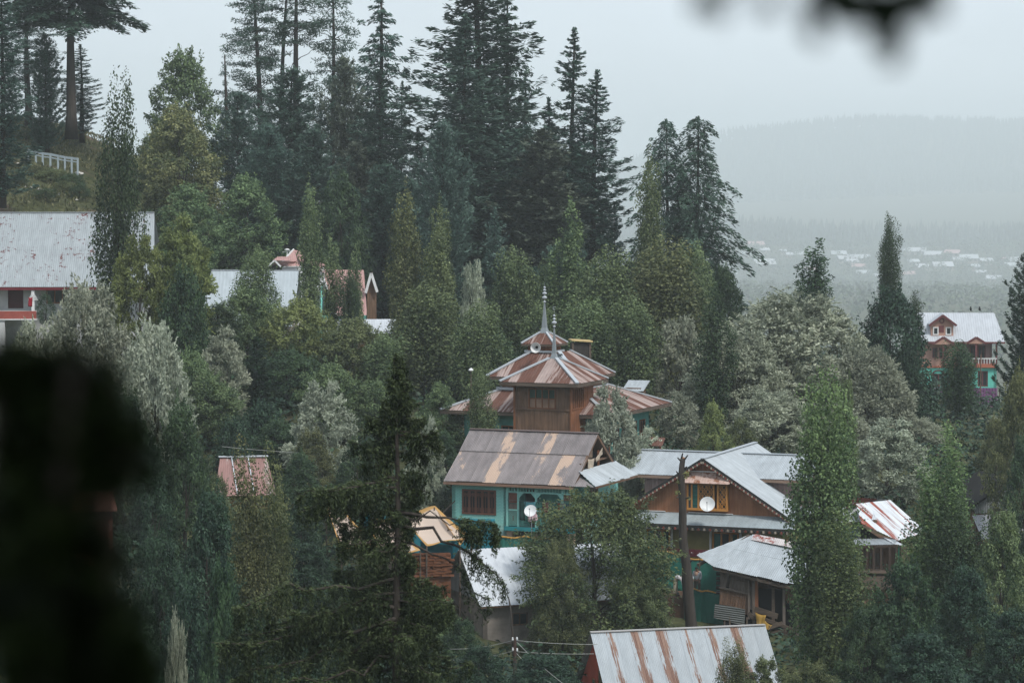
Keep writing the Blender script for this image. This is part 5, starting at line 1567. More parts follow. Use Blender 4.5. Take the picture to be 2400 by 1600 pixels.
# ------------------------------------------------------------------ rust striped roof at the bottom
def striped_house():
    root = at(1440, 1640, 137.0)
    th = 15
    r = empty('red_gabled_house', root, th, 'red gabled house with a rust striped pale roof at the bottom of the view', 'house')
    s = FPX / 137.0
    z = lambda py: (1640 - py) / s
    red = paint('red_plaster', (.33, .055, .03, 1), .8, .25)
    Wd, L = 6.4, 8.9
    E, Rz = z(1640) - .75, z(1478) - .5
    yr = Wd / 2
    m = MB()
    wall_holes(m, (0, 0, -4), X_, Z_, L, 4 + E, [], .2)
    wall_holes(m, (L, 0, -4), Y_, Z_, Wd, 4 + E, [], .2)
    wall_holes(m, (L, Wd, -4), -X_, Z_, L, 4 + E, [], .2)
    wall_holes(m, (0, Wd, -4), -Y_, Z_, Wd, 4 + E, [], .2)
    m.hexa([(0, Wd, E), (0, 0, E), (0, yr, Rz - .15)], [(.2, Wd, E), (.2, 0, E), (.2, yr, Rz - .15)])
    m.build('wall', red, r)
    window(r, (-.02, 2.6, E + .75), -Y_, Z_, .75, 1.1, M_plankr, M_glass, 2, 1, .07, .06, inset=-.005)
    window(r, (-.02, 3.7, E + .35), -Y_, Z_, .55, .9, M_plankr, M_glass, 1, 1, .07, .06, inset=-.005)
    base = (.40, .44, .465, 1)
    rust = (.14, .07, .052, 1)
    clean = metal('striped_clean', base, rust, .03, .02, (3, .3), .6, .1, .12)
    t = NT('striped_rusty')
    uv = t.n('ShaderNodeTexCoord').outputs['UV']
    oi = t.n('ShaderNodeObjectInfo').outputs['Random']
    su = t.n('ShaderNodeSeparateXYZ'); t.set(su, 0, uv)
    fl = t.math('FRACT', t.math('DIVIDE', su.outputs[0], .69))
    band = t.math('SUBTRACT', 1.0, t.math('ABSOLUTE', t.math('MULTIPLY', t.math('SUBTRACT', fl, .5), 2.0)))
    n1 = t.noise(t.mapping(uv, (9, .5, 1)), 1.0, 6, .7)
    n2 = t.noise(t.mapping(uv, (26, .4, 1)), 1.0, 3, .6)
    big = t.noise(t.mapping(uv, (1.2, .8, 1)), 1.0, 3, .6)
    v = t.math('ADD', t.math('ADD', t.math('MULTIPLY', n1, 1.25), t.math('MULTIPLY', n2, .4)), t.math('MULTIPLY', band, .3))
    v = t.math('ADD', v, t.math('MULTIPLY', t.math('SUBTRACT', big, .5), .55))
    v = t.math('ADD', v, t.math('MULTIPLY', t.math('SUBTRACT', oi, .5), .22))
    f = t.ramp(v, .93, 1.02)
    c = t.mix(f, base, t.mix(t.ramp(n2, .35, .65), rust, (.28, .18, .135, 1)))
    t.set(su, 0, uv)
    MATS['striped_rusty'] = t.shader(c, .65, spec=.3)
    rusty = MATS['striped_rusty']
    x0, x1 = -.28, L
    P = [(x0, -.6, E - .25), (x1, -.6, E - .25), (x1, yr, Rz), (x0, yr, Rz)]
    # sheets alternate: clean, rusty
    n = 14; w = (x1 - x0) / n
    split = .17
    def lerp(a, b, q): return tuple(a[i] + (b[i] - a[i]) * q for i in range(3))
    for i in range(n):
        xa, xb = x0 + i * w, x0 + (i + 1) * w + .02
        lo0, lo1, hi0, hi1 = (xa, -.6, E - .25), (xb, -.6, E - .25), (xa, yr, Rz), (xb, yr, Rz)
        mid0, mid1 = lerp(lo0, hi0, split), lerp(lo1, hi1, split)
        sheets(r, [lo0, lo1, mid1, mid0], clean, w + .1, .085, .012)
        up0, up1 = lerp(lo0, hi0, split - .02), lerp(lo1, hi1, split - .02)
        dz = .02 + .004 * (i % 2)
        q = [(a[0], a[1], a[2] + dz) for a in (up0, up1, hi1, hi0)]
        sheets(r, q, rusty if (i % 2 == 1 and i < 12) else clean, w + .1, .085, .012)
    sheets(r, [(x1, Wd + .6, E - .25), (x0, Wd + .6, E - .25), (x0, yr, Rz), (x1, yr, Rz)], clean, .85, .12, .012)
    ridge_cap(r, [(x0, yr, Rz + .03), (x1, yr, Rz + .03)], metal('ridge_rust', (.45, .44, .43, 1), (.2, .09, .06, 1), .4, .2, (3, 3), .6, .1), .12)
    MB().slab([(x0 + .05, -.5, E - .32), (x1 - .05, -.5, E - .32), (x1 - .05, yr, Rz - .1), (x0 + .05, yr, Rz - .1)], (0, 0, .05)).build('roof_boarding', M_plankd, r)
striped_house()

# ------------------------------------------------------------------ weathered plank shed
def plank_shed():
    D = 156.5
    # corners of the leaning plan
    root = at(1690, 1455, D)
    r = empty('plank_shed', root, -16, 'leaning weathered plank shed with a pale tin roof and a yellow tarp', 'shed')
    s = FPX / D
    z = lambda py: (1455 - py) / s
    W = 4.6
    # roof plane: eave falls to the right, ridge behind
    e0, e1 = Vector((-.35, -.55, z(1322))), Vector((3.35, -.6, z(1356)))
    t0 = Vector((-1.35, -.3, z(1298)))
    roof = [tuple(e0), tuple(e1 + Vector((1.3, .0, -.12))), (4.7, 3.9, z(1250) - .95), (.95, 4.1, z(1250) - .45)]
    sheets(r, roof, M_tin, .8, .11, .015, rows=(0, .55, 1), ragged=.08)
    sheets(r, [tuple(t0), tuple(e0 + Vector((.02, .02, -.02))), (.95, 4.1, z(1250) - .47), (.75, 4.15, z(1250) - .47)], M_tin, .8, .11, .015, ragged=.05)
    sheets(r, [(1.0, 3.3, z(1256) - .5), (3.4, 3.2, z(1262) - .72), (3.6, 3.75, z(1250) - .6), (1.1, 3.9, z(1250) - .38)], metal('red_scrap', (.5, .46, .45, 1), (.3, .08, .06, 1), .5, .3, (2, 2), .6, .1), .7, .11, .012, name='scrap_sheet')
    MB().beam(e0 + Vector((-.9, .2, -.0)), Vector((.75, 4.1, z(1250) - .52)), .14, .16).build('rafter', M_timber, r)
    MB().beam(e0 + Vector((0, .12, -.14)), e1 + Vector((0, .12, -.14)), .12, .14).build('eave_beam', M_timber, r)
    MB().beam(e1 + Vector((0, .12, -.14)), e1 + Vector((1.3, .12, -.3)), .12, .14).build('eave_beam', M_timber, r)
    for k in range(10):
        p = e0.lerp(e1, k / 9)
        MB().beam(p + Vector((0, -.02, -.07)), p + Vector((.1, 1.2, .16)), .06, .07).build('rafter_end', M_timber, r)
    # front boards, two tiers, with openings
    top = lambda x: e0.z - .2 + (e1.z - e0.z) * (x + .35) / 3.7
    tl = lambda x: z(1374) - (x * .19)
    planks(r, [(-.05, -.08, tl(0)), (1.55, -.05, tl(1.55)), (1.55, -.05, top(1.55)), (-.05, -.08, top(0))], M_greyw, .17, .03, holes=[(.32, .52, .05, .72)], jit=.012)
    planks(r, [(-.12, -.03, z(1422)), (1.55, 0, z(1438)), (1.55, 0, tl(1.55) - .05), (-.05, -.03, tl(0) - .02)], M_plankd, .15, .03, jit=.015)
    MB().beam((-.1, -.1, tl(0)), (1.6, -.07, tl(1.6)), .07, .09).build('rail', M_greyw, r)
    MB().box(.05, 4.4, .35, .45, -.5, top(2.2) - .5).build('opening_shade', M_black, r)  # near-black sheet stands in for the shade inside the shed opening
    planks(r, [(-.1, 3.2, z(1430)), (-.1, 0, z(1424)), (-.05, 0, top(0)), (-.05, 3.2, top(0) + 1.0)], M_greyw, .2, .03)
    planks(r, [(4.5, .2, -1.0), (4.5, 3.6, -1.0), (4.5, 3.6, top(4.5) + .6), (4.5, .2, top(4.5))], M_greyw, .25, .03)
    MB().box(-.05, 4.5, 3.5, 3.6, -1.0, top(4.5) + .3).build('back_wall', M_plankd, r)
    for (x, w_, zt, zb, mt) in ((1.58, .1, top(1.58), .2, M_greyw), (1.86, .14, top(1.86), -.6, M_greyw), (2.02, .16, top(2.02), .55, M_plankr), (2.95, .16, top(2.95) - .02, .15, M_timber), (3.55, .14, top(3.55), -.2, M_greyw), (4.3, .14, top(4.3), -.6, M_greyw)):
        MB().beam((x, -.08, zb), (x - .02, -.06, zt), w_, .12, (0, 1, 0)).build('post', mt, r)
    planks(r, [(1.6, -.03, .75), (1.84, -.03, .7), (1.84, -.03, 1.95), (1.6, -.03, 1.98)], M_greyw, .12, .03)
    planks(r, [(3.6, .0, 1.2), (4.3, .0, 1.0), (4.3, .0, top(4.3)), (3.6, .0, top(3.6))], M_plankd, .18, .03)
    for (p, q, w_, h_) in (((1.9, -.1, .78), (3.2, -.1, .42), .08, .3), ((1.9, -.16, .42), (4.2, -.16, -.3), .08, .18), ((1.55, -.12, .55), (1.95, -.15, .2), .06, .22), ((2.3, -.5, -.35), (3.5, -.3, .1), .1, .2), ((2.7, -.2, -.5), (3.7, -.35, -.28), .1, .14), ((.2, -.3, -.9), (.25, -.1, .4), .06, .08), ((.6, -.35, -.9), (.5, -.12, .5), .07, .06), ((1.2, -.25, -.9), (1.15, -.1, .3), .06, .08), ((1.5, -.25, -.9), (1.48, -.1, .3), .08, .06)):
        MB().beam(p, q, w_, h_).build('loose_plank', M_timber, r)
    gs = metal('dull_corrugated', (.17, .185, .175, 1), (.12, .09, .07, 1), .2, .1, (2, 2), .6, .1, .4)
    # crosswise corrugated sheet under the boards
    o = (-.3, -.2, z(1447)); P = [(-.3, -.22, z(1411)), (-.38, -.2, z(1446)), (1.35, -.18, z(1462)), (1.4, -.2, z(1423))]
    sheets(r, [P[1], P[0], P[3], P[2]][::1], gs, 1.2, .12, .02, name='cladding_sheet')
    MB().box(-.1, 4.4, .3, 3.4, -2.0, -.45).build('plinth', paint('mud_plinth', (.12, .09, .07, 1), .95, .35), r)
    M = Matrix.Translation(root) @ Matrix.Rotation(RAD(-16), 4, 'Z')
    def L(*p): return tuple(M @ Vector(p))
    yel = paint('ochre_tarp', (.36, .22, .045, 1), .8, .3)
    cloth('tarp', [L(1.98, -.3, .62), L(2.6, -.35, .5), L(2.4, -.5, -.35), L(2.15, -.5, -.35)], yel, 'ochre yellow tarp hanging from the broken planks of the shed', 'tarp', seed=7, rip=.07)
    cloth('tarp', [L(2.55, -.4, .2), L(2.95, -.45, -.02), L(2.75, -.55, -.35), L(2.4, -.55, -.2)], yel, 'crumpled yellow tarp corner lying on the broken planks', 'tarp', seed=8, rip=.09)
    # log ends on the left corner
    q = empty('log_stack', at(1684, 1385, 157.4), -16, 'stack of dark log ends at the left corner of the plank shed', 'logs')
    for k in range(6):
        MB().tube([(-.12, 0, -.05 + .26 * k), (.3, 0, -.05 + .26 * k)], .1, 8).build('log', M_bark, q)
plank_shed()

# ------------------------------------------------------------------ blue house and open timber shed on the right
def blue_house():
    D = 171.0
    root = at(2004, 1400, D)
    r = empty('blue_house', root, 16, 'pale blue house with a red streaked white roof behind the tall poplar', 'house')
    s = FPX / D
    z = lambda py: (1400 - py) / s
    blue = paint('pale_blue_wall', (.26, .34, .62, 1), .7, .15)
    orange = MATS['orange_paint']
    rr = metal('red_streaked_white', (.60, .635, .665, 1), (.30, .075, .05, 1), .48, .3, (2.6, .16), .6, .1, .12, rust2=(.24, .07, .05, 1))
    # ridge runs away to the right; main slope faces the viewer
    Mi = (Matrix.Translation(root) @ Matrix.Rotation(RAD(16), 4, 'Z')).inverted()
    def W(px, py, d): return Mi @ at(px, py, d)
    # upper left slope over the blue wall
    a, b, t = W(1955, 1227, 170.6), W(2056, 1217, 169.9), W(2036, 1179, 172.6)
    sheets(r, [a, b, t, t + (a - b) * .9], M_tinw, .85, .12, .014)
    MB().beam(a - Z_ * .1, b - Z_ * .1, .06, .14).build('fascia', M_plankd, r)
    # big right slope: a plane through its eave and its ridge
    p0, p1, p2 = W(2104, 1266, 169.3), W(2160, 1250, 171.6), W(2087, 1171, 173.6)
    nrm = (p1 - p0).cross(p2 - p0)
    o0 = Mi @ Vector((0, 0, 0))
    def on(px, py):
        d = W(px, py, 170) - o0
        return o0 + d * ((p0 - o0).dot(nrm) / d.dot(nrm))
    sheets(r, [p0, p1, on(2160, 1236), p2, on(2006, 1180), on(2019, 1226)], rr, .62, .12, .012)
    back = [p2 + Vector((0, .02, .02)), on(2006, 1180) + Vector((0, .02, .02))]
    sheets(r, [back[0] + Vector((.8, 3.0, -1.9)), back[1] + Vector((-.2, 3.4, -1.9)), back[1], back[0]], rr, .8, .12, .014)
    root_y = 0
    m = MB()
    wall_holes(m, (-1.6, .35, -1), X_, Z_, 2.0, z(1232) + 1.05, [(.9, 1.6, 3.6, 4.35), (.75, 1.7, 1.6, 2.9)], .2)
    wall_holes(m, (.4, .35, -1), Y_, Z_, 5, z(1232) + .6, [], .2)
    wall_holes(m, (-1.6, 5.4, -1), -Y_, Z_, 5, z(1232) + .6, [], .2)
    m.build('wall', blue, r)
    MB().box(.33, .43, .26, .36, -1, z(1230)).build('corner_trim', M_white, r)
    for (u0, u1, v0, v1) in ((.9, 1.6, 3.6, 4.35), (.75, 1.7, 1.6, 2.9)):
        window(r, (-1.6 + u0, .32, v0 - 1), X_, Z_, u1 - u0, v1 - v0, orange, MATS['curtain'] if 'curtain' in MATS else M_glass, 2, 2, .07, .05)
        w = MB(); w.box(-1.6 + u0 - .08, -1.6 + u1 + .08, .29, .345, v1 - 1, v1 - .92); w.box(-1.6 + u1, -1.6 + u1 + .08, .29, .345, v0 - 1, v1 - 1)
        w.build('window_surround', M_white, r)
    # dark loft under the slope
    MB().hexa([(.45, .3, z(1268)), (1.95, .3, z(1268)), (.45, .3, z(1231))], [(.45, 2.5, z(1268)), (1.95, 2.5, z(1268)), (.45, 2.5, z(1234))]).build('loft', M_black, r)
    # house behind
    MB().box(.45, 3.4, .9, 6.0, -1, z(1274)).build('rear_wall', M_plankd, r)
    # open timber shed in front
    q = empty('open_timber_shed', at(2055, 1400, 168.2), 10, 'open dark timber shed with a thin tin awning between the two front poplars', 'shed')
    zq = lambda py: (1400 - py) * 168.2 / FPX
    sheets(q, [(-1.5, -.5, zq(1272)), (.95, -.5, zq(1272)), (1.6, 1.2, zq(1262)), (-1.3, 1.2, zq(1266))], M_tin, .8, .1, .02, name='awning_sheet')
    sheets(q, [(.9, -.5, zq(1272) + .02), (1.75, -.1, zq(1279)), (1.5, 1.2, zq(1263)), (.7, 1.2, zq(1262))], M_tinw, .8, .1, .02, name='awning_sheet')
    dk = wood('dark_timber', (.075, .05, .038, 1), (.035, .025, .02, 1))
    MB().beam((-1.45, -.42, zq(1276)), (1.2, -.42, zq(1276)), .12, .16).build('beam', dk, q)
    MB().beam((-1.45, 1.1, zq(1274)), (1.4, 1.1, zq(1274)), .12, .16).build('beam', dk, q)
    for x in (-1.3, -.78, -.36, .1, .62, 1.05):
        MB().box(x - .07, x + .07, -.48, -.34, zq(1330), zq(1277)).build('post', dk, q)
        if x in (-1.3, -.36, .62): MB().box(x - .07, x + .07, 1.0, 1.14, zq(1330), zq(1277)).build('post', dk, q)
    MB().tube([(1.2, -.42, zq(1340)), (1.2, -.42, zq(1275))], .035, 6).build('pipe', paint('green_pipe', (.02, .16, .11, 1), .5), q)
    planks(q, [(-.1, 1.2, zq(1330)), (.6, 1.2, zq(1330)), (.6, 1.2, zq(1300)), (-.1, 1.2, zq(1300))], M_greyw, .14)
    planks(q, [(.6, 1.2, zq(1335)), (1.1, 1.2, zq(1335)), (1.1, 1.2, zq(1285)), (.6, 1.2, zq(1285))], M_plankd, .14)
    for k in range(12):
        y = -1.0 + k * .2
        MB().beam((-1.6, y, zq(1334) + .02 * (k % 3)), (1.2, y + .04, zq(1336) + .02 * (k % 2)), .17, .06, (0, 0, 1)).build('floor_plank', M_timber, q)
    for k in range(4):
        MB().beam((-1.5, -1.1 - .06 * k, zq(1346 + k * 7)), (1.0, -1.15 - .05 * k, zq(1348 + k * 7)), .1, .2).build('side_plank', M_timber, q)
    MB().box(-1.4, 1.0, -.9, 1.2, -3.0, zq(1352)).build('base_wall', paint('mud_wall', (.16, .10, .07, 1), .95, .35, 2.5), q)
    # stacked planks below
    st = empty('plank_pile', at(1935, 1450, 160), 12, 'pile of grey brown planks showing between the front poplar and the leafy bush', 'planks')
    for k in range(7):
        MB().beam((-1.1, .1 * (k % 2), -.5 + k * .14), (1.0 + .15 * (k % 3), .1, -.48 + k * .14), .22, .1).build('plank', M_timber, st)
    MB().box(-1.0, 1.0, .1, .9, -4, -.6).build('heap', paint('mud_wall', (.16, .10, .07, 1)), st)
blue_house()

def grey_shed():
    D = 176.0
    root = at(2330, 1330, D)
    r = empty('corrugated_shed', root, 20, 'grey corrugated gabled shed at the right edge behind the leafy tree', 'shed')
    s = FPX / D
    z = lambda py: (1330 - py) / s
    gm = metal('grey_wall_sheet', (.20, .215, .215, 1), (.15, .11, .09, 1), .12, .1, (3, .3), .6, .1, .3)
    P = [(-1.45, 0, z(1200)), (3.2, 0, z(1195)), (3.2, 0, z(1130)), (1.1, 0, z(1118)), (-1.45, 0, z(1172))]
    sheets(r, P, gm, .85, .16, .022, name='wall_sheet')
    MB().box(-1.4, 3.2, .08, 4, -2, z(1198)).build('wall', M_plankd, r)
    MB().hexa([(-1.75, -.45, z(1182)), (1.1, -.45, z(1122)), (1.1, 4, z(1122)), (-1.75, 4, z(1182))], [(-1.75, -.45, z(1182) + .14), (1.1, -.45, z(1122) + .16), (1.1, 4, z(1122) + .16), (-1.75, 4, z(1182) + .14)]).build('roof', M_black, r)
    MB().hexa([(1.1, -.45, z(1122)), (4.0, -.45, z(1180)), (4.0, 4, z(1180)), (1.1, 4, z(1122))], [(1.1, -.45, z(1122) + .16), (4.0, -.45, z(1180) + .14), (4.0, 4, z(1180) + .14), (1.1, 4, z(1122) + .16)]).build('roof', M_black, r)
    sheets(r, [(-1.6, -1.3, z(1254)), (2.2, -1.3, z(1254)), (2.2, -.02, z(1203)), (-1.6, -.02, z(1203))], metal('lilac_tin', (.36, .37, .40, 1), rough=.6, met=.1), .8, .12, .014, name='pent_sheet')
    MB().beam((-1.5, -1.2, z(1259)), (2.1, -1.2, z(1259)), .1, .16).build('beam', M_plankr, r)
    for x in (-1.3, -.2, 1.0): MB().box(x - .07, x + .07, -1.2, -1.06, -2, z(1260)).build('post', M_timber, r)
    # pale pole ends by the shed
    for (px, py, h) in ((2346, 1378, 1.0), (2309, 1403, .9)):
        p = at(px, py, 165); g = gz(p.x, p.y)
        MB_ = MB().tube([(0, 0, 0), (0, 0, h + .5)], .04, 6)
        o = MB_.build('stake', paint('pale_stake', (.5, .52, .5, 1), .7)); o.location = (p.x, p.y, p.z - h)
        tag(o, 'pale thin stake among the leaves below the corrugated shed, %s' % ('the right one' if px > 2330 else 'the left one'), 'stake')
grey_shed()

# ------------------------------------------------------------------ long house on the left
def long_house():
    D = 214.0
    root = at(60, 860, D)
    r = empty('long_house', root, 3, 'long white house with a patchy grey tin roof at the left edge', 'house')
    s = FPX / D
    z = lambda py: (860 - py) / s
    x = lambda px: (px - 60) / s
    rm = metal('peeling_grey_roof', (.33, .365, .38, 1), (.12, .042, .04, 1), .04, .05, (3, .5), .65, .08, .16, speck=.5)
    E, Rz = z(671), z(489) - .35
    yr = 5.0
    xl, xr = -7.5, x(352)
    sheets(r, [(xl, -1.0, E), (xr + .4, -1.0, E), (xr, yr, Rz), (xl, yr, Rz)], rm, .9, .15, .016, rows=(0, .5, 1))
    sheets(r, [(xr + .4, 11, E), (xl, 11, E), (xl, yr, Rz), (xr, yr, Rz)], rm, .95, .2, .012)
    ridge_cap(r, [(xl, yr, Rz + .03), (xr, yr, Rz + .03)], M_cap, .13)
    MB().slab([(xl, -.95, E - .1), (xr + .3, -.95, E - .1), (xr, yr, Rz - .1), (xl, yr, Rz - .1)], (0, 0, .05)).build('roof_boarding', M_plankd, r)
    redf = paint('crimson_fascia', (.17, .02, .03, 1), .6, .2); redb = paint('brick_red_band', (.34, .085, .065, 1), .7, .2)
    MB().box(xl, xr + .3, -1.08, -1.03, E - .22, E - .05).build('fascia', redf, r)
    wm = paint('long_house_white', (.52, .53, .52, 1), .8, .15)
    m = MB()
    holes = [(x(18) + 7.5, x(54) + 7.5, z(723) + 2, z(676) + 2), (x(108) + 7.5, x(165) + 7.5, z(712) + 2, z(678) + 2), (x(200) + 7.5, x(240) + 7.5, z(712) + 2, z(678) + 2)]
    wall_holes(m, (-7.5, .6, -2), X_, Z_, xr + 7.2, E + 2, holes, .25)
    wall_holes(m, (xr - .3, .6, -2), Y_, Z_, 9.4, E + 2, [], .25)
    wall_holes(m, (xr - .3, 10, -2), -X_, Z_, xr + 7.2, E + 2, [], .25)
    m.hexa([(xr - .35, .6, E), (xr - .35, 10, E), (xr - .35, yr, Rz - .3)], [(xr - .5, .6, E), (xr - .5, 10, E), (xr - .5, yr, Rz - .3)])
    m.build('wall', wm, r)
    MB().box(x(18), x(54), .7, .8, z(723), z(676)).build('door', paint('maroon_door', (.07, .015, .015, 1), .6, .25), r)
    for (a, b) in ((108, 165), (200, 240)):
        window(r, (x(a), .57, z(712)), X_, Z_, x(b) - x(a), z(678) - z(712), M_plankr, M_glass, 3, 1, .1, .08)
    MB().box(-7.5, x(90), -1.0, .6, z(727) - .12, z(727)).build('balcony_floor', wm, r)
    MB().box(-7.5, x(90), -1.06, -1.0, z(745), z(727)).build('balcony_band', redb, r)
    MB().box(-7.5, x(92), -1.12, -1.07, z(748), z(745)).build('balcony_trim', M_white, r)
    for px in (-60, -10, 82, 165):
        MB().box(x(px) - .11, x(px) + .11, -1.0, -.78, z(727) if px < 100 else -2, E - .05).build('post', M_white, r)
    for k in range(5): MB().box(x(82) - .35 + .05 * k, x(82) + .35 - .05 * k, -1.02, -.76, z(702) + .1 * k, z(702) + .1 * k + .06).build('capital', M_white, r)
    for px in (-40, 10, 74):
        MB().box(x(px) - .2, x(px) + .2, -1.0, -.6, -2, z(748)).build('lower_post', M_white, r)
    p = at(72, 703, 211.2)
    cloth('cloth', [tuple(p + Vector((-.15, 0, .2))), tuple(p + Vector((.15, 0, .25))), tuple(p + Vector((.12, -.05, -.5))), tuple(p + Vector((-.2, -.05, -.45)))], paint('crimson_cloth', (.30, .015, .03, 1), .9, .2), 'crimson cloth hanging at the balcony post of the long white house', seed=9)
long_house()

# ------------------------------------------------------------------ grey roof and pink roof in the middle left
def mid_roofs():
    D = 238.0
    s = FPX / D
    root = at(600, 800, D)
    z = lambda py: (800 - py) / s
    x = lambda px: (px - 600) / s
    r = empty('grey_roofed_house', root, 2, 'house with a large plain grey roof left of the pink roof', 'house')
    gm = metal('plain_grey_roof', (.385, .435, .46, 1), rough=.6, met=.1, grime=.12)
    sheets(r, [(x(470), -3.5, z(760)), (x(690), -3.5, z(760)), (x(700), 2.5, z(622) - .55), (x(492), 2.5, z(620) - .55)], gm, .9, .3, .006)
    sheets(r, [(x(700), 8, z(740)), (x(470), 8, z(740)), (x(492), 2.5, z(620) - .55), (x(700), 2.5, z(622) - .55)], gm, 1.2, .3, .006)
    MB().box(x(480), x(690), -2.8, 7.5, -2.5, z(758)).build('wall', paint('cream_wall', (.4, .36, .3, 1), .8), r)
    ridge_cap(r, [(x(492), 2.5, z(620) - .5), (x(700), 2.5, z(622) - .5)], M_cap, .1)
    # pink roofed house
    root = at(780, 800, D + 6)
    s2 = FPX / (D + 6)
    z = lambda py: (800 - py) / s2
    x = lambda px: (px - 780) / s2
    r = empty('pink_roofed_house', root, 2, 'house with a flaking pink roof and white barge boards below the pines', 'house')
    pm = metal('flaking_pink_roof', (.45, .27, .25, 1), (.62, .56, .5, 1), .25, .1, (3, .6), .7, .02, .15, rust2=(.25, .12, .10, 1), speck=.35)
    wt = M_white
    # large right roof, slanting left rake
    sheets(r, [(x(790), -3.0, z(735)), (x(862), -3.0, z(735)), (x(852), 2.8, z(624) - .5), (x(750), 2.8, z(620) - .5)], pm, .9, .15, .014)
    sheets(r, [(x(862), 8.0, z(720)), (x(745), 8.0, z(720)), (x(750), 2.8, z(620) - .5), (x(852), 2.8, z(624) - .5)], pm, 1.0, .2, .014)
    MB().beam((x(790), -3.05, z(735)), (x(750), 2.75, z(620) - .45), .12, .2).build('barge_board', wt, r)
    teal = MATS['teal_paint']
    MB().box(x(745), x(858), -2.2, 7, -2, z(738)).build('wall', teal, r)
    MB().hexa([(x(752), -2, z(738)), (x(752), 7, z(738)), (x(752), 2.8, z(625) - .6)], [(x(756), -2, z(738)), (x(756), 7, z(738)), (x(756), 2.8, z(625) - .6)]).build('gable', teal, r)
    # right gable facing us with white boards
    gx, gz_ = x(871), z(641)
    sheets(r, [(x(859), -1.2, z(684)), (x(859), 4, z(684)), (gx, 4, gz_), (gx, -1.2, gz_)][::-1][1:] + [(gx, -1.2, gz_)] if False else [(x(859), 4, z(684)), (x(859), -1.2, z(684)), (gx, -1.2, gz_), (gx, 4, gz_)], pm, .8, .15, .012)
    sheets(r, [(x(884), -1.2, z(682)), (x(884), 4, z(682)), (gx, 4, gz_), (gx, -1.2, gz_)], pm, .8, .15, .012)
    for px, py in ((858, 685), (885, 683)): MB().beam((x(px), -1.28, z(py)), (gx, -1.28, gz_ + .08), .08, .22).build('barge_board', wt, r)
    MB().hexa([(x(861), -.9, z(683)), (x(882), -.9, z(683)), (gx, -.9, gz_ - .15)], [(x(861), -.7, z(683)), (x(882), -.7, z(683)), (gx, -.7, gz_ - .15)]).build('gable_infill', M_plankd, r)
    MB().box(x(861), x(882), -.9, 3, -2, z(684)).build('annexe_wall', M_plankd, r)
    # left peak with dormer
    sheets(r, [(x(655), 1.0, z(624)), (x(702), 1.0, z(624)), (x(702), 3.2, z(600)), (x(686), 3.2, z(590) + .1)], pm, .8, .15, .012)
    sheets(r, [(x(702), 1.0, z(612)), (x(760), 1.0, z(640)), (x(760), 3.2, z(628)), (x(688), 3.2, z(590) + .1)], pm, .8, .15, .012)
    MB().beam((x(652), 1.0, z(624)), (x(686), 3.2, z(590) + .14), .1, .15).build('barge_board', wt, r)
    MB().box(x(660), x(760), 1.3, 7, -2, z(628)).build('wall', wt, r)
    sheets(r, [(x(630), -.5, z(622)), (x(646), -.5, z(612)), (x(690), 1.5, z(607)), (x(690), 1.5, z(618))], pm, .8, .15, .012)
    sheets(r, [(x(640), -.6, z(610)), (x(680), -.6, z(610)), (x(684), 1.5, z(600)), (x(650), 1.5, z(602))], pm, .8, .15, .012)
    for px in (630, 660): MB().beam((x(px), -.65, z(624)), (x(645), -.65, z(609)), .06, .14).build('barge_board', wt, r)
    MB().box(x(634), x(656), -.5, 1.4, z(660), z(623)).build('dormer_wall', M_black, r)
    # white finial pole
    p = at(673, 592, D + 9)
    q = empty('roof_antenna', p, 0, 'small white antenna beside the peak of the pink roof', 'antenna')
    MB().tube([(0, 0, -1.5), (0, 0, .3)], .05, 6).build('mast', M_white, q); MB().lathe([(.22, .2), (.25, .26), (.05, .36)], n=10).build('cap', M_white, q)
    MB().beam((-.4, 0, .05), (.4, 0, .12), .05, .05).build('crossbar', M_white, q)
    # low white roof
    root = at(840, 830, 226)
    r = empty('low_white_roofed_hut', root, 4, 'low hut with a white tin roof behind the olive tree', 'hut')
    s3 = FPX / 226
    z = lambda py: (830 - py) / s3
    x = lambda px: (px - 840) / s3
    sheets(r, [(x(760), -2, z(778)), (x(950), -2, z(778)), (x(945), 1.5, z(741) - .3), (x(765), 1.5, z(741) - .3)], M_tinw, .9, .2, .008)
    sheets(r, [(x(950), 5, z(778)), (x(760), 5, z(778)), (x(765), 1.5, z(741) - .3), (x(945), 1.5, z(741) - .3)], M_tinw, .9, .2, .008)
    MB().box(x(770), x(940), -1.5, 4.6, -2, z(780)).build('wall', M_plankd, r)
    # pinkish roof low at the left behind the thin poplars
    root = at(580, 1250, 168)
    r = empty('rose_roofed_house', root, 8, 'house with a rose coloured roof behind the thin bare stemmed poplars', 'house')
    s4 = FPX / 168
    z = lambda py: (1250 - py) / s4
    x = lambda px: (px - 580) / s4
    rose = metal('rose_roof', (.32, .185, .165, 1), (.48, .40, .37, 1), .42, .2, (3, .3), .7, .05, .2)
    E, Rz = z(1158), z(1070) - .25
    xa, xb = x(522), x(628)
    yr = 3.2
    sheets(r, [(xa - .5, -.5, E), (xb + .5, -.5, E), (xb + .1, yr, Rz), (xa, yr, Rz)], rose, .8, .11, .015)
    sheets(r, [(xb + .5, 6.9, E), (xa - .5, 6.9, E), (xa, yr, Rz), (xb + .1, yr, Rz)], rose, .8, .11, .015)
    MB().beam((xa - .1, yr, Rz + .02), (xb + .2, yr, Rz + .02), .5, .05).build('ridge_cap', M_tinw, r)
    MB().box(xa, xb, 0, 6.4, -2, E - .05).build('wall', M_plankr, r)
    for k, f in enumerate((.25, .62)):
        a = Vector((xa + (xb - xa) * f, yr - .1, Rz + .03)); b = Vector((xa + (xb - xa) * f + .2, -.5, E + .06))
        MB().beam(a, b, .06, .05).build('roof_batten', M_tinw, r)
    # terracotta corner seen past the black bush
    root = at(238, 1300, 140)
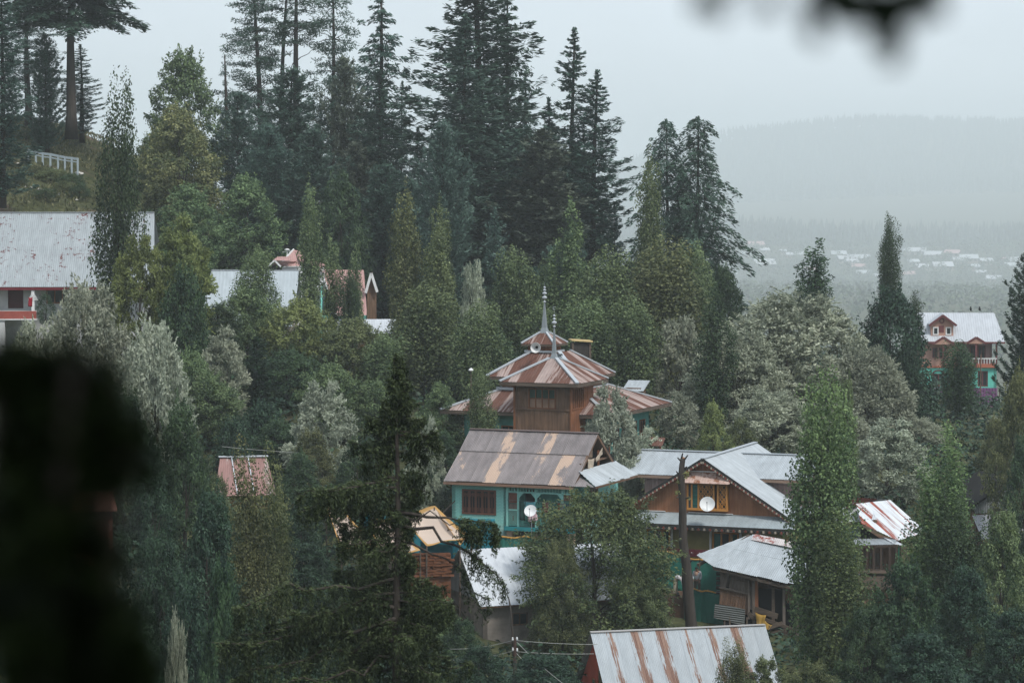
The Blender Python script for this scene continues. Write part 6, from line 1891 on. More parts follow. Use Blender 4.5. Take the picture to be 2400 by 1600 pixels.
    r = empty('brick_hut', root, 10, 'small terracotta hut corner just right of the black foreground bush', 'hut')
    tc = paint('terracotta', (.22, .085, .055, 1), .9, .3)
    MB().box(-1.2, .55, 0, 3, -2.5, 2.3).build('wall', tc, r); rose = metal('terracotta_roof', (.24, .10, .07, 1), rough=.8, met=0)
    sheets(r, [(-1.5, -.3, 2.2), (.8, -.3, 2.2), (.6, 1.5, 3.0), (-1.3, 1.5, 3.0)], rose, .8, .11, .015)
mid_roofs()

# ------------------------------------------------------------------ pink and turquoise house on the right
def far_house():
    D = 300.0
    root = at(2256, 1000, D)
    r = empty('pink_turquoise_house', root, -4, 'tall pink and turquoise house with a pale roof and dormer at the right', 'house')
    s = FPX / D
    z = lambda py: (1000 - py) / s
    x = lambda px: (px - 2256) / s
    pink = paint('salmon_wall', (.46, .27, .21, 1), .8, .15); mauve = paint('mauve_wall', (.31, .215, .205, 1), .8, .15)
    turq = paint('turquoise_wall', (.14, .56, .46, 1), .7, .12); mar = paint('maroon_trim', (.15, .045, .045, 1), .6, .2)
    oran = paint('orange_band', (.44, .15, .09, 1), .7, .15); pale = metal('pale_far_roof', (.46, .49, .52, 1), rough=.6, met=.1, grime=.12)
    xl, xr = x(2135), x(2334)
    E, Rz = z(799), z(729) - .3
    # lower storey
    m = MB()
    wall_holes(m, (xl, 0, -1.5), X_, Z_, xr - xl, z(858) + 1.5, [(x(2186) - xl, x(2212) - xl, z(905) + 1.5, z(875) + 1.5), (x(2290) - xl, x(2314) - xl, z(905) + 1.5, z(868) + 1.5)], .3)
    wall_holes(m, (xr, 0, -1.5), Y_, Z_, 8, z(858) + 1.5, [], .3); wall_holes(m, (xl, 8, -1.5), -Y_, Z_, 8, z(858) + 1.5, [], .3)
    m.build('lower_wall', turq, r)
    window(r, (x(2290), .1, z(905)), X_, Z_, x(2314) - x(2290), z(868) - z(905), mar, M_glass, 2, 1, .12, .1)
    window(r, (x(2186), .1, z(905)), X_, Z_, x(2212) - x(2186), z(875) - z(905), mar, M_glass, 2, 1, .12, .1)
    ar = MB()
    for k in range(10):
        t0, t1 = math.pi * k / 10, math.pi * (k + 1) / 10
        ar.beam((x(2199) + .68 * math.cos(t0), -.05, z(880) + .6 * math.sin(t0)), (x(2199) + .68 * math.cos(t1), -.05, z(880) + .6 * math.sin(t1)), .12, .12, (0, 1, 0))
    ar.build('arch_trim', mar, r)
    # upper storey
    m = MB()
    wall_holes(m, (xl, .0, z(858)), X_, Z_, x(2250) - xl, E - z(858), [(x(2184) - xl, x(2196) - xl, .9, 2.0), (x(2200) - xl, x(2216) - xl, .9, 2.0)], .25)
    m.build('upper_wall', pink, r)
    m = MB()
    wall_holes(m, (x(2250), 1.0, z(858)), X_, Z_, xr - x(2250) - .4, E - z(858), [(x(2274) - x(2250), x(2288) - x(2250), .5, 2.2), (x(2292) - x(2250), x(2310) - x(2250), .5, 2.2)], .25)
    wall_holes(m, (xr - .4, 1.0, z(858)), Y_, Z_, 7, E - z(858), [], .25); m.build('upper_wall', mauve, r); m = MB(); wall_holes(m, (xl, 8, z(858)), -Y_, Z_, 8, E - z(858), [], .25)
    m.build('upper_wall', mauve, r)
    for (a, b, y) in ((2184, 2196, -.02), (2200, 2216, -.02), (2274, 2288, .98), (2292, 2310, .98)):
        z0 = z(858) + (.9 if y < 0 else .5); h = 1.1 if y < 0 else 1.7
        window(r, (x(a), y, z0), X_, Z_, x(b) - x(a), h, mar, M_glass, 2, 1, .1, .08)
    MB().box(x(2250), xr, -.3, 1.0, z(860), z(851)).build('balcony_slab', oran, r)
    MB().box(xl, x(2250), -.1, .0, z(861), z(857)).build('band', oran, r)
    wh = M_white
    for k in range(26):
        xx = x(2252) + (xr - x(2252)) * k / 25
        MB().box(xx - .04, xx + .04, -.25, -.17, z(851), z(840)).build('baluster', mar if k % 2 else wh, r)
    MB().box(x(2250), xr, -.28, -.16, z(840), z(837.5)).build('handrail', wh, r)
    for px in (2252, 2287, 2333): MB().box(x(px) - .09, x(px) + .09, -.25, -.07, z(851), E).build('post', mar, r)
    # roof with dormer and two little pediments
    yr = 4.0
    sheets(r, [(xl - .3, -.6, E), (x(2352), -.6, E), (x(2336), yr, Rz), (xl, yr, Rz)], pale, 1.0, .25, .012)
    sheets(r, [(x(2352), 8.6, E), (xl - .3, 8.6, E), (xl, yr, Rz), (x(2336), yr, Rz)], pale, 1.2, .3, .012)
    MB().box(xl - .3, x(2352), -.66, -.61, E - .18, E).build('fascia', mar, r)
    for (c, w, za, zb) in ((2208, 26, 805, 788), (2284, 24, 803, 788)):
        p0, p1, p2 = (x(c - w), -1.1, z(za)), (x(c), -1.1, z(zb)), (x(c + w), -1.1, z(za))
        MB().beam(p0, p1, .1, .22, (0, 0, 1)).build('pediment_board', mar, r); MB().beam(p1, p2, .1, .22, (0, 0, 1)).build('pediment_board', mar, r)
        MB().hexa([p0, p2, p1], [(p0[0], 1.4, p0[2]), (p2[0], 1.4, p2[2]), (p1[0], 1.4, p1[2])]).build('pediment', pink, r)
        MB().box(x(c) - .1, x(c) + .1, -1.05, -.9, z(858), z(za)).build('post', mar, r)
    dx0, dx1 = x(2181), x(2233)
    m = MB(); wall_holes(m, (dx0, .3, z(790)), X_, Z_, dx1 - dx0, z(760) - z(790), [(.25, .75, .3, 1.05), (dx1 - dx0 - .75, dx1 - dx0 - .25, .3, 1.05)], .15)
    m.hexa([(dx0, .3, z(760)), (dx1, .3, z(760)), (x(2208), .3, z(741))], [(dx0, .5, z(760)), (dx1, .5, z(760)), (x(2208), .5, z(741))])
    m.box(dx0, dx0 + .12, .45, 2.5, z(790), z(760)); m.box(dx1 - .12, dx1, .45, 2.5, z(790), z(760))
    m.build('dormer_wall', pink, r)
    for u in (.25, dx1 - dx0 - .75): window(r, (dx0 + u - .05, .26, z(790) + .25), X_, Z_, .6, .85, wh, M_glass, 1, 1, .12, .06)
    MB().box(x(2199), x(2211), .24, .3, z(778), z(762)).build('dormer_panel', mar, r)
    MB().lathe([(.28, 0), (.28, .08), (.16, .08), (.16, 0)], n=14).build('round_vent', mar, r).matrix_basis = Matrix.Translation((x(2206), .28, z(751))) @ Matrix.Rotation(RAD(90), 4, 'X')
    for sg in (-1, 1):
        a, b = Vector((x(2208) + sg * (x(2240) - x(2208)), -.1, z(762))), Vector((x(2208), -.1, z(738)))
        MB().beam(a, b, .12, .24, (0, 0, 1)).build('dormer_barge_board', mar, r)
        pts = [a, a + Vector((0, 3.2, 0)), b + Vector((0, 3.2, 0)), b]
        MB().slab([p + Vector((0, .05, .06)) for p in (pts if sg > 0 else pts[::-1])], (0, 0, .08)).build('dormer_roof', pale, r)
    for px in (2275, 2296):
        b = empty('bird', at(px, 728.5, D + 4), 30, 'small dark bird sitting on the ridge of the pink and turquoise house, %s' % ('left one' if px < 2280 else 'right one'), 'bird')
        MB().lathe([(.01, 0), (.09, .05), (.13, .16), (.11, .28), (.07, .33), (.075, .4), (.04, .46), (.005, .48)], n=8).build('body', M_black, b, smooth=True)
        MB().hexa([(.05, -.03, .02), (.05, .03, .02), (.05, .02, .1), (.05, -.02, .1)], [(.28, -.02, -.08), (.28, .02, -.08), (.26, .02, -.03), (.26, -.02, -.03)]).build('tail', M_black, b)
        MB().tube([(-.06, 0, .41), (-.14, 0, .4)], [.025, .004], 6).build('beak', M_black, b)
    # purple fence
    f = empty('purple_fence', at(2256, 995, D - 8), -4, 'purple corrugated metal fence below the pink and turquoise house', 'fence')
    s5 = FPX / (D - 8)
    pur = metal('purple_sheet', (.17, .06, .17, 1), (.3, .25, .28, 1), .12, .1, (3, .3), .6, .05, .2)
    sheets(f, [((2168 - 2256) / s5, 0, (995 - 950) / s5 - 1.5), ((2338 - 2256) / s5, 0, (995 - 948) / s5 - 1.5), ((2338 - 2256) / s5, 0, (995 - 908) / s5), ((2168 - 2256) / s5, 0, (995 - 907) / s5)], pur, .9, .3, .03, name='fence_sheet')
    for k in range(6): MB().box(-3.8 + 1.5 * k, -3.7 + 1.5 * k, .06, .16, -.6, 3.8).build('fence_post', M_timber, f)
    # lower hut
    h = empty('lilac_hut', at(2188, 1040, D - 30), -4, 'narrow hut with a dark opening and lilac corrugated wall below the purple fence', 'hut')
    s6 = FPX / (D - 30)
    sheets(h, [(-.6, 0, -1.5), (.7, 0, -1.5), (.7, 0, 1.35), (-.6, 0, 1.35)], metal('lilac_sheet', (.3, .25, .3, 1), rough=.6, met=.05, grime=.3), .65, .2, .02, name='wall_sheet')
    MB().box(-.6, .7, .06, 1.5, -1.5, 1.35).build('wall', M_plankd, h)
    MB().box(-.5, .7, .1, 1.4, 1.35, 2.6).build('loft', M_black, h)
    MB().slab([(-1.0, -.5, 2.75), (1.1, -.5, 2.6), (1.1, 1.8, 2.8), (-1.0, 1.8, 2.95)], (0, 0, .08)).build('roof', M_spire, h)
far_house()

# ------------------------------------------------------------------ awnings, woodpile, rail, poles, wires
def awnings():
    t = NT('cream_awning')
    oc = t.n('ShaderNodeTexCoord').outputs['UV']
    su = t.n('ShaderNodeSeparateXYZ'); t.set(su, 0, oc)
    u, v = su.outputs[0], su.outputs[1]
    e = t.math('MINIMUM', t.math('MINIMUM', u, t.math('SUBTRACT', 1.0, u)), t.math('MINIMUM', v, t.math('SUBTRACT', 1.0, v)))
    c = t.mix(t.ramp(e, .08, .05), (.72, .60, .50, 1), (.6, .36, .12, 1))
    p = t.n('ShaderNodeBsdfPrincipled'); t.set(p, 'Base Color', c); t.set(p, 'Roughness', .8)
    tr = t.n('ShaderNodeBsdfTranslucent'); t.set(tr, 'Color', c)
    mx = t.n('ShaderNodeMixShader'); t.set(mx, 'Fac', .35)
    t.t.links.new(p.outputs[0], mx.inputs[1]); t.t.links.new(tr.outputs[0], mx.inputs[2]); t.t.links.new(mx.outputs[0], t.out.inputs['Surface'])
    def sail(pts, label, n=12, sag=.35):
        P = [np.array(at(*q)) for q in pts]
        V, F, UV = [], [], []
        for j in range(n + 1):
            for i in range(n + 1):
                a, b = i / n, j / n
                p = P[0] * (1 - a) * (1 - b) + P[1] * a * (1 - b) + P[2] * a * b + P[3] * (1 - a) * b
                p = p - np.array([0, 0, sag * (1 - (2 * a - 1) ** 2) * (1 - (2 * b - 1) ** 2) * 1.2]) + np.array([0, 0, .05 * math.sin(9 * a + 4 * b)])
                V.append(p); UV.append((a, b))
        for j in range(n):
            for i in range(n):
                k = j * (n + 1) + i
                F.append((k, k + 1, k + n + 2, k + n + 1))
        base = np.mean(P, axis=0); g = gz(base[0], base[1])
        r = empty('awning', (base[0], base[1], g), 0, label, 'awning', 'cream awnings behind the spruce')
        m = MB(); m.add([tuple(q - np.array([base[0], base[1], g])) for q in V], F, UV)
        o = m.build('canopy', t.m, r, smooth=True)
        o.modifiers.new('thickness', 'SOLIDIFY').thickness = .015
        for q in P:
            l = q - np.array([base[0], base[1], g])
            gg = gz(q[0], q[1]) - g
            MB().tube([tuple(l), (l[0], l[1], min(gg, l[2] - .3) - .4)], .04, 6).build('pole', M_timber, r)
    sail([(930, 1206, 155), (1020, 1186, 155), (1105, 1258, 151), (1000, 1278, 150)], 'large cream awning with a yellow border at the right of the spruce trunk')
    sail([(1018, 1188, 154.6), (1050, 1240, 152.5), (1104, 1252, 151.5), (1078, 1276, 150.5)], 'small yellow bordered awning corner beside the white tin roof', sag=.1)
    sail([(765, 1190, 156), (798, 1188, 156), (880, 1275, 151), (800, 1290, 151)], 'cream awning with a yellow border at the left of the spruce trunk')
    sail([(870, 1215, 154), (930, 1215, 154), (985, 1290, 150), (880, 1300, 149.5)], 'cream awning low behind the spruce trunk')
    # blue teal cloth wall under them
    M_b = paint('blue_teal_cloth', (.015, .17, .22, 1), .8, .25)
    a, b = at(850, 1205, 158), at(1160, 1215, 157.5)
    cloth('cloth_wall', [tuple(a), tuple(b), tuple(b - Vector((0, 0, 2.6))), tuple(a - Vector((0, 0, 2.6)))], M_b, 'blue teal cloth wall strung behind the cream awnings', 'cloth wall', seed=11, nu=40, nv=8, rip=.08)
    a, b = at(985, 1268, 152.6), at(1062, 1275, 152)
    cloth('cloth_wall', [tuple(a), tuple(b), tuple(b - Vector((0, 0, .9))), tuple(a - Vector((0, 0, .9)))], M_b, 'low blue teal cloth under the large cream awning', 'cloth wall', seed=12, nu=16, nv=6, rip=.06)
    # dark lean-to left of the teal house
    p = at(1040, 1210, 163); g = gz(p.x, p.y)
    r = empty('lean_to', (p.x, p.y, g), -22, 'dark lean-to against the left wall of the teal house', 'shed')
    h = p.z - g
    MB().hexa([(-.8, 0, h - .5), (.7, 0, h + .9), (.7, 3, h + .9), (-.8, 3, h - .5)], [(-.8, 0, h - .42), (.7, 0, h + .98), (.7, 3, h + .98), (-.8, 3, h - .42)]).build('roof', M_greyw, r)
    MB().box(-.6, .6, .3, 2.8, -.5, h - .4).build('wall', M_black, r)
    # firewood
    p = at(1000, 1350, 150.2); g = gz(p.x, p.y)
    r = empty('firewood_stack', (p.x, p.y, p.z), 6, 'stack of reddish brown firewood below the large cream awning', 'woodpile')
    rr = random.Random(3)
    fm = wood('split_wood', (.22, .085, .04, 1), (.10, .045, .025, 1), axis='X')
    for j in range(9):
        for i in range(5):
            x0 = -1.05 + i * .45 + rr.uniform(-.1, .1); z0 = j * .14
            MB().beam((x0, rr.uniform(-.1, .1), z0 + .05), (x0 + rr.uniform(.4, .75), rr.uniform(-.12, .12), z0 + .05 + rr.uniform(-.05, .05)), .14, .11).build('log', fm, r)
    MB().box(-1.1, 1.3, .1, .9, g - p.z - .5, 1.15).build('backing', fm, r)
awnings()

def guard_rail():
    m_ = paint('rail_white', (.34, .4, .43, 1), .5, .1)
    pts = [(66, 352, 258), (84, 356, 257.6), (100, 360, 257.2), (118, 362, 256.9), (136, 366, 256.6), (152, 369, 256.2), (168, 371, 255.9), (182, 373, 255.6)]
    P = [at(x, y, D) for x, y, D in pts]
    r = empty('guard_rail', P[3] - Vector((0, 0, .9)), 0, 'white post and rail guard rail along the track on the left hill', 'railing')
    o = Vector(r.location)
    for a, b in zip(P[:-1], P[1:]):
        MB().beam(a - o, b - o, .08, .2).build('rail', m_, r)
        MB().beam(a - o - Vector((0, 0, .28)), b - o - Vector((0, 0, .28)), .08, .1).build('rail', m_, r)
    for p in P:
        q = p - o
        MB().box(q.x - .08, q.x + .08, q.y - .05, q.y + .12, min(gz(p.x, p.y) - o.z, q.z - .7) - .1, q.z + .1).build('post', m_, r)
    # stones on the grass
    rs = random.Random(6)
    sm = paint('pale_stone', (.5, .48, .44, 1), .9, .2)
    for i, (px, py, w) in enumerate([(72, 455, 7), (92, 445, 9), (105, 452, 8), (138, 448, 8), (42, 420, 7), (60, 470, 5), (180, 485, 6), (190, 412, 12), (182, 400, 12), (308, 472, 12), (535, 595, 4), (128, 348, 5)]):
        D = 246 if py > 430 else 256
        p = at(px, py, D); g = gz(p.x, p.y)
        R = w / 2 * D / FPX
        vs = []
        m = MB()
        prof = [(.01, -.6), (.7, -.35), (1.0, .05), (.75, .45), (.35, .68), (.01, .72)]
        for (q, z) in prof:
            for k in range(7):
                t = 6.283 * k / 7; j = rs.uniform(.8, 1.2)
                vs.append((R * q * j * math.cos(t) * 1.3, R * q * j * math.sin(t), R * z * j))
        m.add(vs, [(a * 7 + k, a * 7 + (k + 1) % 7, (a + 1) * 7 + (k + 1) % 7, (a + 1) * 7 + k) for a in range(5) for k in range(7)])
        o = m.build('stone', sm); o.location = (p.x, p.y, g + R * .2)
        ords = ['leftmost', 'second', 'third', 'fourth', 'fifth', 'sixth', 'seventh']
        lab = 'pale stone on the grass above the long patchy roof, %s from the left' % ords[[42, 60, 72, 92, 105, 138, 180].index(px)] if i not in (7, 8, 9, 10, 11) else ['', '', '', '', '', '', '', 'larger pinkish stone at the scrub right of the guard rail', 'pale rock just above the larger pinkish stone', 'pale rock behind the ragged olive poplar', 'tiny white stone on the grass slope by the grey roof', 'small stone at the foot of the bent cedar'][i]
        tag(o, lab, 'stone', 'stones on the grazed hill')
guard_rail()

def poles_and_wires():
    D = 131.0
    top = at(1207, 1496, D); g = gz(top.x, top.y)
    r = empty('utility_pole', (top.x, top.y, g), 0, 'slim brown wire pole in front of the grey plastered building', 'pole')
    H = top.z - g
    MB().tube([(0, 0, -.4), (0, 0, H)], [.1, .075], 10).build('pole', wood('pole_wood', (.12, .07, .055, 1), (.06, .04, .035, 1)), r)
    for (dx, dz) in ((-.11, -.02), (.09, 0), (-.1, -.5), (.1, -.52)):
        MB().lathe([(.03, -.05), (.05, 0), (.03, .05), (.045, .08), (.01, .1)], (dx, -.05, H + dz), 8).build('insulator', M_white, r)
    MB().beam((-.15, -.03, H - .04), (.15, -.03, H - .04), .05, .06).build('bracket', M_spire, r)
    wm = paint('pale_wire', (.35, .36, .33, 1), .6, .1)
    def wire(a, b, sag, label):
        A, B = at(*a), at(*b)
        pts = []
        for i in range(15):
            s = i / 14
            p = A.lerp(B, s); p.z -= sag * 4 * s * (1 - s)
            pts.append(p)
        m = MB().tube([p - A for p in pts], .014, 5)
        o = m.build('wire', wm); o.location = A
        tag(o, label, 'wire', 'wires of the brown wire pole')
    wire((1204, 1499, D), (1055, 1520, 134), .12, 'upper wire running left from the brown wire pole')
    wire((1204, 1524, D), (1045, 1546, 134), .12, 'lower wire running left from the brown wire pole')
    wire((1211, 1500, D), (1400, 1509, 138), .05, 'upper wire running right to the red gabled house')
    wire((1211, 1526, D), (1392, 1531, 138), .05, 'lower wire running right to the red gabled house')
    wire((1211, 1503, D), (1335, 1612, 124), .1, 'thin stay wire slanting down right from the pole top')
    wire((1211, 1530, D), (1330, 1616, 124), .25, 'slack wire slanting down right from the middle of the pole')
    wire((425, 1549, 122), (520, 1547, 126), .02, 'short pale wire at the bottom left beside the pale sprig bush')
    wire((520, 1046, 166), (780, 1064, 164), .06, 'thin wire above the rose coloured roof')
    # crooked dry stem against the grey wall
    base = at(1203, 1500, 140)
    q = empty('dry_stem', base, 0, 'crooked dry stem standing before the grey plastered wall', 'stem')
    P = [at(x, y, 140) - base for x, y in ((1203, 1540), (1202, 1500), (1199, 1450), (1196, 1420), (1192, 1400), (1186, 1388), (1178, 1384))]
    MB().tube(P, [.05, .05, .045, .04, .03, .02, .012], 7).build('stem', M_bark, q, smooth=True)
    MB().tube([P[1], P[1] + Vector((.1, 0, .35))], [.03, .01], 6).build('twig', M_bark, q)
    # thin pole before the far house
    p = at(2299, 830, 286); g = gz(p.x, p.y)
    q = empty('iron_pole', (p.x, p.y, g), 0, 'thin dark pole in front of the balcony of the pink and turquoise house', 'pole')
    MB().tube([(0, 0, 0), (0, 0, p.z - g)], .06, 6).build('shaft', M_plankd, q)
    # pole right of the corrugated shed
    p = at(2296, 1100, 190); g = gz(p.x, p.y)
    q = empty('wooden_post', (p.x, p.y, g), 0, 'reddish post standing behind the corrugated shed', 'post')
    MB().tube([(0, 0, 0), (0, 0, p.z - g)], .07, 6).build('shaft', M_plankr, q)
poles_and_wires()
# wooden lean-to roof corner between shrine and willow
def shrine_porch():
    p = at(1535, 1035, 176); g = gz(p.x, p.y)
    r = empty('porch_roof', (p.x, p.y, g), -23, 'small rusty porch roof low between pale willow and shrine', 'porch')
    h = p.z - g
    sheets(r, [(-1.6, -.6, h - .2), (.7, -.6, h - .2), (.4, .8, h + .2), (-1.5, .8, h + .2)], M_rustroof, .7, .15, .012)
    for x in (-1.4, .4): MB().box(x, x + .12, -.4, -.28, -.5, h - .2).build('post', M_plankr, r)
shrine_porch()

CLEAR = [(o.location.x, o.location.y, 4.0) for o in SC.objects if o.parent is None and o.get('category') in ('house', 'building', 'shed', 'shrine')]
# ------------------------------------------------------------------ the trees of the photograph
GH = 'conifers on the hill'
T_ = tree
# left hill
T_('fir', 'fir', 0, -60, 112, 236, 'dark conifer at the left edge of the hill above the long roof', base=470, group=GH)
T_('cedar', 'fir', 158, -190, 275, 262, 'tall cedar with flat boughs and a bare bent trunk on the hill', base=312, var=1, group=GH)
T_('pine', 'firblue', 60, -40, 150, 275, 'loose pine behind the left-edge conifer on the hill', group=GH)
T_('bushpine', 'fir', 106, 82, 86, 262, 'bushy conifer just left of the bent cedar trunk', base=345, group=GH)
T_('firloose', 'fir', 188, 104, 90, 274, 'small slim conifer just right of the bent cedar trunk', base=325, group=GH)
T_('smallfir', 'fir', 92, 250, 52, 262, 'young conifer above the white guard rail', base=350, group=GH)
T_('shrub', 'olive', 118, 385, 80, 252, 'brownish scrub below the white guard rail')
T_('shrub', 'dark', 165, 398, 70, 251, 'dark scrub below the right end of the guard rail')
T_('shrub', 'dark', 105, 455, 60, 244, 'low dark bush on the grass above the long roof')
T_('shrub', 'dark', 60, 330, 50, 268, 'small bush under the bent cedar')
T_('poplar', 'dark', 255, 188, 102, 196, 'ragged olive poplar in front of the long patchy roof', var=1)
T_('broad', 'green', 428, 116, 155, 268, 'tall broadleaf tree against the sky left of the pine wood', var=1)
T_('broad', 'autumn', 412, 245, 178, 255, 'broad tree with yellowing top beside the pine wood', var=1)
T_('broad', 'green', 435, 425, 130, 243, 'small round tree below the yellowing broad tree')
T_('broad', 'green', 362, 300, 110, 262, 'grey green tree at the left foot of the yellowing tree')
T_('broad', 'green', 566, 405, 165, 250, 'round tree at the lower edge of the pine wood by the grass')
T_('shrub', 'dark', 352, 480, 90, 246, 'dark scrub between long roof and yellowing tree')
T_('shrub', 'olive', 520, 560, 60, 252, 'low bush on the grass slope by the grey roof')
T_('shrub', 'olive', 85, 400, 70, 253, 'brownish scrub left below the guard rail')
T_('shrub', 'olive', 150, 420, 60, 249, 'rusty scrub low on the grass right of the left-edge conifer')
T_('shrub', 'dark', 182, 425, 60, 248, 'dark scrub beside the ragged olive poplar')
T_('shrub', 'deep', 40, 425, 50, 247, 'dark low scrub at the foot of the left-edge conifer')
# central pine wood
T_('pine', 'fir', 598, -75, 175, 282, 'tall open pine, leftmost of the bare-trunked pines', var=0, group=GH)
T_('pine', 'fir', 640, -90, 110, 286, 'leaning pine trunk close behind the leftmost open pine', var=1, group=GH)
T_('pine', 'fir', 692, -95, 140, 284, 'thin bare pine trunk with a tuft of needles at the top', var=1, group=GH)
T_('pine', 'firblue', 765, -70, 120, 288, 'thin pine with sparse branches between bare trunk and dark spruce', var=2, group=GH)
T_('firloose', 'fir', 868, -60, 150, 276, 'dark spruce left of the gap of sky', group=GH)
T_('snag', 'fir', 521, 122, 28, 276, 'short broken snag at the left end of the pine wood', group=GH, base=420)
T_('bushpine', 'fir', 660, 160, 195, 266, 'wide dense pine below the thin bare trunk', group=GH)
T_('bushpine', 'firblue', 548, 215, 135, 262, 'blue green pine at the left end of the pine wood', group=GH)
T_('bushpine', 'firbrown', 790, 135, 140, 266, 'brownish pine with a pointed top under the sparse pine', group=GH)
T_('bushpine', 'fir', 610, 290, 150, 256, 'low dense pine in front of the pine wood', group=GH)
T_('bushpine', 'firblue', 725, 300, 160, 258, 'bushy pine above the pink roof', group=GH)
T_('broad', 'dark', 790, 400, 130, 250, 'blue green broadleaf tree in front of the pine wood')
T_('fir', 'fir', 872, 165, 150, 264, 'full dark fir under the spruce by the gap of sky', group=GH)
T_('firloose', 'firblue', 915, 190, 70, 284, 'thin pale fir beside the gap of sky', group=GH)
T_('bushpine', 'fir', 880, 380, 150, 256, 'dense pine behind the white barge boards', group=GH)
T_('bushpine', 'firbrown', 820, 330, 130, 262, 'brown tinged pine inside the pine wood', group=GH)
T_('fir', 'fir', 1112, -190, 235, 268, 'tallest twin fir right of the gap of sky, rear trunk', var=1, group=GH)
T_('fir', 'firblue', 1060, 40, 190, 258, 'tallest twin fir right of the gap of sky, front trunk', var=0, group=GH)
T_('firloose', 'fir', 1168, -30, 140, 272, 'dark fir with upturned boughs behind the twin firs', group=GH)
T_('bushpine', 'firblue', 1018, 285, 140, 246, 'blue grey pine at the foot of the twin firs', group=GH)
T_('firloose', 'firblue', 1214, 168, 90, 290, 'pale young fir between the two tall fir groups', group=GH)
T_('firloose', 'fir', 1308, 70, 165, 264, 'pointed dark spruce right of the twin firs', var=0, group=GH)
T_('firloose', 'fir', 1360, 165, 165, 262, 'dark spruce with a rounded right side facing open sky', var=0, group=GH)
T_('fir', 'firbrown', 1235, 300, 160, 256, 'brownish fir below the pale young fir', group=GH)
T_('fir', 'fir', 1190, 300, 130, 262, 'dark fir filling the gap below the twin firs', group=GH)
T_('fir', 'fir', 1320, 330, 120, 268, 'dark fir standing low behind the mid poplars', group=GH)
T_('fir', 'fir', 960, 300, 90, 268, 'dark fir under the gap of sky', group=GH)
T_('smallfir', 'firblue', 1132, 478, 95, 240, 'small blue grey cone of a fir above the shrine', group=GH)
T_('smallfir', 'fir', 1412, 468, 66, 262, 'small soft conifer at the right foot of the tall spruces', group=GH)
T_('cedar', 'fir', 1542, 282, 160, 258, 'cedar with flat layered boughs, left of the two tops', var=0, group=GH)
T_('cedar', 'fir', 1602, 276, 190, 256, 'cedar with flat layered boughs, right of the two tops', var=0, group=GH)
T_('bushpine', 'fir', 1590, 520, 130, 256, 'dark conifer below the layered cedars', group=GH)
T_('bushpine', 'fir', 1450, 600, 100, 262, 'low conifer behind the poplar row', group=GH)
T_('bushpine', 'fir', 1000, 560, 120, 246, 'low conifer behind the twin poplars', group=GH)
# poplars and broadleaves of the middle ground
GP = 'poplars of the middle ground'
T_('poplar', 'green', 713, 428, 62, 222, 'poplar standing between grey roof and pink roof', group=GP)
T_('poplar', 'green', 588, 574, 70, 214, 'short poplar in front of the grey roof', var=3, group=GP)
T_('poplargap', 'green', 768, 540, 44, 224, 'slim sapling in front of the pink roof', var=0, group=GP)
T_('poplargap', 'green', 820, 556, 38, 226, 'slim sapling by the pink roof ridge', var=0, group=GP)
T_('poplar', 'dark', 806, 625, 46, 222, 'leafy sapling before the white barge boards', var=3, group=GP)
T_('poplar', 'olive', 938, 442, 82, 206, 'tall poplar, left of the pair above the spruce top', group=GP)
T_('poplar', 'green', 1010, 474, 62, 215, 'tall pale poplar behind the pair above the spruce top', group=GP)
T_('poplar', 'olive', 1016, 530, 74, 204, 'tall poplar, right of the pair above the spruce top', group=GP)
T_('poplar', 'green', 975, 660, 110, 200, 'leafy poplar low between the tall pair', var=3, group=GP)
T_('willow', 'pale', 1088, 606, 78, 212, 'pale silvery tree right of the tall poplar pair')
T_('poplar', 'green', 1186, 576, 84, 214, 'poplar left of the tall shrine spire', var=3, group=GP)
T_('poplar', 'green', 1304, 470, 76, 216, 'tall poplar right of the shrine spires', group=GP)
T_('poplar', 'green', 1252, 600, 70, 218, 'poplar directly behind the shrine spires', group=GP)
T_('poplar', 'green', 1395, 578, 104, 210, 'broad poplar right behind the shrine', var=3, group=GP)
T_('poplar', 'green', 1490, 368, 74, 228, 'tall poplar in front of the cedars', group=GP)
T_('poplar', 'olive', 1520, 556, 128, 212, 'widest poplar below the cedars', var=3, group=GP)
T_('poplar', 'green', 1598, 566, 84, 220, 'poplar below the right cedar', var=3, group=GP)
T_('broad', 'dark', 1660, 612, 90, 224, 'small round tree at the right end of the poplar row')
T_('willow', 'silver', 1565, 730, 130, 206, 'silver tree below the widest poplar')
T_('poplar', 'green', 1450, 690, 90, 204, 'dense poplar above the right shrine roof', var=3, group=GP)
T_('poplar', 'green', 1102, 700, 90, 196, 'poplar behind the left shrine roof', group=GP)
T_('poplargap', 'green', 1106, 830, 52, 168, 'slim young poplar before the left shrine roof', var=1, base=1090, group=GP)
T_('poplar', 'dark', 1636, 664, 76, 196, 'dark narrow poplar at the left of the big grey willow', group=GP)
T_('willow', 'silver', 1812, 678, 372, 206, 'very large grey green willow right of the shrine', var=0)
T_('willow', 'silver', 1690, 760, 220, 200, 'left flank willow under the very large grey willow', var=0)
T_('willow', 'silver', 1990, 800, 200, 200, 'right flank willow beside the dark dome tree', var=0)
T_('poplargap', 'dark', 1876, 550, 78, 222, 'see-through poplar rising over the big willow', var=0, base=760, group=GP)
T_('poplargap', 'dark', 1838, 645, 36, 220, 'tiny sapling beside the see-through poplar', var=0, base=760, group=GP)
T_('poplar', 'dark', 2042, 498, 60, 224, 'tall poplar over the dark dome tree', base=760, group=GP)
T_('round', 'deep', 2050, 662, 185, 212, 'dark dome-shaped tree left of the pink and turquoise house')
T_('round', 'deep', 2085, 780, 80, 210, 'dark tree under the dome tree beside the far house')
T_('poplargap', 'dark', 2104, 668, 36, 230, 'thin dark sapling right of the dome tree', group=GP, base=800)
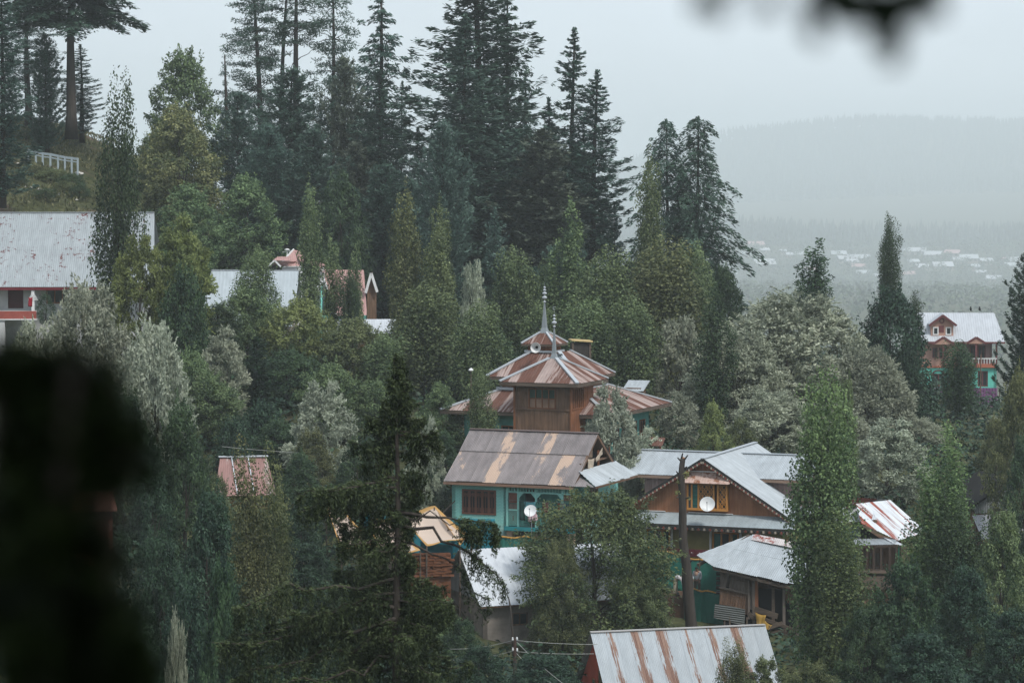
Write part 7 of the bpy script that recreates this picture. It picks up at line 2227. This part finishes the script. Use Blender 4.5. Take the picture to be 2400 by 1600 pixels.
T_('bushpine', 'deep', 2362, 575, 120, 226, 'dark pine at the right edge beside the far house', base=950)
T_('poplar', 'dark', 2203, 788, 78, 222, 'poplar in front of the pink and turquoise house', var=3)
T_('willow', 'silver', 2290, 955, 100, 226, 'grey bush at the foot of the far house fence')
T_('broadn', 'olive', 2335, 850, 130, 172, 'brownish olive tree on the right edge', var=1)
T_('broadn', 'olive', 2290, 960, 100, 182, 'brownish bush left of the olive tree on the right edge')
T_('willow', 'silver', 2110, 960, 120, 200, 'grey willow scrub below the dark dome tree')
T_('shrub', 'olive', 2230, 1010, 110, 205, 'dry scrub below the poplar of the far house')
# between shrine and the lower houses
T_('willown', 'pale', 1406, 890, 135, 172, 'pale willow in front of the right shrine roof')
T_('willown', 'pale', 1470, 985, 130, 176, 'pale willow between teal house and orange gable house')
T_('willown', 'silver', 1560, 900, 100, 190, 'grey willow behind the orange gable house')
T_('broadn', 'yellow', 1640, 925, 88, 182, 'yellow tipped bush above the orange gable house')
T_('broadn', 'olive', 1700, 960, 80, 186, 'olive bush behind the ridge of the orange gable house')
T_('willown', 'pale', 2040, 965, 170, 182, 'pale willow behind the streaked red and white roof')
T_('willown', 'silver', 1960, 1010, 120, 186, 'grey willow right of the front poplar')
T_('broadn', 'green', 1945, 872, 70, 176, 'bright leafy tree behind the front poplar')
# left middle
T_('willown', 'yellow', 412, 500, 150, 194, 'yellow green bushy willow right of the ragged poplar', base=800)
T_('willown', 'yellow', 318, 545, 130, 192, 'yellow green bush at the foot of the ragged poplar', base=800)
T_('round', 'dark', 420, 620, 130, 190, 'dark lower tree under the yellow green willow')
T_('willow', 'silver', 200, 655, 230, 180, 'silver green willow below the long patchy roof', var=2)
T_('willow', 'pale', 350, 745, 180, 176, 'pale willow at the right of the silver green willow', var=2)
T_('willow', 'silver', 80, 745, 180, 178, 'grey willow at the left edge below the balcony', var=2)
T_('shrub', 'dark', 105, 672, 45, 198, 'dark bush by the red balcony', base=740)
T_('willown', 'silver', 510, 755, 115, 188, 'soft drooping grey willow left of the small dark conifer')
T_('smallfir', 'deep', 588, 775, 100, 190, 'small dark conifer left of the leafy walnut')
T_('broad', 'yellow', 690, 680, 150, 202, 'leafy yellow green tree under the grey roof', var=0)
T_('broad', 'green', 570, 655, 140, 204, 'leafy green tree below the left end of the grey roof', var=0)
T_('broad', 'dark', 660, 800, 150, 194, 'dark green tree under the leafy yellow green tree', var=0)
T_('broad', 'olive', 810, 725, 140, 200, 'olive tree before the low white roof', var=0)
T_('poplar', 'green', 880, 770, 90, 196, 'leafy poplar left of the tall pair', var=3)
T_('broad', 'green', 860, 870, 130, 186, 'green tree behind the spruce top', var=0)
T_('broad', 'green', 1010, 880, 100, 182, 'green tree between spruce top and shrine', var=1)
T_('round', 'deep', 606, 918, 145, 178, 'dark dome shrub left of the silver bush', var=1)
T_('willown', 'pale', 742, 880, 140, 172, 'silvery white bush left of the spruce top')
T_('willown', 'pale', 975, 962, 80, 166, 'silvery bush right of the spruce top')
T_('broad', 'green', 480, 860, 140, 182, 'green tree between pale willow and dark dome shrub', var=0)
T_('broadn', 'dark', 1020, 990, 90, 172, 'green bush left of the teal house roof', var=1)
T_('shrub', 'deep', 1012, 1130, 60, 166, 'dark bush at the left corner of the teal house')
T_('broadn', 'dark', 820, 1010, 150, 160, 'dark leafy tree behind the spruce', var=0)
T_('broadn', 'dark', 690, 1040, 130, 158, 'dark leafy bush behind the left spruce boughs', var=1)
# lower left, its shade put into the dark and deep leaf tones
T_('broadn', 'dark', 430, 925, 180, 128, 'large leaved tree right of the black foreground bush', var=1)
T_('broadn', 'deep', 350, 1020, 160, 124, 'shaded tree behind the black foreground bush', var=1)
T_('broadn', 'deep', 470, 1130, 180, 114, 'dark feathery tree in the lower left', var=1)
T_('broadn', 'deep', 380, 1230, 150, 110, 'dark low tree beside the black foreground bush')
T_('poplargap', 'olive', 575, 1020, 78, 118, 'thin poplar with a dark bare stem, left of the pair', var=1)
T_('poplargap', 'olive', 640, 1035, 60, 119, 'thin poplar with a dark bare stem, right of the pair', var=1)
T_('willown', 'silver', 405, 1420, 70, 96, 'pale grey sprig bush at the bottom left', var=1)
T_('broadn', 'dark', 500, 1290, 120, 100, 'leafy bush at the bottom left of the spruce', var=0)
T_('broadn', 'deep', 560, 1400, 200, 92, 'shaded bush at the foot of the spruce', var=0)
# centre and lower right
T_('walnut', 'poplar', 1372, 1128, 340, 150, 'large walnut tree in front of the teal house', base=1478, var=0)
T_('walnut', 'olive', 1292, 1240, 130, 147, 'left bough tree of the large walnut', base=1490, var=0)
T_('walnut', 'olive', 1462, 1280, 130, 149, 'right bough tree of the large walnut', base=1490, var=0)
T_('poplarn', 'poplar', 1876, 872, 158, 143, 'tall broad poplar in front of the streaked roof', var=1)
T_('poplarn', 'poplar', 1930, 1180, 120, 141, 'lower poplar at the right side of the tall broad poplar', var=0)
T_('poplarn', 'poplar', 2166, 992, 130, 146, 'tall poplar right of the open timber shed', var=0)
T_('poplarn', 'dark', 2200, 1150, 110, 144, 'lower poplar right of the open timber shed', var=0)
T_('broadn', 'dark', 2072, 1285, 190, 130, 'large leaved dark tree below the open timber shed', var=0)
T_('broadn', 'dark', 1990, 1390, 140, 128, 'leafy bush left of the large leaved dark tree', var=0)
T_('broadn', 'green', 2310, 1175, 170, 132, 'leafy tree at the lower right edge', var=1)
T_('broadn', 'deep', 2230, 1300, 160, 126, 'dark tree in the lower right corner', var=1)
T_('broadn', 'deep', 2330, 1400, 160, 122, 'shaded bush in the lower right corner', var=0)
T_('broadn', 'deep', 2120, 1450, 220, 118, 'dark bush at the bottom right', var=0)
T_('poplarn', 'olive', 1690, 1470, 66, 122, 'upright leafy sprig before the rust striped roof', var=0)
T_('broadn', 'olive', 1760, 1510, 130, 121, 'olive bush before the rust striped roof', var=0)
T_('broadn', 'olive', 1870, 1520, 140, 120, 'olive bush at the bottom below the tall broad poplar', var=0)
T_('broadn', 'deep', 1240, 1500, 190, 128, 'dark bush behind the wire pole', var=0)
T_('broadn', 'deep', 1100, 1480, 150, 124, 'dark bush left of the wire pole', var=0)
T_('broadn', 'deep', 1285, 1500, 100, 136, 'dark bush left of the red gable wall', var=0)

# more of the thicket in the lower left and around the houses
T_('broadn', 'dark', 300, 900, 150, 150, 'dark green tree under the pale willow, above the black bush', var=0)
T_('broadn', 'dark', 440, 1010, 120, 158, 'green tree left of the rose coloured roof', var=0)
T_('broadn', 'deep', 690, 1150, 130, 146, 'dark leafy tree below the rose coloured roof', var=0)
T_('broadn', 'olive', 720, 985, 120, 164, 'olive tree right of the rose coloured roof', var=0)
T_('broadn', 'deep', 520, 1200, 140, 126, 'shaded tree between the feathery tree and the thin poplars', var=0)
T_('broadn', 'deep', 700, 1240, 170, 138, 'dark tree left of the cream awnings', var=0)
T_('broadn', 'deep', 800, 1330, 190, 136, 'dark tree below the left cream awning', var=0)
T_('broadn', 'green', 985, 1345, 150, 141, 'leafy bush before the firewood stack', var=0)
T_('broadn', 'green', 900, 1370, 120, 139, 'leafy bush left of the firewood stack', var=0)
T_('broadn', 'dark', 1060, 1420, 110, 138, 'small bush at the corner of the grey building', var=0)
T_('broadn', 'deep', 650, 1430, 200, 112, 'shaded bush behind the left spruce boughs', var=0)
T_('broadn', 'deep', 800, 1480, 200, 108, 'shaded bush behind the spruce trunk', var=0)
T_('broadn', 'deep', 420, 1330, 140, 104, 'dark bush at the right of the black bush', var=0)
T_('willow', 'silver', 1770, 900, 200, 190, 'low grey willow behind the tall broad poplar', var=0)
T_('willow', 'silver', 1900, 930, 200, 192, 'low grey willow right of the tall broad poplar', var=0)
T_('broad', 'green', 925, 730, 90, 210, 'green tree behind the left of the tall poplar pair', var=1)
T_('broad', 'dark', 1140, 760, 120, 200, 'dark tree left of the shrine spires', var=1)
T_('broad', 'dark', 1050, 760, 120, 204, 'dark tree between tall poplar pair and shrine', var=1)
T_('broad', 'green', 760, 830, 130, 186, 'green tree above the silvery white bush', var=0)
T_('broad', 'dark', 500, 700, 110, 200, 'dark tree left of the leafy green tree', var=1)
T_('poplar', 'green', 1240, 700, 90, 206, 'dense poplar left behind the tall shrine spire', var=3, group=GP)
T_('poplar', 'green', 1350, 690, 100, 206, 'dense poplar right behind the front shrine spire', var=3, group=GP)
T_('broadn', 'dark', 2260, 1060, 120, 190, 'dark tree above the corrugated shed', var=0)
T_('broadn', 'dark', 2360, 1000, 120, 168, 'dark tree at the right edge over the corrugated shed', var=1)
T_('fir', 'fir', 1050, 330, 130, 262, 'dark fir low between blue grey pine and twin firs', group=GH)
T_('bushpine', 'fir', 940, 420, 110, 256, 'dark pine low under the gap of sky', group=GH)
T_('fir', 'fir', 1270, 230, 110, 266, 'dark fir left of the pointed dark spruce', group=GH)
T_('bushpine', 'fir', 1120, 600, 150, 240, 'dark low pine behind the silvery tree', group=GH)
T_('bushpine', 'fir', 1300, 560, 150, 246, 'dark low pine behind the tall shrine poplar', group=GH)

T_('broadn', 'dark', 600, 1165, 110, 150, 'dark bush hiding the foot of the rose roofed house', var=0)
T_('broadn', 'green', 500, 1090, 80, 152, 'leafy bush at the left corner of the rose coloured roof', var=0)
T_('round', 'deep', 540, 960, 120, 172, 'dark round shrub above the rose coloured roof', var=1)
T_('broad', 'dark', 640, 960, 120, 176, 'dark tree behind the rose coloured roof', var=0)
T_('broad', 'green', 440, 800, 120, 184, 'green tree below the dark lower willow tree', var=0)

# undergrowth between the trees
def undergrowth():
    rs = np.random.RandomState(9)
    n = 5200
    D = rs.uniform(92, 262, n); u = rs.uniform(-0.2, 0.2, n)
    xy = np.c_[u * D, D]
    z = gz_arr(xy)
    keep = np.ones(n, bool)
    for (hx, hy, hr) in CLEAR:
        keep &= np.hypot(xy[:, 0] - hx, xy[:, 1] - hy) > hr
    # the grazed hill stays open
    py = 430 - z * FPX / xy[:, 1]; px = 1200 + xy[:, 0] / xy[:, 1] * FPX
    keep &= ~((xy[:, 1] > 232) & (px < 640))
    xy, z = xy[keep], z[keep]
    C = np.c_[xy, z + 0.35]
    R = rs.uniform(0.6, 1.9, len(C))
    cd = Cards()
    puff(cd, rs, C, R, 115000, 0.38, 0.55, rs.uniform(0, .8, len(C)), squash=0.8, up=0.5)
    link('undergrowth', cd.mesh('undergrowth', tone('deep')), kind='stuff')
undergrowth()

def hill_grass():
    rs = np.random.RandomState(17)
    n = 26000
    D = rs.uniform(234, 292, n); u = rs.uniform(-0.186, -0.085, n)
    xy = np.c_[u * D, D]
    # tufts grow in clumps, thin on the trodden strip along the rail
    f = np.sin(xy[:, 0] * .9 + np.sin(xy[:, 1] * .5) * 2) + np.sin(xy[:, 1] * .7 + xy[:, 0] * .3) + rs.normal(0, .9, n)
    xy = xy[f > -.2]
    n = len(xy)
    P = np.c_[xy, gz_arr(xy) + .1]
    T = np.c_[rs.normal(0, .5, (n, 2)), np.ones(n)]
    cd = Cards()
    cd.add(P, T, rnd_dirs(rs, n), rs.uniform(.2, .6, n), rs.uniform(.06, .2, n), rs.rand(n))
    link('grass', cd.mesh('grass', leafmat('hill_grass', (.05, .06, .025, 1), (.17, .16, .08, 1), trans=.2)), kind='stuff')
hill_grass()
# ------------------------------------------------------------------ foreground spruce with hanging twigs
def front_spruce():
    D = 62.0
    s = FPX / D / S                         # display pixels per metre
    top = at(906 * S, 815 * S, D); bot = at(916 * S, 1568 * S, D)
    g = gz(bot.x, bot.y)
    H = top.z - g
    r = empty('spruce_tree', (bot.x, bot.y, g), 0, 'large dark spruce with hanging twigs standing in front of the village', 'tree')
    o = Vector(r.location)
    rs = np.random.RandomState(2)
    X = lambda px: (px - 912) / s
    Zp = lambda py: top.z - g - (py - 815) / s
    env_l = [(815, 4), (850, 26), (900, 40), (950, 62), (1000, 120), (1060, 140), (1110, 215), (1150, 250), (1210, 235), (1260, 300), (1320, 400), (1400, 420), (1500, 430), (1700, 420), (2000, 380)]
    env_r = [(815, 4), (850, 20), (900, 34), (950, 55), (1000, 100), (1060, 95), (1110, 85), (1150, 80), (1200, 60), (1300, 55), (1330, 90), (1380, 150), (1450, 165), (1520, 175), (1700, 200), (2000, 220)]
    def env(tab, y):
        for (a, b), (c, d) in zip(tab[:-1], tab[1:]):
            if a <= y <= c: return b + (d - b) * (y - a) / (c - a)
        return tab[-1][1]
    cd = Cards(); limbs = MB()
    def bough(z0, az, L, rise=0.0, sag=0.35, tipup=0.18, dens=1.0, hang=(.18, .55), thick=None, start=.05):
        dr = np.array([math.cos(az), math.sin(az), 0]); lt = np.array([-dr[1], dr[0], 0])
        sN = np.linspace(0, 1, 9)
        wob = rs.normal(size=(9, 3)) * .03 * L; wob[0] = 0
        ax = np.outer(L * sN, dr) + np.outer(z0 + L * (rise * sN - sag * sN ** 1.3 + tipup * sN ** 3.5), [0, 0, 1]) + wob
        limbs.tube([tuple(p) for p in ax], list((thick * .6 if thick else (.008 + .009 * L)) * (1 - .85 * sN) + .004), 6)
        m = max(5, int(L * 36 * dens))
        u = start + (1 - start) * rs.rand(m) ** .85
        i = np.minimum((u * 8).astype(int), 7); f = (u * 8 - i)[:, None]
        P = ax[i] * (1 - f) + ax[i + 1] * f
        sg = rs.choice([-1, 1], m)
        side = rs.rand(m) ** 1.2 * np.clip(.34 * L * (1.1 - u), .05, .5)
        Q = P + np.outer(sg * side, lt) + np.outer(side * .35, dr) + np.c_[np.zeros((m, 2)), -side * .25]
        # hanging twigs of needles
        hl = rs.uniform(*hang, m) * np.clip(.35 + L * .5, .35, 1.1)
        tb = rs.uniform(.05, .6, m)
        steps = 8
        for k in range(steps):
            q = (k + rs.rand(m)) / steps
            keep = rs.rand(m) < .95
            C = Q + np.c_[rs.normal(0, .03, (m, 2)) + .05 * np.outer(np.sin(q * 4), [1, 0]), -hl * q]
            for w in range(3):
                T = np.c_[rs.normal(0, .75, (m, 2)), -.7 - rs.rand(m) * .6]
                cd.add(C[keep] + rs.normal(0, .018, (keep.sum(), 3)), T[keep], rnd_dirs(rs, keep.sum()), rs.uniform(.05, .12, keep.sum()), .024, np.clip(tb + rs.normal(0, .2, m) - .15 * q, 0, 1)[keep])
        # needles on top of the bough
        for w in range(6):
            C = P + rs.normal(0, .035, (m, 3)) + np.outer(sg * side * rs.rand(m), lt)
            T = np.outer(np.ones(m), dr) * .8 + np.outer(sg, lt) * .7 + np.c_[rs.normal(0, .4, (m, 2)), rs.uniform(-.1, .5, m)]
            cd.add(C, T, rnd_dirs(rs, m) + np.array([0, 0, .8]), rs.uniform(.06, .13, m), .026, np.clip(tb + .3 + rs.normal(0, .2, m), 0, 1))
    y = 822.0; k = 0
    while y < 1990:
        n = 3 if y < 1000 else (3 if y < 1320 else 4)
        for j in range(n):
            az = k * 2.4 + rs.uniform(-.4, .4); k += 1
            c = math.cos(az)
            if math.sin(az) < -.4 and y > 940 and rs.rand() < .72: continue
            if y > 980 and rs.rand() < .22: continue
            L = (env(env_r, y) if c > 0 else env(env_l, y)) / s
            avg = (env(env_l, y) * .5 + env(env_r, y) * .5) / s
            L = (L * abs(c) + avg * .8 * (1 - abs(c))) * rs.uniform(.55, 1.08)
            if 1165 < y < 1310 and c > -.1: L *= .7
            if L < .06: L = .06
            bough(Zp(y), az, L, rise=.12 if y < 1000 else .02, sag=.32 if y > 980 else .2, dens=1.15 if y < 1500 else .8)
        y += 13 if y < 1000 else 19
    # the two long boughs that reach out to the right, and the low left ones
    bough(Zp(1180), -.15, X(1145), rise=.05, sag=.16, tipup=-.05, dens=.95, hang=(.2, .5), thick=.06, start=.5)
    bough(Zp(1185), -.3, X(1110), rise=.05, sag=.12, tipup=-.12, dens=.8, hang=(.2, .5), thick=.03, start=.7)
    bough(Zp(1205), -.1, X(1165), rise=-.05, sag=.38, tipup=-.12, dens=.6, hang=(.25, .55), thick=.07, start=.55)
    bough(Zp(1250), .1, X(1120), rise=-.02, sag=.4, tipup=-.25, dens=.35, hang=(.25, .6), thick=.045, start=.6)
    bough(Zp(1000), -.2, X(1018), rise=.12, sag=.25, tipup=-.1, dens=1.2, hang=(.25, .6))
    for (yy, xx) in ((1100, 672), (1120, 690), (1330, 520), (1400, 500), (1480, 480)):
        bough(Zp(yy), math.pi + rs.uniform(-.3, .3), -X(xx), rise=.0, sag=.1, tipup=-.1, dens=1.2, hang=(.25, .65), start=.08)
    # leader
    for q in range(70):
        z = H - rs.rand() ** 1.5 * .5
        d = rnd_dirs(rs, 6) + np.array([0, 0, .5])
        cd.add(np.array([[(H - z) * .03 * rs.normal() + X(906), 0, z]] * 6), d, rnd_dirs(rs, 6), .1, .03, rs.rand(6) * .7)
    lm = leafmat('spruce_needles', (.010, .02, .009, 1), (.105, .14, .058, 1), trans=.1, rough=.6, spec=.2)
    link('crown', cd.mesh('spruce_crown', lm), r)
    pts = [(X(916) + (X(906) - X(916)) * q + .03 * math.sin(q * 17), .02 * math.sin(q * 11), -.4 + (H + .3) * q) for q in np.linspace(0, 1, 22)]
    rad = [.19 * (1 - q) ** .8 + .012 for q in np.linspace(0, 1, 22)]
    limbs.tube(pts, rad, 10).build('trunk', wood('spruce_bark', (0.085, 0.072, 0.062, 1), (0.035, 0.03, 0.027, 1), 0.9), r, smooth=True)
front_spruce()

# ------------------------------------------------------------------ things close to the camera: black bush, overhanging tree
M_near = leafmat('near_leaves', (.006, .012, .004, 1), (.03, .055, .012, 1), trans=.3, rough=.6, spec=.1)  # leaf colour darkened to carry part of the bush's shade
def near_bush():
    D = 2.4
    rs = np.random.RandomState(13)
    g = gz(-.56, D)
    r = empty('foreground_bush', (-.56, D, g), 0, 'black out of focus bush filling the lower left corner', 'bush')
    o = np.array([-.56, D, g])
    C, R = [], []
    def add(px, py, rad_px, dd=0.0):
        p = at(px + 4, py - 14, D + dd); C.append(np.array(p) - o); R.append((rad_px * 1.06 + 6) * D / FPX)
    for (px, py, q) in [(-60, 890, 70), (-20, 880, 60), (40, 885, 55), (150, 880, 50), (240, 960, 40), (300, 1040, 36), (330, 1080, 26), (40, 930, 80), (140, 925, 80), (190, 950, 66), (60, 1040, 100), (180, 1040, 110), (250, 1040, 75), (290, 1070, 50), (100, 880, 50), (200, 890, 45), (225, 955, 45), (265, 1010, 45), (70, 1180, 110), (150, 1150, 80), (225, 1110, 50), (120, 1225, 70), (290, 1500, 40), (320, 1575, 44), (60, 1300, 120), (140, 1270, 80), (190, 1300, 60), (230, 1290, 40), (245, 1330, 34), (70, 1430, 130), (180, 1420, 100), (225, 1440, 66), (70, 1560, 130), (200, 1550, 130), (262, 1530, 66), (300, 1610, 76), (120, 1680, 160), (300, 1680, 110)]:
        for dd in (-.12, .05, .22): add(px + rs.uniform(-15, 15), py + rs.uniform(-15, 15), q * rs.uniform(.85, 1.05), dd)
    edge = [(-10, 850), (30, 842), (95, 828), (150, 850), (200, 846), (232, 885), (262, 930), (296, 985), (326, 1030), (348, 1075), (340, 1115), (300, 1140), (250, 1160), (215, 1200), (222, 1240), (245, 1275), (270, 1310), (272, 1350), (278, 1400), (300, 1450), (330, 1510), (362, 1565), (378, 1605)]
    for (px, py) in edge:      # thin sprays that fray the outline
        for _ in range(5): add(px + rs.normal() * 24, py + rs.normal() * 20, rs.uniform(8, 20), rs.uniform(-.15, .25))
    for _ in range(150):   # body of the bush outside the frame
        p = np.array([rs.uniform(-.75, -.1), rs.uniform(-.35, .5), 0]); z0 = -g - .42 - .35 * abs(p[0] + .25)
        p[2] = rs.uniform(.15, max(.3, z0)); C.append(p); R.append(rs.uniform(.07, .14))
    C, R = np.array(C), np.array(R)
    cd = Cards()
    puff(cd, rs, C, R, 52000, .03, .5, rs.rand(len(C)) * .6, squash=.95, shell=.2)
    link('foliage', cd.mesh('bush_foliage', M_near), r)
    m = MB()
    for k in range(16):
        c = C[rs.choice(len(C))]
        m.tube([(rs.uniform(-.1, .1), rs.uniform(-.1, .1), -.1), tuple(c * np.array([.5, .5, .6])), tuple(c)], [.018, .012, .005], 6)
    m.build('stem', M_bark, r, smooth=True)
near_bush()

def overhanging_tree():
    rs = np.random.RandomState(21)
    bx, by = 2.3, -1.6
    g = gz(bx, by)
    r = empty('overhanging_tree', (bx, by, g), 0, 'tree beside the viewpoint with blurred twigs hanging into the top right corner', 'tree')
    o = np.array([bx, by, g])
    cd = Cards()
    # hanging twigs in view
    C, R = [], []
    D = 2.0
    def add(px, py, q, dd=0):
        p = at(px, py + 18, D + dd); C.append(np.array(p) - o); R.append(q * D / FPX)
    for (px, py, q) in [(2000, -30, 22), (2060, -25, 26), (2110, 5, 26), (2140, -25, 22), (2010, 10, 22), (2030, 20, 26), (2075, 45, 32), (2085, 80, 26), (2092, 105, 18), (1960, 15, 18), (1905, -5, 22), (1900, 30, 16), (1905, 50, 13), (1930, -30, 30), (1790, -12, 18), (1800, 0, 14), (1660, -12, 22), (1685, 8, 13), (1640, -20, 18), (2080, 60, 30), (2090, 90, 22), (2095, 120, 14), (2060, 10, 40), (2130, -10, 40), (1980, -20, 40), (1900, 60, 14), (2195, 10, 13), (2180, -30, 28)]:
        add(px, py, q)
    C_, R_ = np.array(C), np.array(R)
    puff(cd, rs, C_, R_ * 1.15, 800, .018, .35, rs.rand(len(C)) * .7, squash=1.2, shell=.2, droop=.5)
    # unseen broad canopy, added over the viewpoint to shade the near bush
    n = 150
    a = rs.rand(n) * 6.28; q = 7.0 * rs.rand(n) ** .5
    Cc = np.c_[bx - .5 + q * np.cos(a), by + q * np.sin(a) - 1.0, 4.2 + rs.rand(n) * 3.6 - .03 * q ** 2] - np.array([bx, by, g])
    puff(cd, rs, Cc, rs.uniform(.7, 1.5, n), 15000, .3, .5, rs.rand(n), squash=.6, shell=.3)
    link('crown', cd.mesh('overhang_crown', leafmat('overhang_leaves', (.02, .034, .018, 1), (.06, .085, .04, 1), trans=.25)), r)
    m = MB()
    m.tube([(0, 0, -.4), (.05, 0, 1.5), (-.05, .05, 3.5), (-.1, 0, 6.0)], [.22, .18, .15, .06], 10)
    for c in Cc[rs.choice(n, 14)]:
        m.tube([(0, 0, 2.6 + rs.rand() * 2), tuple(c * .5 + np.array([0, 0, 2.4])), tuple(c)], [.08, .05, .015], 6)
    b0 = np.array([0, 0, 2.0])
    e = np.array(at(2000, -150, D)) - o
    m.tube([tuple(b0), tuple(b0 * .4 + e * .6 + np.array([0, 0, .25])), tuple(e)], [.05, .03, .012], 6)
    for c in (at(2080, 70, D), at(1905, 30, D), at(1680, -10, D), at(2150, -30, D)):
        m.tube([tuple(e), tuple((e + np.array(c) - o) / 2 + np.array([0, 0, .01])), tuple(np.array(c) - o)], [.008, .005, .002], 6)
    m.build('trunk', M_bark, r, smooth=True)
overhanging_tree()

def near_hillside():
    # shaded scrub on the slope under and behind the viewpoint
    rs = np.random.RandomState(31)
    n = 260
    xy = np.c_[rs.uniform(-9, 9, n), rs.uniform(-9, 7, n)]
    k = np.hypot(xy[:, 0], xy[:, 1]) > 1.3
    k &= ~((np.abs(xy[:, 0]) < .45 * np.maximum(xy[:, 1], 0) + .3) & (xy[:, 1] > 0))
    xy = xy[k]
    C = np.c_[xy, gz_arr(xy) + .25]
    cd = Cards()
    puff(cd, rs, C, rs.uniform(.3, .6, len(C)), 16000, .12, .5, rs.rand(len(C)) * .6)
    link('undergrowth', cd.mesh('near_undergrowth', M_near), kind='stuff')
near_hillside()
